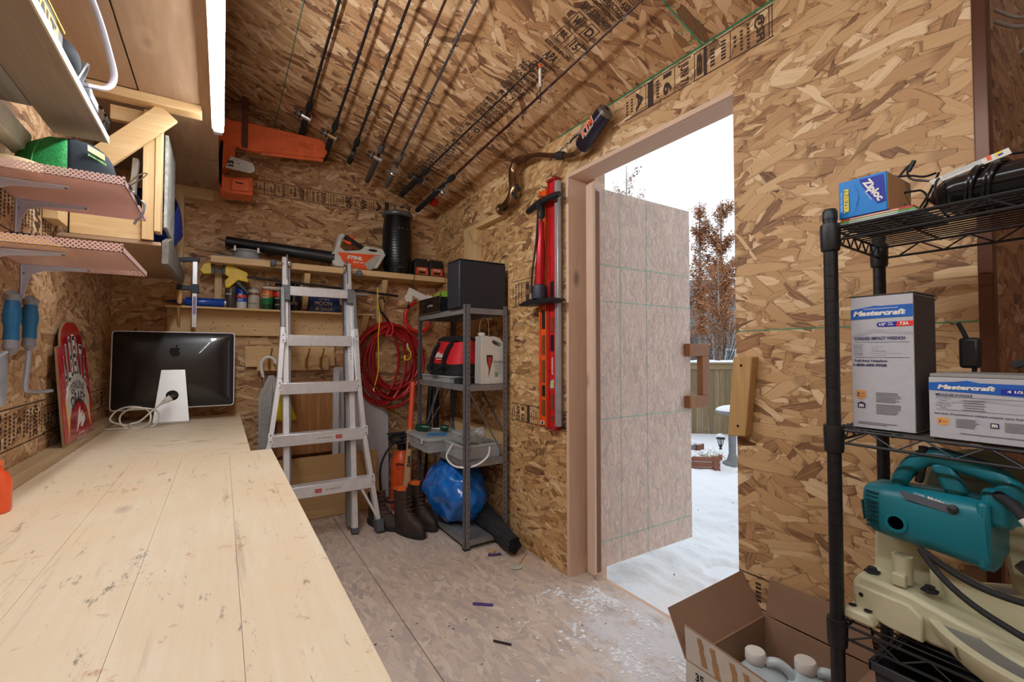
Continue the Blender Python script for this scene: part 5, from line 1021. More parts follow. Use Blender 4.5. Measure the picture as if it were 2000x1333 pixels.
# exhaust
M_ti = mat('heat_tinted_steel', (140, 112, 84), .24, .95, var=.35, vs=14)
ex = thing('motorcycle_exhaust', 'curved steel motorcycle exhaust with black silencer above the door', 'exhaust', (1.44, 1.9, 2.03))
pp = [(1.45, 2.385, 2.030), (1.44, 2.33, 2.028), (1.44, 2.27, 2.055), (1.44, 2.235, 2.11), (1.44, 2.245, 2.17), (1.44, 2.238, 2.225), (1.44, 2.195, 2.258), (1.44, 2.12, 2.245), (1.44, 2.03, 2.232), (1.44, 1.93, 2.195), (1.44, 1.83, 2.155), (1.44, 1.74, 2.123), (1.44, 1.68, 2.112), (1.44, 1.63, 2.128)]
sp2 = smooth_pts(pp, 5); n_ = len(sp2); rr_ = [(.030 if i < n_ * .42 else .030 - .016 * min(1, (i - n_ * .42) / (n_ * .18))) for i in range(n_)]
part(ex, 'header_pipe', MB().tube(sp2, rr_, 16), M_ti)
part(ex, 'flange', MB().lathe([(.030, 0), (.036, .004), (.036, .016), (.028, .02)], (1.45, 2.39, 2.030), (0, .99, .05), n=20), M_ti)
m0, m1 = V((1.435, 1.640, 2.120)), V((1.430, 1.478, 2.215)); md = (m1 - m0).normalized(); mu = md.cross(X_).normalized()
def oval(c, a, b, n=24): return [c + X_ * a * cos(2 * pi * k / n) + mu * b * (abs(sin(2 * pi * k / n)) ** .8 * (1 if sin(2 * pi * k / n) >= 0 else -1)) for k in range(n)]
vs = []; rings = [(0, .012, .012), (.004, .030, .034), (.02, .036, .040), (.185, .037, .041), (.19, .036, .040)]
for t_, a, b in rings: vs += oval(m0 + md * t_, a, b)
fs = [(i * 24 + j, i * 24 + (j + 1) % 24, (i + 1) * 24 + (j + 1) % 24, (i + 1) * 24 + j) for i in range(4) for j in range(24)] + [tuple(range(24))[::-1]]
part(ex, 'silencer', MB().add(vs, fs), mat('silencer_black', (44, 38, 56), .25, .4))
vs = []
for t_, a, b in ((.1905, .037, .041), (.205, .034, .038), (.215, .018, .02), (.21, .012, .013)): vs += oval(m0 + md * t_, a, b)
part(ex, 'end_cap', MB().add(vs, [(i * 24 + j, i * 24 + (j + 1) % 24, (i + 1) * 24 + (j + 1) % 24, (i + 1) * 24 + j) for i in range(3) for j in range(24)]), mat('end_cap_grey', (120, 112, 104), .4, .5))
lc = m0 + md * .105 - X_ * .0385; part(ex, 'lettering', MB().text('KTM', lc, md, mu if mu.z > 0 else -mu, .042, 0, wd=.095, bold=.06, shear=.2).text('KTM', lc - X_ * .0006, md, mu if mu.z > 0 else -mu, .038, 1, wd=.088, bold=.01, shear=.2).text('RACING', lc - (mu if mu.z > 0 else -mu) * .026 - X_ * .0012, md, mu if mu.z > 0 else -mu, .010, 0, wd=.06), [mat('cream_letter', (236, 220, 190), .5), mat('orange_letter', (232, 84, 30), .4)], smooth=False)
part(ex, 'joint_clamp', MB().tube([V((1.44, 1.80, 2.145)) + V((0, .05 * k, .018 * k)) for k in (-.6, -.3, 0, .3, .6)], [.018, .021, .019, .022, .018], 12), M_blk2)
part(ex, 'mount_lug', MB().cyl((1.445, 1.60, 2.195), (1.415, 1.60, 2.195), .014, n=14), M_gal)
part(ex, 'spring_tab', MB().bar((1.41, 2.17, 2.10), (1.40, 2.12, 2.06), .012, .02).bar((1.41, 2.21, 2.07), (1.40, 2.15, 2.02), .01, .016), M_blk2)
mc_ = thing('wall_chain', 'grey metal chain strap running up to the exhaust silencer', 'chain', (1.46, 1.7, 2.17))
a, b = V((1.455, 1.86, 2.175)), V((1.455, 1.585, 2.232)); nl = 14
for k in range(nl):
    c = a + (b - a) * ((k + .5) / nl); d = (b - a).normalized(); u_ = X_ if k % 2 else d.cross(X_).normalized()
    part(mc_, 'chain_link', MB().tube([c + d * .013 * cos(q) + u_ * .0065 * sin(q) for q in [j * pi / 5 for j in range(10)]], .0022, 5, closed=True), M_gal)
for yz in ((1.86, 2.19), (1.70, 2.215)): solo('pipe_hanger', 'black wire hanger holding the exhaust pipe, %s' % ('near the bend' if yz[0] > 1.8 else 'near the silencer'), 'hanger', MB().tube(smooth_pts([(XR, yz[0], yz[1]), (1.47, yz[0], yz[1] + .002), (1.44, yz[0], yz[1] - .02 - .0), (1.42, yz[0], yz[1] - .05)], 4), .0035, 6), M_blk)
# block right of the door
wk = thing('door_stop_block', 'pale timber block screwed to the wall right of the door opening', 'wooden block', (1.48, .88, .86))
q = part(wk, 'block', MB().prism([(.835, 1.128), (.900, 1.128), (.924, .856), (.860, .864)], (XR - .040, 0, 0), Y_, Z_, X_ * .039), wood('block_pine', (206, 164, 106), 'Z', knots=False), bev=.003)
for (y, z) in ((.872, 1.098), (.886, .895)): part(wk, 'screw_hole', MB().lathe([(.0045, 0), (.0045, .0006)], (XR - .0404, y, z), (-1, 0, 0), n=12), M_dark)
solo('twine', 'pale twine tied to the timber window frame', 'string', MB().tube(smooth_pts([(1.495, 2.93, 2.02), (1.488, 2.86, 1.93), (1.486, 2.78, 1.91), (1.488, 2.70, 1.945), (1.492, 2.66, 1.975)], 6), .0025, 6).tube(smooth_pts([(1.49, 2.84, 1.925), (1.486, 2.76, 1.935), (1.49, 2.68, 1.99)], 5), .002, 6), mat('twine', (176, 150, 116), .8))

# ================================================================== grey metal shelf unit
gs = thing('metal_shelf_unit', 'grey slotted-angle shelf unit standing beside the red hose', 'shelf unit', (1.335, 2.75, 0))
gx0, gx1, gy0, gy1 = 1.19, 1.478, 2.37, 3.13; M_dk = mat('grey_painted_steel', (128, 130, 138), .45, .5, var=.08)
for (x, y, sx, sy) in ((gx0, gy0, 1, 1), (gx1, gy0, -1, 1), (gx0, gy1, 1, -1), (gx1, gy1, -1, -1)):
    po = part(gs, 'post', MB().box(x, x + sx * .032, y, y + sy * .002, .004, 1.425).box(x, x + sx * .002, y, y + sy * .032, .004, 1.425), M_dk, smooth=False)
    mb = MB()
    for k in range(44): z = .04 + k * .0315; mb.rect((x + sx * .022, y - .0006 * (1 if sy > 0 else -1), z), X_, Z_, .006, .006); mb.rect((x - .0006 * sx, y + sy * .022, z), Y_, Z_, .006, .006)
    part(po, 'slot_row', mb, M_dark, smooth=False, kind='stuff'); part(gs, 'foot_cap', ubox(x - .002 * sx, x + sx * .034, y - .002 * sy, y + sy * .034, 0, .012), M_blk)
for z in (1.405, .950, .505, .058):
    part(gs, 'shelf_tray', MB().box(gx0 + .003, gx1 - .003, gy0 + .003, gy1 - .003, z - .002, z).box(gx0 + .003, gx1 - .003, gy0 + .0025, gy0 + .005, z - .034, z).box(gx0 + .0025, gx0 + .005, gy0, gy1, z - .034, z).box(gx1 - .005, gx1 - .003, gy0, gy1, z - .034, z).box(gx0, gx1, gy1 - .005, gy1 - .003, z - .034, z), mat('tray_steel', (146, 146, 148), .5, .4, var=.15), smooth=False)
for (a, b) in (((1.205, gy0 + .004, .93), (1.465, gy0 + .004, .50)), ((1.465, gy1 - .01, .93), (1.205, gy1 - .01, .50)), ((gx0 + .006, 3.08, .50), (gx0 + .006, 2.76, .93)), ((gx1 - .01, 2.42, .68), (gx1 - .01, 2.75, .94))):
    part(gs, 'cross_brace', MB().bar(a, b, .014, .003), M_gal)
for (x, y, z) in ((1.205, gy0, 1.39), (1.46, gy0, 1.39), (1.205, gy0, .935), (1.46, gy0, .935), (1.205, gy0, .49), (1.46, gy0, .49), (1.205, gy0, .04)): part(gs, 'bolt', MB().lathe([(.006, 0), (.006, .002), (.003, .004)], (x, y, z), (0, -1, 0), n=8), M_zinc)
sk = thing('speaker', 'big black loudspeaker on top of the metal shelf unit', 'speaker', (1.33, 2.5, 1.405))
M_spk = mat('speaker_vinyl', (40, 42, 52), .5, var=.06, vs=60, bump=.15)
part(sk, 'cabinet', ubox(1.165, 1.488, 2.405, 2.575, 1.407, 1.688), M_spk, bev=.008); part(sk, 'top_grille', ubox(1.168, 1.485, 2.408, 2.572, 1.689, 1.697), mat('grille_cloth', (22, 24, 34), .8), bev=.004)
st = thing('stereo', 'low black stereo unit with silver edges beside the speaker', 'stereo', (1.28, 2.9, 1.405))
part(st, 'casing', ubox(1.19, 1.42, 2.72, 3.08, 1.413, 1.505), M_blk, bev=.003); part(st, 'front_panel', ubox(1.180, 1.189, 2.715, 3.085, 1.411, 1.508), mat('gloss_black', (14, 14, 18), .12), bev=.002)
part(st, 'edge_trim', MB().box(1.178, 1.192, 2.713, 3.087, 1.407, 1.411).box(1.178, 1.192, 2.713, 3.087, 1.5085, 1.5115), M_steel)
part(st, 'lettering', MB().text('e-lux', (1.1795, 2.88, 1.46), -Y_, Z_, .018, wd=.09), M_white, smooth=False)
for (y, n) in ((2.93, 'farther'), (2.80, 'nearer')):
    t = thing('spring_clip', '%s lime green plastic clip standing on the stereo' % n, 'clip', (1.25, y, 1.507), group='lime green clips')
    for d_ in (-.014, .014): part(t, 'jaw', MB().lathe([(.0, -.005), (.020, -.005), (.022, 0), (.020, .005), (0, .005)], (1.25, y + d_, 1.533), (.2, 1, 0), n=16, sx=.75), mat('lime_green', (140, 196, 60), .35, alpha=.85))
    part(t, 'spring', MB().cyl((1.25, y - .012, 1.53), (1.25, y + .012, 1.53), .005, n=8), M_white)
solo('paper_packet', 'crumpled white and red paper packet behind the stereo', 'packet', MB().grid(lambda a, b: V((1.23 + .012 * sin(a * 9), 3.06 - a * .10, 1.509 + b * .045 * (1 - .5 * a) + .005 * sin(a * 20 + b * 7))), 10, 5), mat('packet_print', (214, 190, 186), .6, var=.3, vs=40))
# tool bag
tb = thing('tool_bag', 'red and black soft tool bag on the second shelf', 'tool bag', (1.33, 2.80, .95))
M_bag = mat('red_nylon', (214, 32, 42), .6, bump=.3, vs=40); M_bb = mat('black_nylon', (24, 24, 27), .8, bump=.3)
def bagf(a, b):
    th = a * 2 * pi; sx_ = (abs(cos(th)) ** .55) * (1 if cos(th) >= 0 else -1); sy_ = (abs(sin(th)) ** .55) * (1 if sin(th) >= 0 else -1); q = 1 - .52 * b ** 1.5
    return V((1.335 + .125 * sx_ * q, 2.80 + .225 * sy_ * (1 - .18 * b), .998 + .235 * b + .008 * sin(th * 3) * b))
part(tb, 'lower_body', MB().grid(lambda a, b: bagf(a, b * .30), 48, 4, closed_u=True).box(1.225, 1.445, 2.60, 3.0, .992, 1.0), M_bb)
part(tb, 'upper_body', MB().grid(lambda a, b: bagf(a, .30 + b * .62) + V((0, 0, .0005)), 48, 8, closed_u=True), M_bag)
part(tb, 'zip_top', MB().prism([(-.19, 0), (.19, 0), (.17, .028), (.10, .040), (-.12, .038), (-.18, .022)], (1.275, 2.80, 1.212), Y_, Z_, X_ * .12), M_bb, bev=.01)
for y in (2.70, 2.90): part(tb, 'strap', MB().tube(smooth_pts([(1.203, y + .01, 1.02), (1.205, y + .015, 1.08), (1.225, y - .005, 1.16), (1.262, y - .01, 1.21)], 5), .017, 8, flat=.22), M_bb)
part(tb, 'carry_handle', MB().tube(smooth_pts([(1.20, 2.94, 1.06), (1.17, 2.87, 1.03), (1.165, 2.80, 1.015), (1.17, 2.73, 1.03), (1.20, 2.66, 1.07)], 6), .014, 8, flat=.4), M_bb)
nrm = V((-.93, 0, .36)).normalized(); part(tb, 'lettering', MB().text('Milwaukee', V((1.226, 2.79, 1.125)) + nrm * .006, -Y_, V((.36, 0, .93)), .042, wd=.17, bold=.03, shear=.35).rect(V((1.219, 2.79, 1.095)) + nrm * .008, -Y_, V((.36, 0, .93)), .12, .005), M_white, smooth=False)
def clearbox(name, label, cat, x0, x1, y0, y1, z0, z1, handle=None, lid=True, z_lid=.012, contents=True, group=None):
    t = thing(name, label, cat, ((x0 + x1) / 2, (y0 + y1) / 2, z0), group=group); M_cl = mat('clear_plastic', (206, 210, 212), .2, alpha=.38, var=.03)
    k = .0025; part(t, 'tub', MB().box(x0, x1, y0, y1, z0, z0 + k).box(x0, x0 + k, y0, y1, z0, z1).box(x1 - k, x1, y0, y1, z0, z1).box(x0, x1, y0, y0 + k, z0, z1).box(x0, x1, y1 - k, y1, z0, z1), M_cl, bev=.001)
    if lid: part(t, 'lid', ubox(x0 - .006, x1 + .006, y0 - .006, y1 + .006, z1 + .0005, z1 + z_lid), mat('clear_lid', (214, 218, 220), .25, alpha=.6, var=.03), bev=.003)
    else: part(t, 'rim', MB().box(x0 - .006, x1 + .006, y0 - .006, y0, z1 - .012, z1).box(x0 - .006, x0, y0, y1, z1 - .012, z1).box(x1, x1 + .006, y0, y1, z1 - .012, z1).box(x0 - .006, x1 + .006, y1, y1 + .006, z1 - .012, z1), mat('clear_lid', (214, 218, 220), .25, alpha=.6, var=.03))
    if contents:
        mb = MB()
        for q in range(70):
            c = V((rg.uniform(x0 + .015, x1 - .015), rg.uniform(y0 + .015, y1 - .015), z0 + .008 + rg.uniform(0, (z1 - z0) * .45))); a = V((rg.uniform(-1, 1), rg.uniform(-1, 1), rg.uniform(-.3, .3))).normalized()
            mb.bar(c, c + a * rg.uniform(.01, .028), rg.uniform(.004, .012), rg.uniform(.004, .010), m=q % 5)
        part(t, 'small_hardware', mb, [M_gal, M_txt, M_white, mat('copper_bits', (190, 110, 70), .4), mat('plum_bits', (90, 60, 80), .5)], kind='stuff')
    return t
c1 = clearbox('parts_case', 'flat clear compartment case under the red tool bag', 'storage case', 1.20, 1.44, 2.60, 3.06, .951, .982, contents=True)
for y in (2.70, 2.86, 2.98): part(c1, 'divider', ubox(1.203, 1.437, y, y + .002, .954, .981), mat('clear_lid', (214, 218, 220), .25, alpha=.6, var=.03))
solo('black_tray', 'flat black tray under the near end of the tool bag', 'tray', MB().box(1.22, 1.44, 2.50, 2.585, .951, .982).box(1.235, 1.425, 2.512, 2.575, .982, .985), M_blk, bev=.004)
# jug
jg = thing('cleaner_jug', 'white plastic cleaner jug with a wire handle on the second shelf', 'jug', (1.39, 2.44, .95))
jp = [(-.086, 0), (.086, 0), (.083, .20), (.074, .245), (.045, .280), (.0, .290), (-.03, .285), (-.038, .292), (-.082, .290), (-.084, .24)]
jh = [(.0, .268), (-.012, .255), (.005, .240), (.05, .222), (.064, .228), (.045, .250)]
def hole_poly(P, H):
    i0, j0 = min(((i, j) for i in range(len(P)) for j in range(len(H))), key=lambda ij: (P[ij[0]][0] - H[ij[1]][0]) ** 2 + (P[ij[0]][1] - H[ij[1]][1]) ** 2)
    ar = lambda Q: sum(Q[i][0] * Q[(i + 1) % len(Q)][1] - Q[(i + 1) % len(Q)][0] * Q[i][1] for i in range(len(Q)))
    R_ = H[j0:] + H[:j0 + 1]
    if (ar(P) > 0) == (ar(H) > 0): R_ = R_[::-1]
    return P[:i0 + 1] + R_ + P[i0:]
part(jg, 'jug_body', MB().prism(hole_poly(jp, jh), (1.392, 2.392, .9515), X_, Z_, Y_ * .085), mat('jug_white', (216, 214, 208), .4, var=.03), bev=.004)
part(jg, 'cap', MB().lathe([(.022, 0), (.022, .016), (.018, .020), (0, .02)], (1.332, 2.435, 1.2435), n=18), M_white)
part(jg, 'wire_handle', MB().tube(smooth_pts([(1.318, 2.43, 1.24), (1.316, 2.43, 1.30), (1.330, 2.43, 1.345), (1.352, 2.43, 1.352), (1.375, 2.43, 1.33), (1.380, 2.43, 1.24)], 6), .0018, 6), mat('pale_wire', (186, 170, 150), .5))
mb = MB(); F = V((1.392, 2.3912, .9515)); mb.prism([(-.05, .175), (-.008, .175), (-.010, .14), (-.028, .08), (-.038, .04), (-.034, .09), (-.048, .135)], F, X_, Z_, -Y_ * .0006, 0)
mb.prism([(-.040, .165), (-.016, .165), (-.020, .12), (-.032, .09), (-.040, .13)], F - Y_ * .0008, X_, Z_, -Y_ * .0004, 1); mb.text('citralité', F + V((.032, -.001, .135)), X_, Z_, .020, 2, wd=.07)
for k in range(6): mb.rect(F + V((.03, -.001, .115 - k * .011)), X_, Z_, .055 - .006 * (k % 3), .0016, 2)
mb.frame(F + V((.018, -.001, .055)), X_, Z_, .022, .024, .003, 3); mb.rect(F + V((.018, -.001, .055)), X_, Z_, .008, .012, 3)
part(jg, 'label', mb, [M_txt, mat('carrot_red', (180, 60, 44), .6), mat('grey_print', (80, 80, 84), .7), mat('green_print', (60, 150, 70), .7)], smooth=False)
# third shelf
c2 = clearbox('drill_bit_case', 'wide clear case with hinged lid overhanging the third shelf', 'storage case', 1.10, 1.40, 2.72, 3.10, .506, .575, contents=True, z_lid=.022)
part(c2, 'latch', ubox(1.092, 1.0935, 2.78, 2.81, .555, .585), M_white, bev=.001)
gb = thing('garden_gun', 'dark green bottle and nozzle lying on the clear case lid', 'bottle', (1.25, 2.95, .598))
part(gb, 'bottle_body', MB().lathe([(.0, 0), (.020, .004), (.026, .02), (.026, .085), (.012, .105), (.012, .115)], (1.14, 3.03, .6255), (.5, -.55, 0), n=16), mat('bottle_green', (20, 66, 44), .3)); part(gb, 'rod', MB().cyl((1.20, 2.965, .622), (1.28, 2.90, .618), .005, n=8), M_zinc); part(gb, 'end_knob', MB().lathe([(.0, 0), (.020, .005), (.024, .03), (.020, .055), (.0, .06)], (1.27, 2.91, .6255), (.6, -.5, 0), n=16), mat('bottle_green', (20, 66, 44), .3))
solo('blue_card', 'blue and white instruction card on the clear case lid', 'card', MB().prism([(1.13, 2.82), (1.24, 2.76), (1.30, 2.86), (1.19, 2.92)], (0, 0, .598), X_, Y_, Z_ * .001), mat('blue_card', (70, 140, 200), .5, var=.3, vs=50))
c3 = clearbox('hardware_tub', 'clear bucket tub of hardware with a white bail handle, third shelf', 'tub', 1.20, 1.45, 2.42, 2.66, .506, .592, lid=False)
part(c3, 'bail_handle', MB().tube(smooth_pts([(1.195, 2.55, .585), (1.15, 2.54, .52), (1.145, 2.46, .487), (1.18, 2.40, .475), (1.26, 2.365, .485), (1.33, 2.355, .53), (1.37, 2.40, .575)], 6), .006, 8, flat=.6), M_white)
c4 = clearbox('small_parts_box', 'small clear open box of bits resting on the hardware tub', 'box', 1.22, 1.36, 2.48, 2.60, .597, .655, lid=False)
solo('rolled_rags', 'crumpled white plastic bag on top of the small parts box', 'bag', MB().grid(lambda a, b: V((1.36 + .035 * cos(a * 2 * pi) * sin(b * pi) * (1 + .3 * sin(a * 25)), 2.50 + .04 * sin(a * 2 * pi) * sin(b * pi), .640 + .035 * cos(b * pi) + .006 * sin(a * 30 + b * 12))), 24, 10, closed_u=True), mat('thin_plastic', (214, 212, 210), .3, alpha=.7))
solo('plank_offcut', 'pale plank offcut leaning on the wall behind the third shelf', 'board', MB().prism([(2.40, .510), (3.08, .510), (3.12, .665), (2.40, .645)], (1.470, 0, 0), Y_, Z_, X_ * .018), M_pine['Y'], bev=.002)
# bottom shelf: blue bag, black roll
def blob(name, label, cat, c, r, m, fr=3, amp=.06, sq=None, n=36, group=None, crease=0):
    ph = [rg.uniform(0, 6) for _ in range(8)]
    def f(a, b):
        th = a * 2 * pi; p = (b - .5) * pi; q = 1 + amp * (sin(fr * th + ph[0] + 2 * p) + .6 * sin(2 * fr * th + ph[1] - 5 * p) + .5 * sin(7 * p + ph[2] + th) + .35 * sin(13 * th + ph[3] + 9 * p))
        v = V((r[0] * cos(th) * cos(p), r[1] * sin(th) * cos(p), r[2] * sin(p))) * q; 
        if crease:
            from mathutils import noise as mn
            u_ = v * 9; v = v * (1 + crease * (1.2 * mn.noise(u_ * .55) - abs(mn.noise(u_)) - .5 * abs(mn.noise(u_ * 2.3)) + .35))
        v.z = max(v.z, -r[2] * .93); return V(c) + v
    return solo(name, label, cat, MB().grid(f, n, n // 2, closed_u=True), m, group=group)
M_bg = mat('blue_film', (22, 112, 206), .12, var=.6, vs=7, alpha=.95, coat=.7, bump=.3)
blb = blob('rubbish_bag', 'blue translucent bag of rubbish on the bottom shelf', 'bag', (1.300, 2.72, .255), (.195, .24, .200), M_bg, fr=4, amp=.03, n=90, crease=.09)
part(blb, 'bag_knot', MB().grid(lambda a, b: V((1.30 + (.045 - .02 * b + .012 * sin(a * 30)) * cos(a * 2 * pi), 2.86 + (.04 + .01 * sin(a * 22)) * sin(a * 2 * pi), .41 + .05 * b)), 24, 5, closed_u=True), M_bg)
def rollf(a, b):
    th = a * 2 * pi; c = V((1.425 - .03 * b, 2.62 - .46 * b, .118 - .055 * b)); r_ = .085 - .035 * b + .006 * sin(5 * th + 9 * b) + .004 * sin(11 * th - 14 * b)
    return c + V((r_ * cos(th) * .8, 0, max(-c.z + .003, r_ * sin(th) * .85)))
rl_ = thing('rolled_tarp', 'dusty black rolled fabric on the floor beside the shelf foot', 'roll', (1.40, 2.4, 0)); part(rl_, 'roll', MB().grid(rollf, 40, 30, closed_u=True), mat('dusty_black_cloth', (40, 40, 43), .85, bump=.6, var=.3, vs=50))
mb = MB(); pts = []
for k in range(40): a = k * .55; r_ = .006 + .00095 * k; pts.append((1.395 + r_ * cos(a) * .8, 2.158, .060 + r_ * sin(a) * .95))
part(rl_, 'spiral_end', MB().tube(pts, .0035, 6), mat('dark_fold', (24, 24, 26), .9)); part(rl_, 'end_face', MB().lathe([(0, 0), (.044, .001)], (1.395, 2.163, .062), (0, -1, 0), n=24, sx=.8), mat('dark_fold', (24, 24, 26), .9))
# corner: sprayer, hoses, pick handle, poles, boots
sy = thing('pressure_sprayer', 'orange tank sprayer with coiled black hose in the back corner', 'sprayer', (1.12, 3.28, 0))
part(sy, 'tank', MB().lathe([(.0, 0), (.072, .004), (.080, .03), (.078, .33), (.060, .40), (.032, .43)], (1.125, 3.27, .002), n=26), M_org); part(sy, 'collar', MB().lathe([(.034, 0), (.034, .04), (.02, .05), (.012, .12)], (1.125, 3.27, .432), n=16), M_blk)
part(sy, 'lettering', MB().text('STIHL', (1.085, 3.199, .34), V((.9, -.35, 0)), Z_, .02, wd=.06, bold=.04).text('SG 31', (1.085, 3.199, .31), V((.9, -.35, 0)), Z_, .014, wd=.04), M_txt, smooth=False)
for k in range(4): part(sy, 'hose_loop', MB().tube([(1.125 + (.085 + .006 * k) * cos(a), 3.27 + (.07) * sin(a) , .50 + .018 * k + .012 * sin(a + k)) for a in [j * pi / 12 for j in range(24)]], .008, 8, closed=True), M_blk2)
part(sy, 'hose_loop', MB().tube(smooth_pts([(1.10, 3.20, .52), (1.02, 3.20, .48), (.955, 3.20, .37), (.945, 3.20, .24), (.97, 3.20, .12), (1.03, 3.20, .08), (1.09, 3.20, .10)], 7), .008, 8), M_blk2)
pk = thing('axe_handle', 'pick handle with orange grip leaning on the metal shelf', 'handle', (1.06, 3.0, .1)); a, b = V((1.055, 2.985, .12)), V((1.165, 3.16, .93))
part(pk, 'wooden_shaft', MB().tube([a, a + (b - a) * .2, a + (b - a) * .45, a + (b - a) * .62], [.034, .027, .020, .018], 14, flat=.75), wood('ash_wood', (202, 160, 112), 'Z', knots=False))
part(pk, 'orange_grip', MB().tube([a + (b - a) * .6, a + (b - a) * .8, b], [.020, .019, .018], 14, flat=.75), mat('orange_rubber', (228, 80, 40), .5)); part(pk, 'stencil', MB().text('ZAN', a + (b - a) * .34 + V((-.006, -.024, 0)), (b - a), V((-.9, .4, 0)), .02, wd=.075, bold=.05).rect(a + (b - a) * .47 + V((-.006, -.022, 0)), (b - a), V((-.9, .4, 0)), .04, .018, 0), M_txt, smooth=False)
for k, (x0, x1, lb_) in enumerate(((1.290, 1.385, 'left of the two black pole tools standing behind the shelf'), (1.375, 1.43, 'right of the two black pole tools standing behind the shelf'))):
    t = thing('pole_tool', lb_, 'pole tool', (x0, 3.3, 0), group='black pole tools'); a, b = V((x0, 3.26, .002)), V((x1, 3.34, .98))
    part(t, 'shaft', MB().tube([a, a + (b - a) * .55], .011, 10), M_alu if k else M_blk); part(t, 'grip', MB().tube([a + (b - a) * .5, a + (b - a) * .55, a + (b - a) * .95, b], [.014, .022, .022, .014], 12), M_blk)
def boot(loc, rz, label, mats_, h=.27, k=1.0, dark=False):
    t = thing('work_boot', label, 'boot', loc, rz, group='work boots'); M_ = MW[t.name]; mm, lin_, sole = mats_
    mb = MB(); mb.M = M_; n = 28; vs = []
    # rings up the boot: centre y, half length, half width, height; toe points to -y
    rings = [(-.035, .145, .050, .030), (-.035, .145, .051, .055), (-.028, .135, .050, .080), (-.005, .105, .046, .105), (.02, .078, .044, .135), (.032, .066, .044, .18), (.035, .066, .047, .225), (.035, .068, .050, h)]
    for cy_, l_, w_, z in rings: vs += [(w_ * cos(2 * pi * j / n) * (1 + .04 * sin(9 * z * 20 + j)), cy_ + l_ * sin(2 * pi * j / n), z * k) for j in range(n)]
    for cy_, l_, w_, z in ((.035, .060, .042, h), (.035, .055, .038, h - .05)): vs += [(w_ * cos(2 * pi * j / n), cy_ + l_ * sin(2 * pi * j / n), z * k) for j in range(n)]
    R8 = len(rings)
    fs = [(i * n + j, i * n + (j + 1) % n, (i + 1) * n + (j + 1) % n, (i + 1) * n + j) for i in range(R8 - 1) for j in range(n)]
    mb.add(vs, fs, 0); part(t, 'upper', mb, mm)
    mb = MB(); mb.M = M_; v2 = vs[(R8 - 1) * n:]; mb.add(v2, [(i * n + j, i * n + (j + 1) % n, (i + 1) * n + (j + 1) % n, (i + 1) * n + j) for i in range(2) for j in range(n)] + [tuple(2 * n + j for j in range(n))]); part(t, 'lining', mb, lin_)
    mb = MB(); mb.M = M_; o2 = [(.055 * cos(2 * pi * j / n), -.035 + .152 * sin(2 * pi * j / n)) for j in range(n)]; mb.prism(o2, (0, 0, 0), X_, Y_, Z_ * .032); part(t, 'sole', mb, sole, bev=.004)
    mb = MB(); mb.M = M_
    for z, y in ((.10, -.105), (.125, -.075), (.15, -.058), (.175, -.046), (.20, -.038), (.225, -.036)): mb.tube([(-.030, y + .012, z), (0, y - .004, z + .006), (.030, y + .012, z)], .0035, 6)
    part(t, 'laces', mb, mat('red_laces', (104, 52, 40), .7), kind='stuff')
    mb = MB(); mb.M = M_; mb.prism([(-.022, .10), (.022, .10), (.02, h + .02), (.0, h + .03), (-.02, h + .02)], (0, -.036, 0), X_, Z_, Y_ * .006); part(t, 'tongue', mb, mm)
    return t
M_bt = (mat('dark_brown_leather', (58, 44, 38), .6, bump=.4, var=.3, vs=25), mat('orange_lining', (226, 110, 44), .7), mat('boot_sole', (44, 40, 38), .8))
M_bt2 = (mat('grey_brown_suede', (74, 62, 54), .9, bump=.3, var=.2), mat('red_lining', (190, 50, 40), .7), M_bt[2])
boot((1.00, 2.83, 0), R(18), 'front brown leather boot with orange lining, by the ladder foot', M_bt)
boot((1.118, 2.90, 0), R(14), 'rear brown leather boot with orange lining, against the shelf unit', M_bt, k=1.0)
boot((.895, 3.04, 0), R(20), 'grey-brown suede boot behind the ladder shoe', M_bt2, h=.20, k=.9)
# debris on the floor
solo('purple_clip', 'small purple plastic strip lying on the floor', 'plastic strip', MB().bar((.975, 1.86, .004), (1.045, 1.80, .004), .014, .007), mat('purple_plastic', (84, 66, 140), .4), bev=.001)
solo('plastic_lid', 'small round pale plastic lid on the floor by the tarp roll', 'lid', MB().lathe([(0, 0), (.034, .001), (.036, .004), (.030, .006), (0, .005)], (1.335, 2.05, .002), n=24, sy=.8), mat('pale_lid', (200, 200, 184), .5))
solo('dark_stick', 'thin dark splinter lying mid floor', 'stick', MB().bar((.92, 1.58, .004), (.965, 1.52, .005), .007, .005), mat('dark_splinter', (56, 42, 40), .8))
solo('thin_dowel', 'thin pale dowel on the floor beside the tarp roll', 'dowel', MB().cyl((1.36, 2.07, .004), (1.47, 2.16, .006), .004, n=8), M_pine['X'])
solo('purple_wrapper', 'crumpled purple wrapper beside the shelf foot', 'wrapper', MB().grid(lambda a, b: V((1.27 + .07 * a + .004 * sin(b * 20), 2.24 - .03 * a + .02 * b, .003 + .010 * abs(sin(a * 9 + b * 6)))), 10, 4), mat('purple_plastic', (84, 66, 140), .4))
solo('wood_chip', 'small torn wood scrap beside the purple wrapper', 'wood scrap', MB().prism([(0, 0), (.05, .01), (.06, .03), (.03, .045), (.005, .03)], (1.29, 2.265, .002), X_, Y_, Z_ * .006), M_pine['X'])
mb = MB(); rs = random.Random(11)
def fleck(mb, x, y, s_, hgt, m=0):
    n = rs.randint(4, 7); a0 = rs.uniform(0, 6); P = [(x + s_ * rs.uniform(.5, 1) * cos(a0 + 2 * pi * k / n), y + s_ * rs.uniform(.4, 1) * sin(a0 + 2 * pi * k / n)) for k in range(n)]; mb.prism(P, (0, 0, .0004), X_, Y_, Z_ * hgt, m)
for k in range(420): fleck(mb, rs.uniform(.25, 1.5), rs.uniform(.9, 3.1), rs.uniform(.0012, .006), .0012, rs.choice((0, 0, 1, 2)))
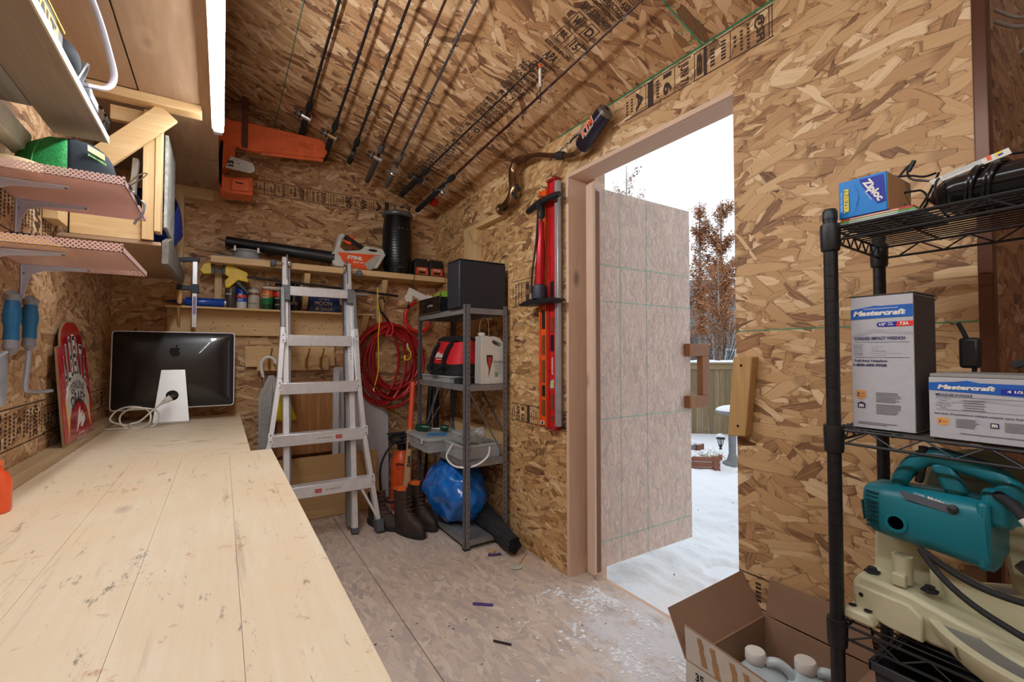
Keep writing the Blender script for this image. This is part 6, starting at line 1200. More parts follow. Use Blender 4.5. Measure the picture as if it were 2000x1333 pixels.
solo('floor_debris', 'scattered sawdust, chips and paint flecks on the floor', 'debris', mb, [mat('pale_fleck', (226, 220, 210), .8), mat('dark_fleck', (70, 58, 50), .8), mat('sawdust', (206, 180, 130), .9)], kind='stuff')
mb = MB()
for k in range(1500):
    y = rs.uniform(.98, 1.78); x = 1.55 - abs(rs.gauss(0, .13)) - (0 if rs.random() > .25 else rs.uniform(0, .25))
    cl = sin(x * 17 + y * 9) + sin(y * 23 - x * 11) + .8 * sin(x * 41 + y * 5)
    if cl > -.2 and x < 1.60: fleck(mb, x, y, rs.uniform(.002, .012) * (1.2 if cl > .8 else .7), rs.uniform(.0008, .002))
solo('snow_dusting', 'tracked-in snow crumbs on the floor inside the doorway', 'snow', mb, mat('snow_crumbs', (244, 245, 248), .7, var=.02), kind='stuff')
# ================================================================== black wire rack at the right edge
M_wire = mat('black_wire', (38, 38, 42), .4, .3); M_post = mat('black_post', (24, 25, 29), .4)
rk = thing('wire_rack', 'black wire shelving rack at the right edge of the picture', 'shelving rack', (1.21, 0, 0))
RX0, RX1, RY0, RY1 = 1.062, 1.362, -.42, .437
for (x, y) in ((RX0, RY1), (RX1, RY1 + .018), (RX0, RY0), (RX1, RY0)):
    pr = [(.0127, .0)]
    z = .0
    while z < 1.41: pr += [(.0127, z + .0008), (.0120, z + .0012), (.0120, z + .0022), (.0127, z + .0026)]; z += .0254
    pr += [(.0127, 1.418)]
    po = part(rk, 'post', MB().lathe(pr, (x, y, .0), n=20), M_post)
    part(po, 'post_cap', MB().lathe([(.0138, 0), (.0138, .016), (.011, .022), (0, .023)], (x, y, 1.416), n=20), M_blk)
for zi, z in enumerate((1.398, .984, .594, .10)):
    sf = part(rk, 'shelf_rim', MB().tube([(RX0, RY0, z), (RX0, RY1, z)], .0028, 8).tube([(RX1, RY0, z), (RX1, RY1 + .01, z)], .0028, 8).tube([(RX0, RY1, z), (RX1, RY1 + .015, z)], .0028, 8).tube([(RX0, RY0, z), (RX1, RY0, z)], .0028, 8)
              .tube([(RX0, RY0, z - .026), (RX0, RY1, z - .026)], .0028, 8).tube([(RX1, RY0, z - .026), (RX1, RY1 + .01, z - .026)], .0028, 8).tube([(RX0, RY1, z - .026), (RX1, RY1 + .015, z - .026)], .0028, 8).tube([(RX0, RY0, z - .026), (RX1, RY0, z - .026)], .0028, 8), M_wire)
    for x in (RX0, RX1):
        pts = []; n = 20
        for k in range(n + 1): pts.append((x, RY0 + .02 + (RY1 - RY0 - .04) * k / n, z - (0 if k % 2 else .026)))
        part(sf, 'zigzag_wire', MB().tube(pts, .002, 6), M_wire)
    for y in (RY0, RY1 + .006): part(sf, 'zigzag_wire', MB().tube([(RX0 + .03 + (RX1 - RX0 - .06) * k / 12, y, z - (0 if k % 2 else .026)) for k in range(13)], .0018, 6), M_wire)
    for k in range(13): x = RX0 + .022 + k * .0215; part(sf, 'wire', MB().tube([(x, RY0, z + .002), (x, RY1 + .01, z + .002)], .0016, 6), M_wire)
    for k in range(5): y = RY0 + .10 + k * .165; part(sf, 'cross_wire', MB().tube([(RX0, y, z - .002), (RX1, y, z - .002)], .0024, 6), M_wire)
    for (x, y) in ((RX0, RY1), (RX1, RY1 + .018), (RX0, RY0), (RX1, RY0)): part(rk, 'collar', MB().lathe([(.0135, -.040), (.0165, -.038), (.0175, -.030), (.0185, .008), (.0172, .016), (.0135, .017)], (x, y, z - .008), n=20), M_blk)
# ---- top shelf
def print_lines(mb, o, r, u, w_, n, lh, m, k=.8):
    for i in range(n): 
        ww = w_ * rs.uniform(.7, 1) * k; mb.rect(V(o) - V(u) * i * lh + V(r).normalized() * (ww - w_) / 2, r, u, ww, lh * .38, m)
N_ = -Y_
zb = thing('freezer_bag_box', 'blue freezer bag box on the rack top shelf corner', 'box', (1.12, .388, 1.402))
part(zb, 'carton', ubox(1.082, 1.21, .347, .428, 1.418, 1.494), mat('carton_blue', (20, 130, 214), .4, var=.05), bev=.001)
M_zd = mat('deep_blue_print', (24, 40, 160), .5); M_yt = mat('yellow_print', (236, 214, 50), .5)
F = V((1.0812, .3875, 1.456)); mb = MB()
mb.prism([(-.004, .034), (.036, .033), (.039, -.020), (.026, -.022), (.012, .0), (.0, .022)], F, N_, Z_, -X_ * .0003, 0)
mb.text('Ziploc', F + V((-.0012, -.0185, .006)), V((0, -.50, -.86)), V((0, -.86, .50)), .0180, 1, wd=.052, bold=.05); mb.text('Double Zipper', F + V((-.0014, -.0115, -.003)), V((0, -.50, -.86)), V((0, -.86, .50)), .0035, 1, wd=.022)
mb.text('FREEZER', F + V((-.0010, .0265, -.004)), -Z_, N_, .0085, 2, wd=.050, bold=.06); mb.text('HEAVY DUTY MEDIUM', F + V((-.0010, .0350, -.004)), -Z_, N_, .0030, 1, wd=.040)
mb.tube([F + V((-.001, .012, .03)), F + V((-.001, .006, .0)), F + V((-.001, .013, -.03))], [.0004, .0022, .0004], 6, m=3, flat=.1)
part(zb, 'lettering', mb, [M_zd, M_white, M_yt, mat('pale_blue_print', (150, 214, 240), .5)], smooth=False)
part(zb, 'carton_side', MB().box(1.085, 1.205, .3462, .347, 1.420, 1.492), mat('inner_card', (190, 150, 106), .8))
for k, (c, lb_) in enumerate((((150, 170, 180), 'lowest booklet under the blue freezer box, grey-blue'), ((96, 160, 60), 'middle green booklet under the blue freezer box'), ((200, 60, 60), 'top booklet with red corner under the blue freezer box'))):
    t = thing('booklet', lb_, 'booklet', (1.16, .37, 1.402 + k * .005), group='booklets under the freezer box')
    part(t, 'cover', ubox(1.078 + .003 * k, 1.25, .300 + .004 * k, .430 - .002 * k, 1.4025 + k * .005, 1.4070 + k * .005), mat('booklet_%d' % k, c, .5, var=.4, vs=80))
    part(t, 'print', MB().rect((1.0776 + .003 * k, .37, 1.4048 + k * .005), N_, Z_, .08, .0016, 0), M_white, smooth=False)
lp = thing('heater_lamp', 'black rounded electric appliance with wrapped cord on the rack top', 'appliance', (1.2, .15, 1.402))
part(lp, 'housing', MB().grid(lambda a, b: V((1.18, .312 - b * .42, 1.440)) + V((cos(a * 2 * pi) * .075, 0, sin(a * 2 * pi) * .036)) * (min(1, (b * 9) ** .5) if b < .12 else 1), 28, 24, closed_u=True), mat('gloss_black_housing', (22, 22, 26), .2))
part(lp, 'seam_band', MB().tube([(1.18 + cos(a) * .0765, .282, 1.440 + sin(a) * .0375) for a in [k * pi / 14 for k in range(28)]], .002, 6, closed=True), M_blk2)
for k in range(4): part(lp, 'cord_wrap', MB().tube([(1.18 + cos(a) * .081, .238 - (0, .006, .022, .028)[k] - .010 * sin(a), 1.441 + sin(a) * .041) for a in [j * pi / 12 for j in range(24)]], .0032, 8, closed=True), mat('glossy_cord', (30, 30, 34), .25))
part(lp, 'warning_strap', MB().prism([(.290, 1.4565), (.296, 1.4655), (.192, 1.490), (.188, 1.479)], (1.125, 0, 0), Y_, Z_, X_ * .0012), M_paper, label='printed white warning strap')
mb = MB(); ru = V((0, -.98, .23)).normalized(); uu = V((0, .23, .98)).normalized()
for k in range(22): mb.rect(V((1.1245, .275, 1.4665)) + ru * (k * .0024), ru, uu, .0010, .0065, 0)
mb.rect(V((1.1244, .2155, 1.4805)), ru, uu, .0055, .0085, 1).rect(V((1.1244, .2035, 1.4835)), ru, uu, .009, .007, 2).rect(V((1.1243, .2015, 1.482)), ru, uu, .006, .003, 3)
part(lp, 'strap_print', mb, [M_gal, M_org, M_yt, M_zd], smooth=False, kind='stuff')
ch = thing('charger_cable', 'tangle of thin black cables behind the blue freezer box', 'cable', (1.2, .33, 1.402))
for P in ([(1.16, .40, 1.485), (1.17, .37, 1.502), (1.17, .34, 1.500), (1.17, .315, 1.490), (1.16, .295, 1.488)], [(1.16, .36, 1.488), (1.18, .345, 1.52), (1.185, .335, 1.528), (1.18, .343, 1.515), (1.17, .335, 1.492), (1.17, .305, 1.478), (1.16, .285, 1.47)], [(1.17, .355, 1.468), (1.17, .335, 1.466), (1.17, .318, 1.462), (1.17, .31, 1.44), (1.18, .33, 1.415)], [(1.16, .29, 1.488), (1.17, .31, 1.45), (1.17, .335, 1.41)], [(1.17, .358, 1.470), (1.17, .345, 1.44), (1.175, .328, 1.41)], [(1.13, .20, 1.482), (1.2, .17, 1.495), (1.3, .10, 1.51)], [(1.3, .27, 1.49), (1.33, .24, 1.512), (1.34, .22, 1.52)]):
    part(ch, 'cable', MB().tube(smooth_pts(P, 6), .0022, 6), M_blk)
part(ch, 'plug', MB().cyl((1.181, .342, 1.512), (1.186, .334, 1.532), .0042, n=8), M_blk)
# ---- middle shelf: two tool cartons
M_ct = mat('carton_silver', (186, 188, 196), .45, var=.04, vs=90); M_cb = mat('carton_side', (78, 70, 66), .7); M_bl = mat('print_blue', (26, 96, 186), .5); M_nvp = mat('print_navy', (44, 46, 96), .6); M_gyp = mat('print_grey', (120, 122, 134), .7); M_rd = mat('print_red', (226, 48, 44), .5); M_chv = mat('chevron_grey', (168, 170, 178), .6); M_gold = mat('badge_gold', (222, 160, 90), .5)
bx = thing('tool_carton', 'tall silver carton for a corded wrench on the rack middle shelf', 'box', (1.14, .36, .987))
x0 = 1.088
part(bx, 'carton', ubox(x0, 1.205, .313, .413, .990, 1.2525), M_ct, bev=.001)
part(bx, 'side_print', MB().box(x0 + .002, 1.203, .3122, .313, .992, 1.250), M_cb); part(bx, 'lid_flap', MB().box(x0 - .001, 1.206, .311, .415, 1.2530, 1.2552), M_cb)
mb = MB(); F = V((x0 - .0006, .363, 1.12)); q = lambda dy, z, o=0: V((x0 - .0006 - o, .363 - dy, z))
mb.prism([(-.05, 1.207), (-.05, 1.227), (-.015, 1.2325), (-.01, 1.2335), (0, 1.2325), (.05, 1.2325), (.05, 1.209), (-.008, 1.2085)], V((x0 - .0006, .363, 0)), N_, Z_, -X_ * .0002, 0)
mb.text('Mastercraft', q(-.003, 1.219, .0006), N_, Z_, .0105, 1, wd=.085, bold=.06, shear=.2); mb.rect(q(-.0, 1.2275, .0006), N_, Z_, .055, .0010, 1)
mb.prism([(-.007, 1.1955), (-.004, 1.200), (.026, 1.2005), (.024, 1.191), (-.004, 1.191)], V((x0 - .0006, .363, 0)), N_, Z_, -X_ * .0002, 2); mb.prism([(.026, 1.2005), (.05, 1.2010), (.05, 1.1915), (.024, 1.191)], V((x0 - .0006, .363, 0)), N_, Z_, -X_ * .0002, 3)
mb.text('1/2"', q(.003, 1.1957, .0008), N_, Z_, .0055, 1, wd=.011, bold=.05).text('7.5A', q(.037, 1.1962, .0008), N_, Z_, .006, 1, wd=.014, bold=.05); print_lines(mb, q(.017, 1.198, .0008), N_, Z_, .011, 2, .0035, 1)
mb.prism([(-.048, 1.176), (-.012, 1.187), (.05, 1.180), (.05, 1.175), (-.012, 1.181), (-.048, 1.170)], V((x0 - .0004, .363, 0)), N_, Z_, -X_ * .0002, 5)
mb.text('CORDED IMPACT WRENCH', q(-.003, 1.169, .0012), N_, Z_, .0062, 4, wd=.082, bold=.03); mb.rect(q(0, 1.1615, .0006), N_, Z_, .088, .0006, 4)
for i, (a, b) in enumerate((('Specifications', ''), ('Motor:', '120V, 60 Hz, 7.5A'), ('Max. Torque:', '240 ft-lb'), ('Single speed:', '2200 RPM & 2700 BPM'), ('Drive:', '1/2" square drive (friction ring system)'), ('Weight:', '7 lb 11 oz (3.5 kg)'))):
    z = 1.1565 - i * .0042; mb.text(a, q(-.037 + .0, z, .0006), N_, Z_, .0026, 4, wd=.015 if i else .019); b and mb.text(b, q(-.015 + len(b) * .00055, z, .0006), N_, Z_, .0024, 6, wd=len(b) * .00125)
mb.rect(q(0, 1.1315, .0006), N_, Z_, .088, .0006, 4); mb.text('Toll-free Helpline:', q(-.018, 1.124, .0006), N_, Z_, .0058, 4, wd=.056, bold=.03).text('1-800-689-9928', q(-.019, 1.116, .0006), N_, Z_, .0052, 4, wd=.055, bold=.04)
mb.prism([(-.044, 1.064), (-.035, 1.066), (-.026, 1.064), (-.026, 1.052), (-.035, 1.046), (-.044, 1.052)], V((x0 - .0006, .363, 0)), N_, Z_, -X_ * .0002, 7); mb.text('3', q(-.039, 1.058, .001), N_, Z_, .007, 4, wd=.004, bold=.03).text('YEAR', q(-.0315, 1.059, .001), N_, Z_, .0025, 4, wd=.007).text('WARRANTY', q(-.035, 1.053, .001), N_, Z_, .002, 4, wd=.013)
mb.rect(q(-.034, 1.0345, .0006), N_, Z_, .013, .009, 4); mb.prism([(-.041, 1.039), (-.034, 1.0425), (-.027, 1.039)], V((x0 - .0006, .363, 0)), N_, Z_, -X_ * .0002, 4); mb.text('m', q(-.034, 1.0345, .001), N_, Z_, .006, 1, wd=.008, bold=.06)
print_lines(mb, q(.016, 1.062, .0006), N_, Z_, .052, 7, .0029, 6); print_lines(mb, q(.016, 1.039, .0006), N_, Z_, .052, 7, .0029, 6); print_lines(mb, q(.0, 1.002, .0006), N_, Z_, .08, 2, .0030, 6)
part(bx, 'printing', mb, [M_bl, M_white, M_zd, M_rd, M_nvp, M_chv, M_gyp, M_gold], smooth=False)
b2_ = thing('tool_carton', 'wide low silver carton for an angle grinder at the right frame edge', 'box', (1.13, .2, .987))
part(b2_, 'carton', ubox(1.072, 1.22, .03, .289, .990, 1.097), M_ct, bev=.001); part(b2_, 'lid_flap', ubox(1.074, 1.22, .031, .288, 1.0975, 1.1035), mat('carton_lid', (150, 148, 146), .5), bev=.001)
mb = MB(); q = lambda dy, z, o=0: V((1.0715 - o, .289 - dy, z))
mb.prism([(.0, 1.074), (.0, 1.0875), (.035, 1.090), (.05, 1.0925), (.065, 1.089), (.26, 1.088), (.26, 1.072), (.12, 1.069)], V((1.0716, .289, 0)), N_, Z_, -X_ * .0002, 0)
mb.text('Mastercraft', q(.048, 1.0805, .0008), N_, Z_, .0080, 1, wd=.072, bold=.06, shear=.2); mb.rect(q(.115, 1.0765, .0007), N_, Z_, .05, .0085, 2); mb.text('4 1/2 po 5A', q(.118, 1.0765, .001), N_, Z_, .0055, 1, wd=.042, bold=.05)
mb.text("MEULEUSE D'ANGLE", q(.033, 1.067, .0008), N_, Z_, .0042, 4, wd=.047, bold=.02)
for i in range(5): mb.text(('Fiche technique', 'Moteur :', 'Vitesse a vide :', "Diametre de l'arbre :", 'Poids :')[i], q(.020, 1.0605 - i * .004, .0008), N_, Z_, .0023, 4, wd=(.02, .01, .018, .022, .009)[i]); mb.rect(q(.058, 1.0585 - i * .004, .0008), N_, Z_, .028 - .004 * (i % 2), .0011, 6)
mb.prism([(.03, 1.056), (.07, 1.062), (.2, 1.054), (.2, 1.050), (.07, 1.057), (.03, 1.052)], V((1.0717, .289, 0)), N_, Z_, -X_ * .0001, 5); mb.rect(q(.13, 1.0635, .0007), N_, Z_, .24, .0005, 4); mb.rect(q(.13, 1.041, .0007), N_, Z_, .24, .0005, 4)
mb.text("Service d'assistance telephonique sans frais : 1-800-689-9928", q(.085, 1.0335, .0008), N_, Z_, .0040, 4, wd=.155, bold=.02)
mb.prism([(.010, 1.025), (.018, 1.027), (.026, 1.025), (.026, 1.016), (.018, 1.012), (.010, 1.016)], V((1.0716, .289, 0)), N_, Z_, -X_ * .0002, 7); mb.text('3', q(.014, 1.020, .001), N_, Z_, .005, 4, wd=.003).text('ANS', q(.021, 1.020, .001), N_, Z_, .002, 4, wd=.006)
mb.rect(q(.082, 1.020, .0008), N_, Z_, .010, .008, 4).text('m', q(.082, 1.020, .0012), N_, Z_, .005, 1, wd=.007, bold=.06); print_lines(mb, q(.055, 1.026, .0008), N_, Z_, .04, 6, .0027, 6); print_lines(mb, q(.118, 1.026, .0008), N_, Z_, .05, 6, .0027, 6); print_lines(mb, q(.10, 1.002, .0008), N_, Z_, .12, 1, .003, 6)
part(b2_, 'printing', mb, [M_bl, M_white, M_zd, M_rd, M_nvp, M_chv, M_gyp, M_gold], smooth=False)
cbk = thing('loose_cable', 'black cord hanging between the tall carton and the wall', 'cable', (1.24, .30, .99)); part(cbk, 'cord', MB().tube(smooth_pts([(1.23, .285, 1.20), (1.235, .275, 1.17), (1.24, .265, 1.12), (1.235, .27, 1.05), (1.23, .268, .99)], 6), .004, 8), M_blk)
part(cbk, 'plug_block', MB().box(1.226, 1.25, .255, .285, 1.11, 1.17), M_blk, bev=.006)
solo('grey_strap', 'dark webbing strap end on the angle grinder carton', 'strap', MB().bar((1.10, .19, 1.118), (1.10, .13, 1.150), .02, .012), M_blk2, bev=.002)

# ---- mitre saw on the lower shelf
M_cream = mat('cream_casting', (200, 196, 164), .4, var=.05); M_tl = mat('teal_motor', (16, 116, 132), .38, var=.05)
ms = thing('mitre_saw', 'teal and cream mitre saw on the rack lower shelf', 'mitre saw', (1.2, .2, .597))
def sq(c, a, b, m_, n=28, e=.5):
    return [V(c) + X_ * a * (abs(cos(t)) ** e) * (1 if cos(t) >= 0 else -1) + V(m_) * b * (abs(sin(t)) ** e) * (1 if sin(t) >= 0 else -1) for t in [2 * pi * k / n for k in range(n)]]
def loft(rings, cap=True):
    n = len(rings[0]); vs = [p for r_ in rings for p in r_]; fs = [(i * n + j, i * n + (j + 1) % n, (i + 1) * n + (j + 1) % n, (i + 1) * n + j) for i in range(len(rings) - 1) for j in range(n)]
    if cap: fs += [tuple(range(n))[::-1], tuple((len(rings) - 1) * n + j for j in range(n))]
    return MB().add(vs, fs)
mz = V((0, .06, 1)).normalized(); mx = 1.150
R_ = [sq((mx, .409, .828), .030, .030, mz), sq((mx, .404, .828), .040, .042, mz), sq((mx, .392, .827), .046, .049, mz), sq((mx, .36, .826), .049, .054, mz, e=.6), sq((mx, .30, .826), .051, .057, mz, e=.6), sq((mx, .25, .824), .052, .060, mz, e=.55), sq((mx, .226, .822), .052, .060, mz, e=.5)]
part(ms, 'motor_housing', loft(R_), M_tl)
mb = MB()
for a in range(-70, 80, 14): mb.bar(V((mx + .042 * sin(R(a)) - .0, .4105 - .0, .828 + .0)) + V((-.002, -.003, .012)), V((mx + .042 * sin(R(a)), .4095, .828)) + V((-.002, -.006, -.026)), .0022, .003, Y_)
part(ms, 'motor_vents', mb, mat('vent_dark', (10, 60, 70), .6), kind='stuff')
mb = MB()
for k in range(9): 
    z = .862 - k * .0085; mb.bar((mx - .044 - (.004 if 1 < k < 7 else 0), .399, z), (mx - .046 - (.004 if 1 < k < 7 else 0), .378, z - .002), .003, .0028, Z_)
part(ms, 'side_vents', mb, mat('vent_dark', (10, 60, 70), .6), kind='stuff')
part(ms, 'brush_cap', MB().lathe([(.017, 0), (.018, .003), (.013, .0035), (.012, .001), (.0, .001)], (mx - .0485, .350, .812), (-1, 0, 0), n=24), M_tl); part(ms, 'brush_socket', MB().lathe([(.0, .0), (.012, .0)], (mx - .0502, .350, .812), (-1, 0, 0), n=20), mat('brush_brown', (60, 34, 20), .5))
part(ms, 'gear_housing', MB().box(mx - .050, mx + .09, .222, .240, .766, .884), M_tl, bev=.008)
part(ms, 'screw', MB().lathe([(.008, 0), (.007, .004), (0, .005)], (mx - .050, .268, .862), (-1, 0, .3), n=14), M_blk)
part(ms, 'name_plate', MB().prism([(.345, .877), (.262, .867), (.262, .852), (.335, .862)], (mx - .0508, 0, 0), Y_, Z_, X_ * .001), mat('plate_grey', (90, 96, 106), .4)); part(ms, 'lettering', MB().text('Makita', (mx - .0506, .290, .871), V((0, -.98, -.17)), V((0, -.17, .98)), .007, wd=.024, bold=.06).text('LS1040', (mx - .0506, .314, .876), V((0, -.98, -.17)), V((0, -.17, .98)), .004, wd=.016), M_white, smooth=False)
hp = smooth_pts([(mx - .01, .357, .870), (mx - .01, .352, .893), (mx - .01, .335, .920), (mx - .01, .313, .940), (mx - .01, .290, .944), (mx - .01, .255, .936), (mx - .01, .222, .927), (mx - .01, .207, .912), (mx - .01, .204, .885), (mx - .01, .207, .850)], 5)
part(ms, 'handle', MB().tube(hp, [.013 + .004 * sin(i / len(hp) * pi) + (.004 if i > len(hp) * .75 else 0) for i in range(len(hp))], 16), M_tl)
part(ms, 'handle_leg', MB().bar((mx - .01, .293, .935), (mx - .01, .268, .878), .024, .030, Y_), M_tl, bev=.006); part(ms, 'trigger', MB().bar((mx - .012, .318, .925), (mx - .012, .325, .890), .012, .012, Y_), M_blk, bev=.003)
part(ms, 'handle_grip', MB().tube([p + Z_ * .0045 for p in hp[8:32]], .0135, 14), mat('grey_rubber', (44, 70, 78), .7)); part(ms, 'lock_knob', MB().cyl((mx - .02, .315, .952), (mx - .02, .315, .962), .007, n=12), M_blk)
part(ms, 'switch_box', MB().box(mx - .035, mx + .02, .196, .238, .838, .905), M_tl, bev=.012)
part(ms, 'cord_guard', MB().tube(smooth_pts([(mx - .03, .215, .897), (mx - .05, .195, .890), (mx - .06, .178, .872)], 5), .0085, 12), M_blk2); part(ms, 'white_tape', MB().tube([(mx - .06, .180, .874), (mx - .064, .166, .857)], .0092, 12), M_white)
part(ms, 'cord', MB().tube(smooth_pts([(mx - .064, .166, .857), (mx - .07, .14, .82), (mx - .075, .12, .77), (mx - .07, .16, .745), (mx - .055, .22, .738), (mx - .05, .27, .750), (mx - .05, .315, .776)], 6), .0055, 10), M_blk2)
part(ms, 'cord', MB().tube(smooth_pts([(mx - .05, .315, .776), (mx - .06, .285, .742), (mx - .07, .24, .712), (mx - .085, .17, .690), (mx - .09, .08, .66), (mx - .09, -.1, .65)], 6), .0055, 10), M_blk2)
part(ms, 'blade_guard', MB().lathe([(.0, -.012), (.085, -.012), (.092, -.006), (.092, .006), (.085, .012), (.0, .012)], (1.285, .265, .855), (1, 0, 0), n=36), mat('guard_metal', (128, 130, 112), .35, .5))
part(ms, 'upper_casting', MB().prism([(.24, .84), (.20, .88), (.02, .90), (-.1, .84), (-.1, .68), (.22, .70)], (1.225, 0, 0), Y_, Z_, X_ * .04), M_cream, bev=.008)
# base
fe = [(.412, .648), (.407, .768), (.398, .785), (.355, .768), (.31, .74), (.19, .70), (.19, .640), (.30, .640)]
part(ms, 'fence', MB().prism(fe, (1.168, 0, 0), Y_, Z_, X_ * .014), M_cream, bev=.004); part(ms, 'fence_rib', MB().prism([(.317, .64), (.317, .745), (.31, .738), (.29, .64)], (1.155, 0, 0), Y_, Z_, X_ * .012), M_cream, bev=.002)
bs_ = [(.425, .640), (.425, .668), (.415, .690), (.39, .690), (.33, .684), (.27, .668), (.15, .650), (-.1, .650), (-.1, .604), (.30, .604), (.36, .612)]
part(ms, 'base_casting', MB().prism(bs_, (1.100, 0, 0), Y_, Z_, X_ * .10), M_cream, bev=.008)
part(ms, 'base_face', MB().prism([(.418, .622), (.418, .672), (.33, .668), (.31, .652), (.31, .606), (.36, .609)], (1.090, 0, 0), Y_, Z_, X_ * .012), M_cream, bev=.004)
part(ms, 'foot', MB().prism([(.432, .606), (.432, .622), (.42, .630), (.385, .628), (.375, .606)], (1.066, 0, 0), Y_, Z_, X_ * .05), M_cream, bev=.006)
for y in (.418, .392): part(ms, 'foot_hole', MB().lathe([(.007, 0), (.0, .0002)], (1.084, y, .6305), sx=1.2, n=16), M_dark)
part(ms, 'clamp_post', MB().lathe([(.016, 0), (.0165, .040), (.0165, .052), (.013, .052), (.012, .030), (0, .030)], (1.135, .352, .690), n=24), M_cream); part(ms, 'set_screw', MB().lathe([(.005, 0), (.005, .002)], (1.118, .350, .705), (-1, -.1, 0), n=12), M_dark); part(ms, 'post_boss', MB().box(1.108, 1.125, .340, .362, .688, .712), M_cream, bev=.003)
for (x, y) in ((1.13, .400), (1.13, .310)): part(ms, 'hex_bolt', MB().lathe([(.014, 0), (.014, .003), (.008, .004), (.008, .010), (0, .010)], (x, y, .691), n=6), M_blk2)
part(ms, 'locating_hole', MB().lathe([(.004, 0), (.003, .0006)], (1.0885, .405, .655), (-1, 0, 0), n=10), M_dark)
part(ms, 'turntable', MB().lathe([(.0, -.045), (.215, -.045), (.236, -.018), (.240, 0), (.226, .003), (.224, -.002), (.185, -.002), (.182, .004), (.0, .004)], (1.225, .100, .652), n=80), M_cream)
part(ms, 'scale_band', MB().lathe([(.2235, .0), (.1855, .0)], (1.225, .100, .6508), n=80, caps=False), mat('grey_scale', (150, 150, 148), .4, .5)); 
for a in (200, 178, 140): part(ms, 'rim_notch', MB().bar(V((1.225, .100, .628)) + V((cos(R(a)), sin(R(a)), 0)) * .235, V((1.225, .100, .648)) + V((cos(R(a)), sin(R(a)), 0)) * .2405, .003, .004), mat('seam_olive', (110, 108, 80), .6))
part(ms, 'blade_tip', MB().bar((mx + .02, .195, .770), (mx + .04, .16, .735), .05, .02), mat('rust_disc', (104, 80, 66), .5, .3), bev=.004)
# ---- dark tote under the rack
tt = thing('storage_tote', 'dark grey open plastic tote under the mitre saw shelf', 'tote', (1.25, .15, .10)); gx = .004
def tube_box(x0, x1, y0, y1, z0, z1, k, tp):
    o_ = [(x0 + tp, y0 + tp), (x1 - tp, y0 + tp), (x1 - tp, y1 - tp), (x0 + tp, y1 - tp)]; t_ = [(x0, y0), (x1, y0), (x1, y1), (x0, y1)]; ti = [(x0 + k, y0 + k), (x1 - k, y0 + k), (x1 - k, y1 - k), (x0 + k, y1 - k)]; bi = [(a + (k if i in (0, 3) else -k), b + (k if i in (0, 1) else -k)) for i, (a, b) in enumerate(o_)]
    vs = [(a, b, z0) for a, b in o_] + [(a, b, z1) for a, b in t_] + [(a, b, z1) for a, b in ti] + [(a, b, z0 + k) for a, b in bi]
    fs = [(3, 2, 1, 0), (12, 13, 14, 15)]
    for r_ in range(3):
        for j in range(4): fs.append((r_ * 4 + j, r_ * 4 + (j + 1) % 4, r_ * 4 + 4 + (j + 1) % 4, r_ * 4 + 4 + j))
    return MB().add(vs, fs)
part(tt, 'tub', tube_box(1.085, 1.35, -.12, .385, .104, .535, .004, .02), mat('tote_grey', (52, 54, 60), .5), bev=.003); part(tt, 'rim', MB().box(1.078, 1.085, -.126, .391, .520, .538).box(1.078, 1.356, .385, .392, .520, .538), mat('tote_grey', (52, 54, 60), .5), bev=.002)
# ---- open cardboard box with two bottles, on the floor
M_cd = mat('cardboard', (158, 124, 100), .85, var=.08, vs=6); M_cw = mat('carton_white', (206, 200, 192), .7, var=.06); M_tape = mat('torn_brown', (176, 134, 92), .8)
cb2 = thing('cardboard_box', 'open cardboard box with torn tape, half under the black rack', 'box', (1.28, .68, 0)); bx0, bx1, by0, by1, bh = 1.085, 1.478, .52, .815, .30; k = .004
part(cb2, 'bottom', ubox(bx0, bx1, by0, by1, .002, .006), M_cd)
def wall(a, b, z0, z1, m_out, nm): pass
part(cb2, 'side', MB().box(bx0, bx0 + k, by0, by1, .006, bh), M_cd); part(cb2, 'side', MB().box(bx1 - k, bx1, by0, by1, .006, bh), M_cd); part(cb2, 'side', MB().box(bx0 + k, bx1 - k, by1 - k, by1, .006, bh), M_cd); part(cb2, 'side', MB().box(bx0 + k, bx1 - k, by0, by0 + k, .006, bh), M_cd)
part(cb2, 'white_face', ubox(bx0 - .0008, bx0 - .0001, by0, by1, .006, bh - .002), M_cw)
fl_ = part(cb2, 'flap', MB().prism([(by0 + .01, 0), (by1, 0), (by1 - .004, .10), (by0 + .02, .07)], (bx0, 0, bh), Y_, V((-.12, 0, 1)), X_ * k), M_cd)
mb = MB(); mb.prism([(by0 + .012, .002), (by1 - .002, .002), (by1 - .006, .098), (by0 + .022, .068)], (bx0 - .0012, 0, bh), Y_, V((-.12, 0, 1)), X_ * .0005, 0)
part(fl_, 'white_print', mb, M_cw)
def fq(y, z, o=.0022): return V((bx0 - .12 * z - o, y, z))
mb = MB()
for y, h0, h1, w_ in ((.765, .012, .085, .014), (.728, .0, .078, .015), (.675, -.004, .070, .016), (.640, -.004, .065, .014)):
    n = 8; L = []; Rr = []
    for i in range(n + 1):
        z = bh + h0 + (h1 - h0) * i / n; L.append(fq(y - .01 * (1 - i / n) + w_ / 2 + rs.uniform(-.002, .002), z)); Rr.append(fq(y - .01 * (1 - i / n) - w_ / 2 + rs.uniform(-.002, .002), z))
    mb.add(L + Rr, [(i, i + 1, n + 2 + i, n + 1 + i) for i in range(n)])
for v in mb.v: v.x = bx0 - .12 * (v.z - bh) - .0022
part(fl_, 'torn_tape', mb, M_tape, smooth=False)
for ob_ in fl_.children:
    pass
part(cb2, 'flap', MB().prism([(bx0, 0), (bx1, 0), (bx1 - .004, .135), (bx0 + .01, .125)], (0, by1, bh), X_, V((0, .52, .85)), V((0, .85, -.52)) * k), M_cd)
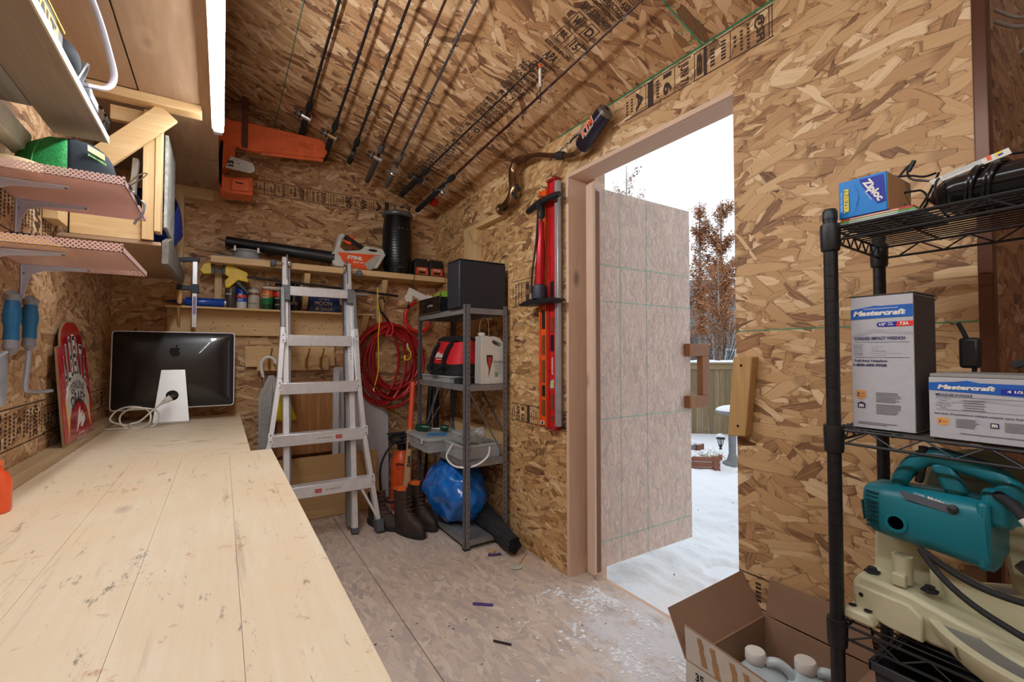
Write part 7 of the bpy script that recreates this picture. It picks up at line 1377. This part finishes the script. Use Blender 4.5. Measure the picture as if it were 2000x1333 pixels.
part(cb2, 'flap', MB().prism([(by0, bh), (by1, bh), (by1 - .012, bh + .115), (by0 + .02, bh + .12)], (bx1 - k, 0, 0), Y_, V((.04, 0, 1)), X_ * k), M_cd)
part(cb2, 'flap', MB().prism([(bx0, 0), (bx1, 0), (bx1 - .02, .11), (bx0 + .02, .11)], (0, by0, bh), X_, V((0, -.85, .5)), V((0, .5, .85)) * k), M_cd)
part(cb2, 'lettering', MB().text('35', (bx0 - .0016, .772, .272), N_, Z_, .022, wd=.026, bold=.03), M_txt, smooth=False)
def bottle(c, rz, label, cap_lift=0):
    t = thing('washer_bottle', label, 'bottle', c, rz, group='bottles in the cardboard box'); M_ = MW[t.name]; mb = MB(); mb.M = M_
    mb.add(*_loft([[(a * .085, b * .055, z) for a, b in _sqr(.5)] for z in (0,)] + [[(a * s_ + o_, b * u__, z) for a, b in _sqr(e)] for z, s_, u__, o_, e in ((.006, .088, .058, 0, .5), (.16, .088, .058, 0, .5), (.20, .080, .052, 0, .6), (.235, .055, .038, -.01, .8), (.255, .024, .024, -.025, 1), (.272, .022, .022, -.025, 1))]))
    part(t, 'bottle_body', mb, mat('milky_bottle', (208, 222, 228), .35, var=.06, vs=10, sss=0))
    mb = MB(); mb.M = M_; mb.lathe([(.026, 0), (.027, .004), (.027, .024), (.024, .028), (0, .028)], (-.025, 0, .262), n=24); part(t, 'cap', mb, M_white)
    mb = MB(); mb.M = M_; mb.tube(smooth_pts([(.0, 0, .262), (.03, 0, .268), (.062, 0, .245), (.078, 0, .20), (.08, 0, .16)], 5), .013, 10); part(t, 'bottle_handle', mb, mat('milky_bottle', (196, 212, 220), .35, var=.06, vs=10))
    mb = MB(); mb.M = M_; mb.rect((.0, -.0588, .10), X_, Z_, .12, .10); part(t, 'label', mb, mat('green_label', (110, 160, 110), .5, var=.3), smooth=False)
def _sqr(e, n=28): return [((abs(cos(t)) ** e) * (1 if cos(t) >= 0 else -1), (abs(sin(t)) ** e) * (1 if sin(t) >= 0 else -1)) for t in [2 * pi * k / n for k in range(n)]]
def _loft(rings):
    n = len(rings[0]); vs = [V(p) for r_ in rings for p in r_]; fs = [(i * n + j, i * n + (j + 1) % n, (i + 1) * n + (j + 1) % n, (i + 1) * n + j) for i in range(len(rings) - 1) for j in range(n)] + [tuple(range(n))[::-1], tuple((len(rings) - 1) * n + j for j in range(n))]
    return vs, fs
bottle((1.300, .715, .008), R(-55), 'farther pale blue bottle with white cap in the cardboard box')
bottle((1.375, .618, .008), R(-60), 'nearer pale bottle with white cap, beside the rack post')
solo('hanging_rope', 'pale rope loop hanging in the dark alcove at top right', 'rope', MB().tube(smooth_pts([(1.66, .30, 1.99), (1.66, .265, 1.955), (1.66, .235, 1.945), (1.66, .20, 1.955), (1.66, .17, 1.98), (1.66, .13, 2.02)], 6), .005, 8).tube(smooth_pts([(1.66, .30, 2.02), (1.66, .26, 1.975), (1.66, .22, 1.96), (1.655, .215, 1.93), (1.65, .235, 1.90), (1.65, .26, 1.88)], 6), .004, 8), mat('rope', (150, 136, 124), .8))
# ================================================================== yard outside the door
def gz(x, y): return -.14 - max(0, (x - 2.2)) * .045 - max(0, y - 1) * .01
rs7 = random.Random(5)
M_snow = NT('snow'); c_ = M_snow.coords(); M_snow.base(M_snow.ramp(M_snow.noise(c_, 1.5, 3), [(.3, K(236, 239, 244)), (.7, K(248, 249, 252))])); M_snow.rough(.7); M_snow.bump(M_snow.noise(c_, 30, 5, .7), .5, .02); M_snow.b.inputs['Subsurface Weight'].default_value = 0; M_snow = M_snow.m
from mathutils import noise as mno
prints = [(2.15, 1.30, .16), (2.5, 1.62, .13), (1.95, 1.05, .12), (2.9, 1.55, .15), (3.4, 1.95, .14), (2.35, 1.2, .1), (3.9, 2.2, .15)]
def snow(a, b):
    x = 1.70 + (a ** 2) * 60; y = -4 + b * 46
    z = gz(x, y) + .05 * mno.noise(V((x * 1.3, y * 1.3, 0))) + .018 * mno.noise(V((x * 6, y * 6, 3)))
    for px, py, r_ in prints:
        d = math.hypot(x - px, (y - py) * 1.3) / r_
        if d < 2: z -= .045 * math.exp(-d * d * 1.5) - .02 * math.exp(-(d - 1.1) ** 2 * 8)
    return V((x, y, max(z, -1.4)))
def snow2(a, b):
    x = 1.70 + a * 4.3; y = .2 + b * 4.5; p = V((x, y, 0)); z = gz(x, y) + .012 + .05 * mno.noise(V((x * 1.3, y * 1.3, 0))) + (.03 * mno.noise(V((x * 6, y * 6, 3)))) + .012 * mno.noise(V((x * 19, y * 19, 5)))
    for px, py, r_ in prints:
        d = math.hypot(x - px, (y - py) * 1.3) / r_
        if d < 2.2: z -= .055 * math.exp(-d * d * 1.5) - .025 * math.exp(-(d - 1.15) ** 2 * 7) + .02 * mno.noise(V((x * 25, y * 25, 1))) * math.exp(-(d - .9) ** 2 * 3)
    e = min(a, 1 - a, b, 1 - b) * 12
    return V((x, y, z - .05 * max(0, 1 - e)))
g = struct('ground', MB().grid(snow, 60, 120), M_snow, 'snow-covered yard', smooth=True)
part(g, 'trodden_snow', MB().grid(snow2, 170, 170), M_snow)
# wooden step at the sill, partly swept of snow
stp = thing('door_step', 'weathered timber step outside the door, half covered in snow', 'step', (1.8, 1.3, -.2))
for k, (x0, x1) in enumerate(((1.675, 1.765), (1.775, 1.865), (1.875, 1.965))): part(stp, 'plank', ubox(x0, x1, .72, 1.14, -.125, -.068), wood('step_wood', (150, 122, 90), 'Y', dark=(112, 88, 64)), bev=.003)
# fence of vertical boards
fn_ = thing('wooden_fence', 'grey-brown vertical board fence with snow on its cap at the yard end', 'fence', (8.2, 5.4, -.5))
fa, fb = V((7.2, 6.15, 0)), V((8.56, 5.20, 0)); fd = (fb - fa).normalized(); fnn = V((fd.y, -fd.x, 0)); Lf = (fb - fa).length; nb_ = 15
for k in range(nb_):
    a = fa + fd * (Lf * k / nb_ + .004); b = fa + fd * (Lf * (k + 1) / nb_ - .004); m_ = (a + b) / 2
    part(fn_, 'board', MB().bar((m_.x, m_.y, -.52), (m_.x, m_.y, .90 + rs7.uniform(-.005, .005)), (b - a).length, .02, fnn), wood('fence_wood_%d' % (k % 3), ((146, 122, 84), (134, 112, 76), (152, 130, 94))[k % 3], 'Z', dark=(100, 84, 60)), bev=.002)
part(fn_, 'top_rail', MB().bar(fa + V((0, 0, .865)) - fnn * -.03, fb + V((0, 0, .865)) + fnn * .03, .04, .10), wood('fence_rail', (150, 126, 88), 'X'), bev=.004)
part(fn_, 'cap_rail', MB().bar(fa + V((0, 0, .935)) + fnn * .01, fb + V((0, 0, .935)) + fnn * .01, .14, .035), wood('fence_rail', (150, 126, 88), 'X'), bev=.004)
part(fn_, 'snow_cap', MB().grid(lambda a, b: fa + fd * (Lf * a) + fnn * (.01 + .07 * cos(b * pi)) + V((0, 0, .954 + .045 * sin(b * pi) * (1 + .3 * mno.noise(V((a * 20, b, 0)))))), 60, 8), M_snow)
fp = thing('fence_post', 'thick snow-capped fence post at the right end of the board fence', 'post', (8.6, 5.15, -.5)); part(fp, 'post', ubox(8.55, 8.70, 5.05, 5.19, -.55, 1.02), wood('post_wood', (132, 104, 66), 'Z'), bev=.006)
part(fp, 'snow_cap', MB().ell((8.625, 5.12, 1.02), .10, .10, .07, 16, 8, z0=0), M_snow)
part(fp, 'red_sign', MB().box(8.51, 8.55, 5.04, 5.09, .18, .40), mat('red_sign', (190, 30, 34), .5), bev=.003)
f3 = thing('side_fence', 'board fence running on beyond the snow-capped post', 'fence', (9, 4, -.5))
for k in range(22):
    y = 5.0 - k * .15; part(f3, 'board', ubox(8.66, 8.68, y - .145, y, -.6, .92), wood('fence_wood_%d' % (k % 3), (146, 122, 84), 'Z'), bev=.002)
# bird bath, lantern, garden bench, stones
bb = thing('bird_bath', 'grey stone bird bath capped with snow', 'bird bath', (5.68, 3.52, -.30))
M_st = mat('grey_stone', (128, 130, 132), .85, bump=.4)
part(bb, 'basin', MB().lathe([(.03, 0), (.05, .01), (.17, .045), (.205, .07), (.20, .085), (.15, .075), (0, .07)], (5.68, 3.52, .30), n=30), M_st); part(bb, 'pedestal', MB().lathe([(.13, 0), (.12, .03), (.07, .06), (.045, .15), (.05, .45), (.035, .60), (.05, .64)], (5.68, 3.52, -.33), n=20), M_st)
part(bb, 'snow_heap', MB().ell((5.68, 3.52, .375), .20, .20, .075, 26, 8, z0=-.1), M_snow)
ln = thing('garden_lantern', 'small black garden lantern with a snow cap', 'lantern', (5.58, 3.62, -.12)); lx, ly = 5.56, 3.61
M_lt = mat('lantern_black', (34, 34, 36), .5)
part(ln, 'lantern_base', MB().lathe([(.022, 0), (.012, .02), (.03, .06)], (lx, ly, -.13), n=8), M_lt); part(ln, 'glass', MB().lathe([(.028, 0), (.040, .07)], (lx, ly, -.065), n=8), mat('lantern_glass', (196, 196, 186), .2, alpha=.6))
part(ln, 'roof', MB().lathe([(.062, 0), (.055, .012), (.02, .035)], (lx, ly, .008), n=8), M_lt); part(ln, 'snow_cap', MB().ell((lx, ly, .042), .05, .05, .035, 14, 6, z0=-.2), M_snow)
for k in range(4): a = pi / 4 + k * pi / 2; part(ln, 'frame_bar', MB().tube([(lx + .028 * cos(a), ly + .028 * sin(a), -.065), (lx + .042 * cos(a), ly + .042 * sin(a), .01)], .004, 6), M_lt)
M_rw = wood('red_cedar', (150, 92, 68), 'X', dark=(112, 66, 48))
gbn = thing('garden_bench', 'red-brown timber garden seat corner poking from the snow', 'bench', (5.1, 3.6, -.3))
for k, z in enumerate((-.30, -.235, -.17)): part(gbn, 'plank', MB().bar((4.70, 3.80 + .0, z), (5.16, 3.36, z), .035, .055), M_rw, bev=.004)
part(gbn, 'end_post', MB().bar((5.12, 3.40, -.34), (5.12, 3.40, -.13), .06, .05), M_rw, bev=.005); part(gbn, 'cross_rail', MB().bar((5.16, 3.36, -.15), (5.38, 3.50, -.18), .05, .05), M_rw, bev=.004)
part(gbn, 'snow_cover', MB().ell((4.85, 3.72, -.135), .26, .16, .05, 22, 8, z0=-.2), M_snow)
stn = thing('stone_planter', 'grey stone slab with thick snow beside the garden seat', 'planter', (5.3, 4.1, -.2)); part(stn, 'slab', MB().box(4.9, 5.42, 3.88, 4.3, -.17, -.07), M_st, bev=.02); part(stn, 'base', MB().box(5.0, 5.38, 3.95, 4.2, -.38, -.17), M_rw, bev=.01); part(stn, 'snow_cover', MB().ell((5.16, 4.08, -.07), .34, .28, .11, 26, 8, z0=-.05), M_snow)
sp3 = thing('brick_pile', 'red brick end with snow past the stone planter', 'brick', (5.6, 3.9, -.2)); part(sp3, 'brick', MB().box(5.50, 5.66, 3.92, 4.02, -.20, -.12), M_rw, bev=.006); part(sp3, 'snow_cover', MB().ell((5.58, 3.97, -.12), .085, .05, .03, 14, 6, z0=0), M_snow)
mb = MB()
for k in range(60): x, y = 5.62 + rs7.gauss(0, .10), 3.78 + rs7.gauss(0, .08); mb.tube([(x, y, gz(x, y)), (x + rs7.gauss(0, .03), y + rs7.gauss(0, .03), gz(x, y) + .06), (x + rs7.gauss(0, .09), y + rs7.gauss(0, .09), gz(x, y) + rs7.uniform(.06, .16))], [.0025, .002, .001], 4)
solo('dry_grass', 'tuft of dry grass in the snow by the lantern', 'grass', mb, mat('straw', (160, 138, 104), .9), kind='stuff')
solo('grey_post', 'short grey post end in the snow at the door edge', 'post', ubox(3.98, 4.08, 2.30, 2.40, -.34, -.02), M_st, bev=.006)
mb = MB()
for k in range(26): x, y = rs7.uniform(2, 6), rs7.uniform(1.0, 3.8); fl2 = rs7.uniform(.008, .02); z = gz(x, y) + .05; mb.add([(x, y, z + .02), (x + fl2, y + fl2 * .4, z + .03), (x + fl2 * .7, y + fl2, z + .02), (x - fl2 * .3, y + fl2 * .8, z + .025)], [(0, 1, 2, 3)])
solo('fallen_leaves', 'few brown leaves lying on the snow', 'leaves', mb, mat('dead_leaf', (150, 96, 52), .8), kind='stuff')
# house beyond the fence
hs2 = thing('house', 'grey-sided house with a snowy gable beyond the fence', 'house', (17, 11, -1))
hu = V((.80, -.60, 0)); hn = V((-.60, -.80, 0)); hc0 = V((15.2, 10.6, -1)); M_sid = mat('grey_siding', (140, 138, 136), .8); M_roof = mat('dark_roof', (66, 62, 64), .8)
def hp_(u, z, o=0): return hc0 + hu * u + hn * o + V((0, 0, z))
for k in range(24): part(hs2, 'siding_board', MB().bar(hp_(-1.2, .1 + k * .2 + .05), hp_(3.4, .1 + k * .2 + .05), .06, .19), M_sid, bev=.004)
part(hs2, 'wall_core', MB().prism([(-1.2, 0), (3.4, 0), (3.4, 4.9), (-1.2, 4.9)], hc0 - hn * .05, hu, Z_, -hn * 3), M_sid)
part(hs2, 'brick_face', MB().prism([(-2.2, 0), (-.2, 0), (-.2, 3.1), (-2.2, 3.1)], hc0 + hn * .1, hu, Z_, -hn * .5), mat('grey_brick', (96, 90, 88), .9, var=.3, vs=8))
part(hs2, 'roof', MB().prism([(-2.6, 3.0), (-2.6, 3.25), (.9, 4.75), (3.6, 3.55), (3.6, 3.2), (.9, 4.5)], hc0 + hn * .45, hu, Z_, -hn * 3.4), M_roof)
part(hs2, 'barge_board', MB().prism([(.9, 4.72), (3.6, 3.50), (3.6, 3.30), (.9, 4.52), (-.4, 3.94), (-.4, 4.10)], hc0 + hn * .5, hu, Z_, -hn * .05), mat('barge_white', (214, 216, 220), .6))
for (u, z, w_, h_) in ((.95, 1.75, .55, 1.1), (-.55, 1.85, .35, .9), (2.5, 1.7, .8, 1.2)):
    wn_ = part(hs2, 'window', MB().bar(hp_(u, z - h_ / 2, .06), hp_(u, z + h_ / 2, .06), w_, .06, hn), mat('window_white', (220, 222, 224), .6)); part(wn_, 'pane', MB().bar(hp_(u, z - h_ / 2 + .06, .10), hp_(u, z + h_ / 2 - .06, .10), w_ - .12, .01, hn), mat('window_glass', (150, 162, 172), .12))
# trees with dead brown leaves
M_lf = [mat('brown_leaf_a', (168, 108, 62), .8), mat('brown_leaf_b', (142, 88, 52), .8), mat('brown_leaf_c', (192, 134, 84), .8)]; M_tk = mat('pale_bark', (150, 140, 124), .8); M_tk2 = mat('grey_bark', (108, 96, 88), .8)
def tree(x, y, z0, z1, zt, wid, n, label, tk=M_tk, s_=(.035, .075), group=None, shape='col', br=40):
    t = thing('aspen_tree' if shape == 'col' else 'birch_tree', label, 'tree', (x, y, z0), group=group); H = zt - z0
    part(t, 'trunk', MB().tube([(x, y, z0), (x + .03, y, z0 + H * .4), (x - .02, y, z0 + H * .75), (x, y, zt - .1)], [.07, .05, .03, .008], 8), tk)
    mb = MB(); tips = []
    for k in range(br):
        f = rs7.uniform(max(0, (z1 - z0) / H), .92); zz = z0 + H * f; prof = (sin(pi * min(1, (zt - zz) / (zt - z1) + .08)) ** .6 if shape == 'col' else (1 - .5 * f)); a = rs7.uniform(0, 2 * pi); L = wid * prof * rs7.uniform(.5, 1.05)
        p0 = V((x, y, zz)); p1 = p0 + V((cos(a) * L * .5, sin(a) * L * .5, L * .7)); p2 = p0 + V((cos(a) * L, sin(a) * L, L * (1.5 if shape == 'col' else .9))); mb.tube([p0, p1, p2], [.008, .004, .002], 4); tips.append((p0, p1, p2))
    part(t, 'branches', mb, tk, kind='stuff'); mb = MB()
    for k in range(n):
        p0, p1, p2 = rs7.choice(tips); f = rs7.random() ** .7; p = (p0.lerp(p1, f * 2) if f < .5 else p1.lerp(p2, f * 2 - 1)) + V((rs7.gauss(0, .06), rs7.gauss(0, .06), rs7.gauss(0, .06))); q = rs7.uniform(*s_)
        u1 = V((rs7.gauss(0, 1), rs7.gauss(0, 1), rs7.gauss(0, 1))).normalized(); u2 = u1.orthogonal().normalized(); mb.add([p, p + u1 * q * .6 + u2 * q * .5, p + u1 * q * 1.2, p + u1 * q * .6 - u2 * q * .5], [(0, 1, 2, 3)], rs7.randint(0, 2))
    part(t, 'foliage', mb, M_lf, smooth=False, kind='stuff')
tree(12.34, 8.62, -.6, 1.6, 5.9, .40, 5200, 'narrow brown-leaved tree rising at the door leaf edge'); tree(12.85, 8.24, -.6, 1.4, 5.9, .52, 9000, 'narrow brown-leaved tree, rightmost, with the densest crown')
tree(10.42, 9.80, -.6, 2.4, 7.0, .55, 5200, 'narrow brown-leaved tree whose tip shows above the door leaf'); tree(9.5, 10.3, -.6, 2.4, 6.3, .4, 1800, 'sparse treetop at the upper left corner of the doorway')
tree(11.15, 9.45, -.6, 2.0, 5.55, .4, 900, 'small treetop just above the middle of the door leaf')
tree(11.7, 7.6, -.6, .9, 3.6, 1.15, 4800, 'spreading birch with rust-brown leaves in front of the house', tk=mat('birch_bark', (176, 164, 150), .8), shape='birch', br=90, s_=(.03, .07))
mb = MB()
for k in range(70): a = rs7.uniform(0, 6.28); x, y = 10.9 + rs7.gauss(0, .12), 7.15 + rs7.gauss(0, .12); mb.tube([(x, y, -.5), (x + .2 * cos(a), y + .2 * sin(a), .6), (x + .55 * cos(a), y + .55 * sin(a), rs7.uniform(1.2, 2.1))], [.012, .008, .003], 4)
solo('bare_shrub', 'bare dark shrub behind the fence', 'shrub', mb, mat('dark_twig', (62, 54, 52), .9), kind='stuff')
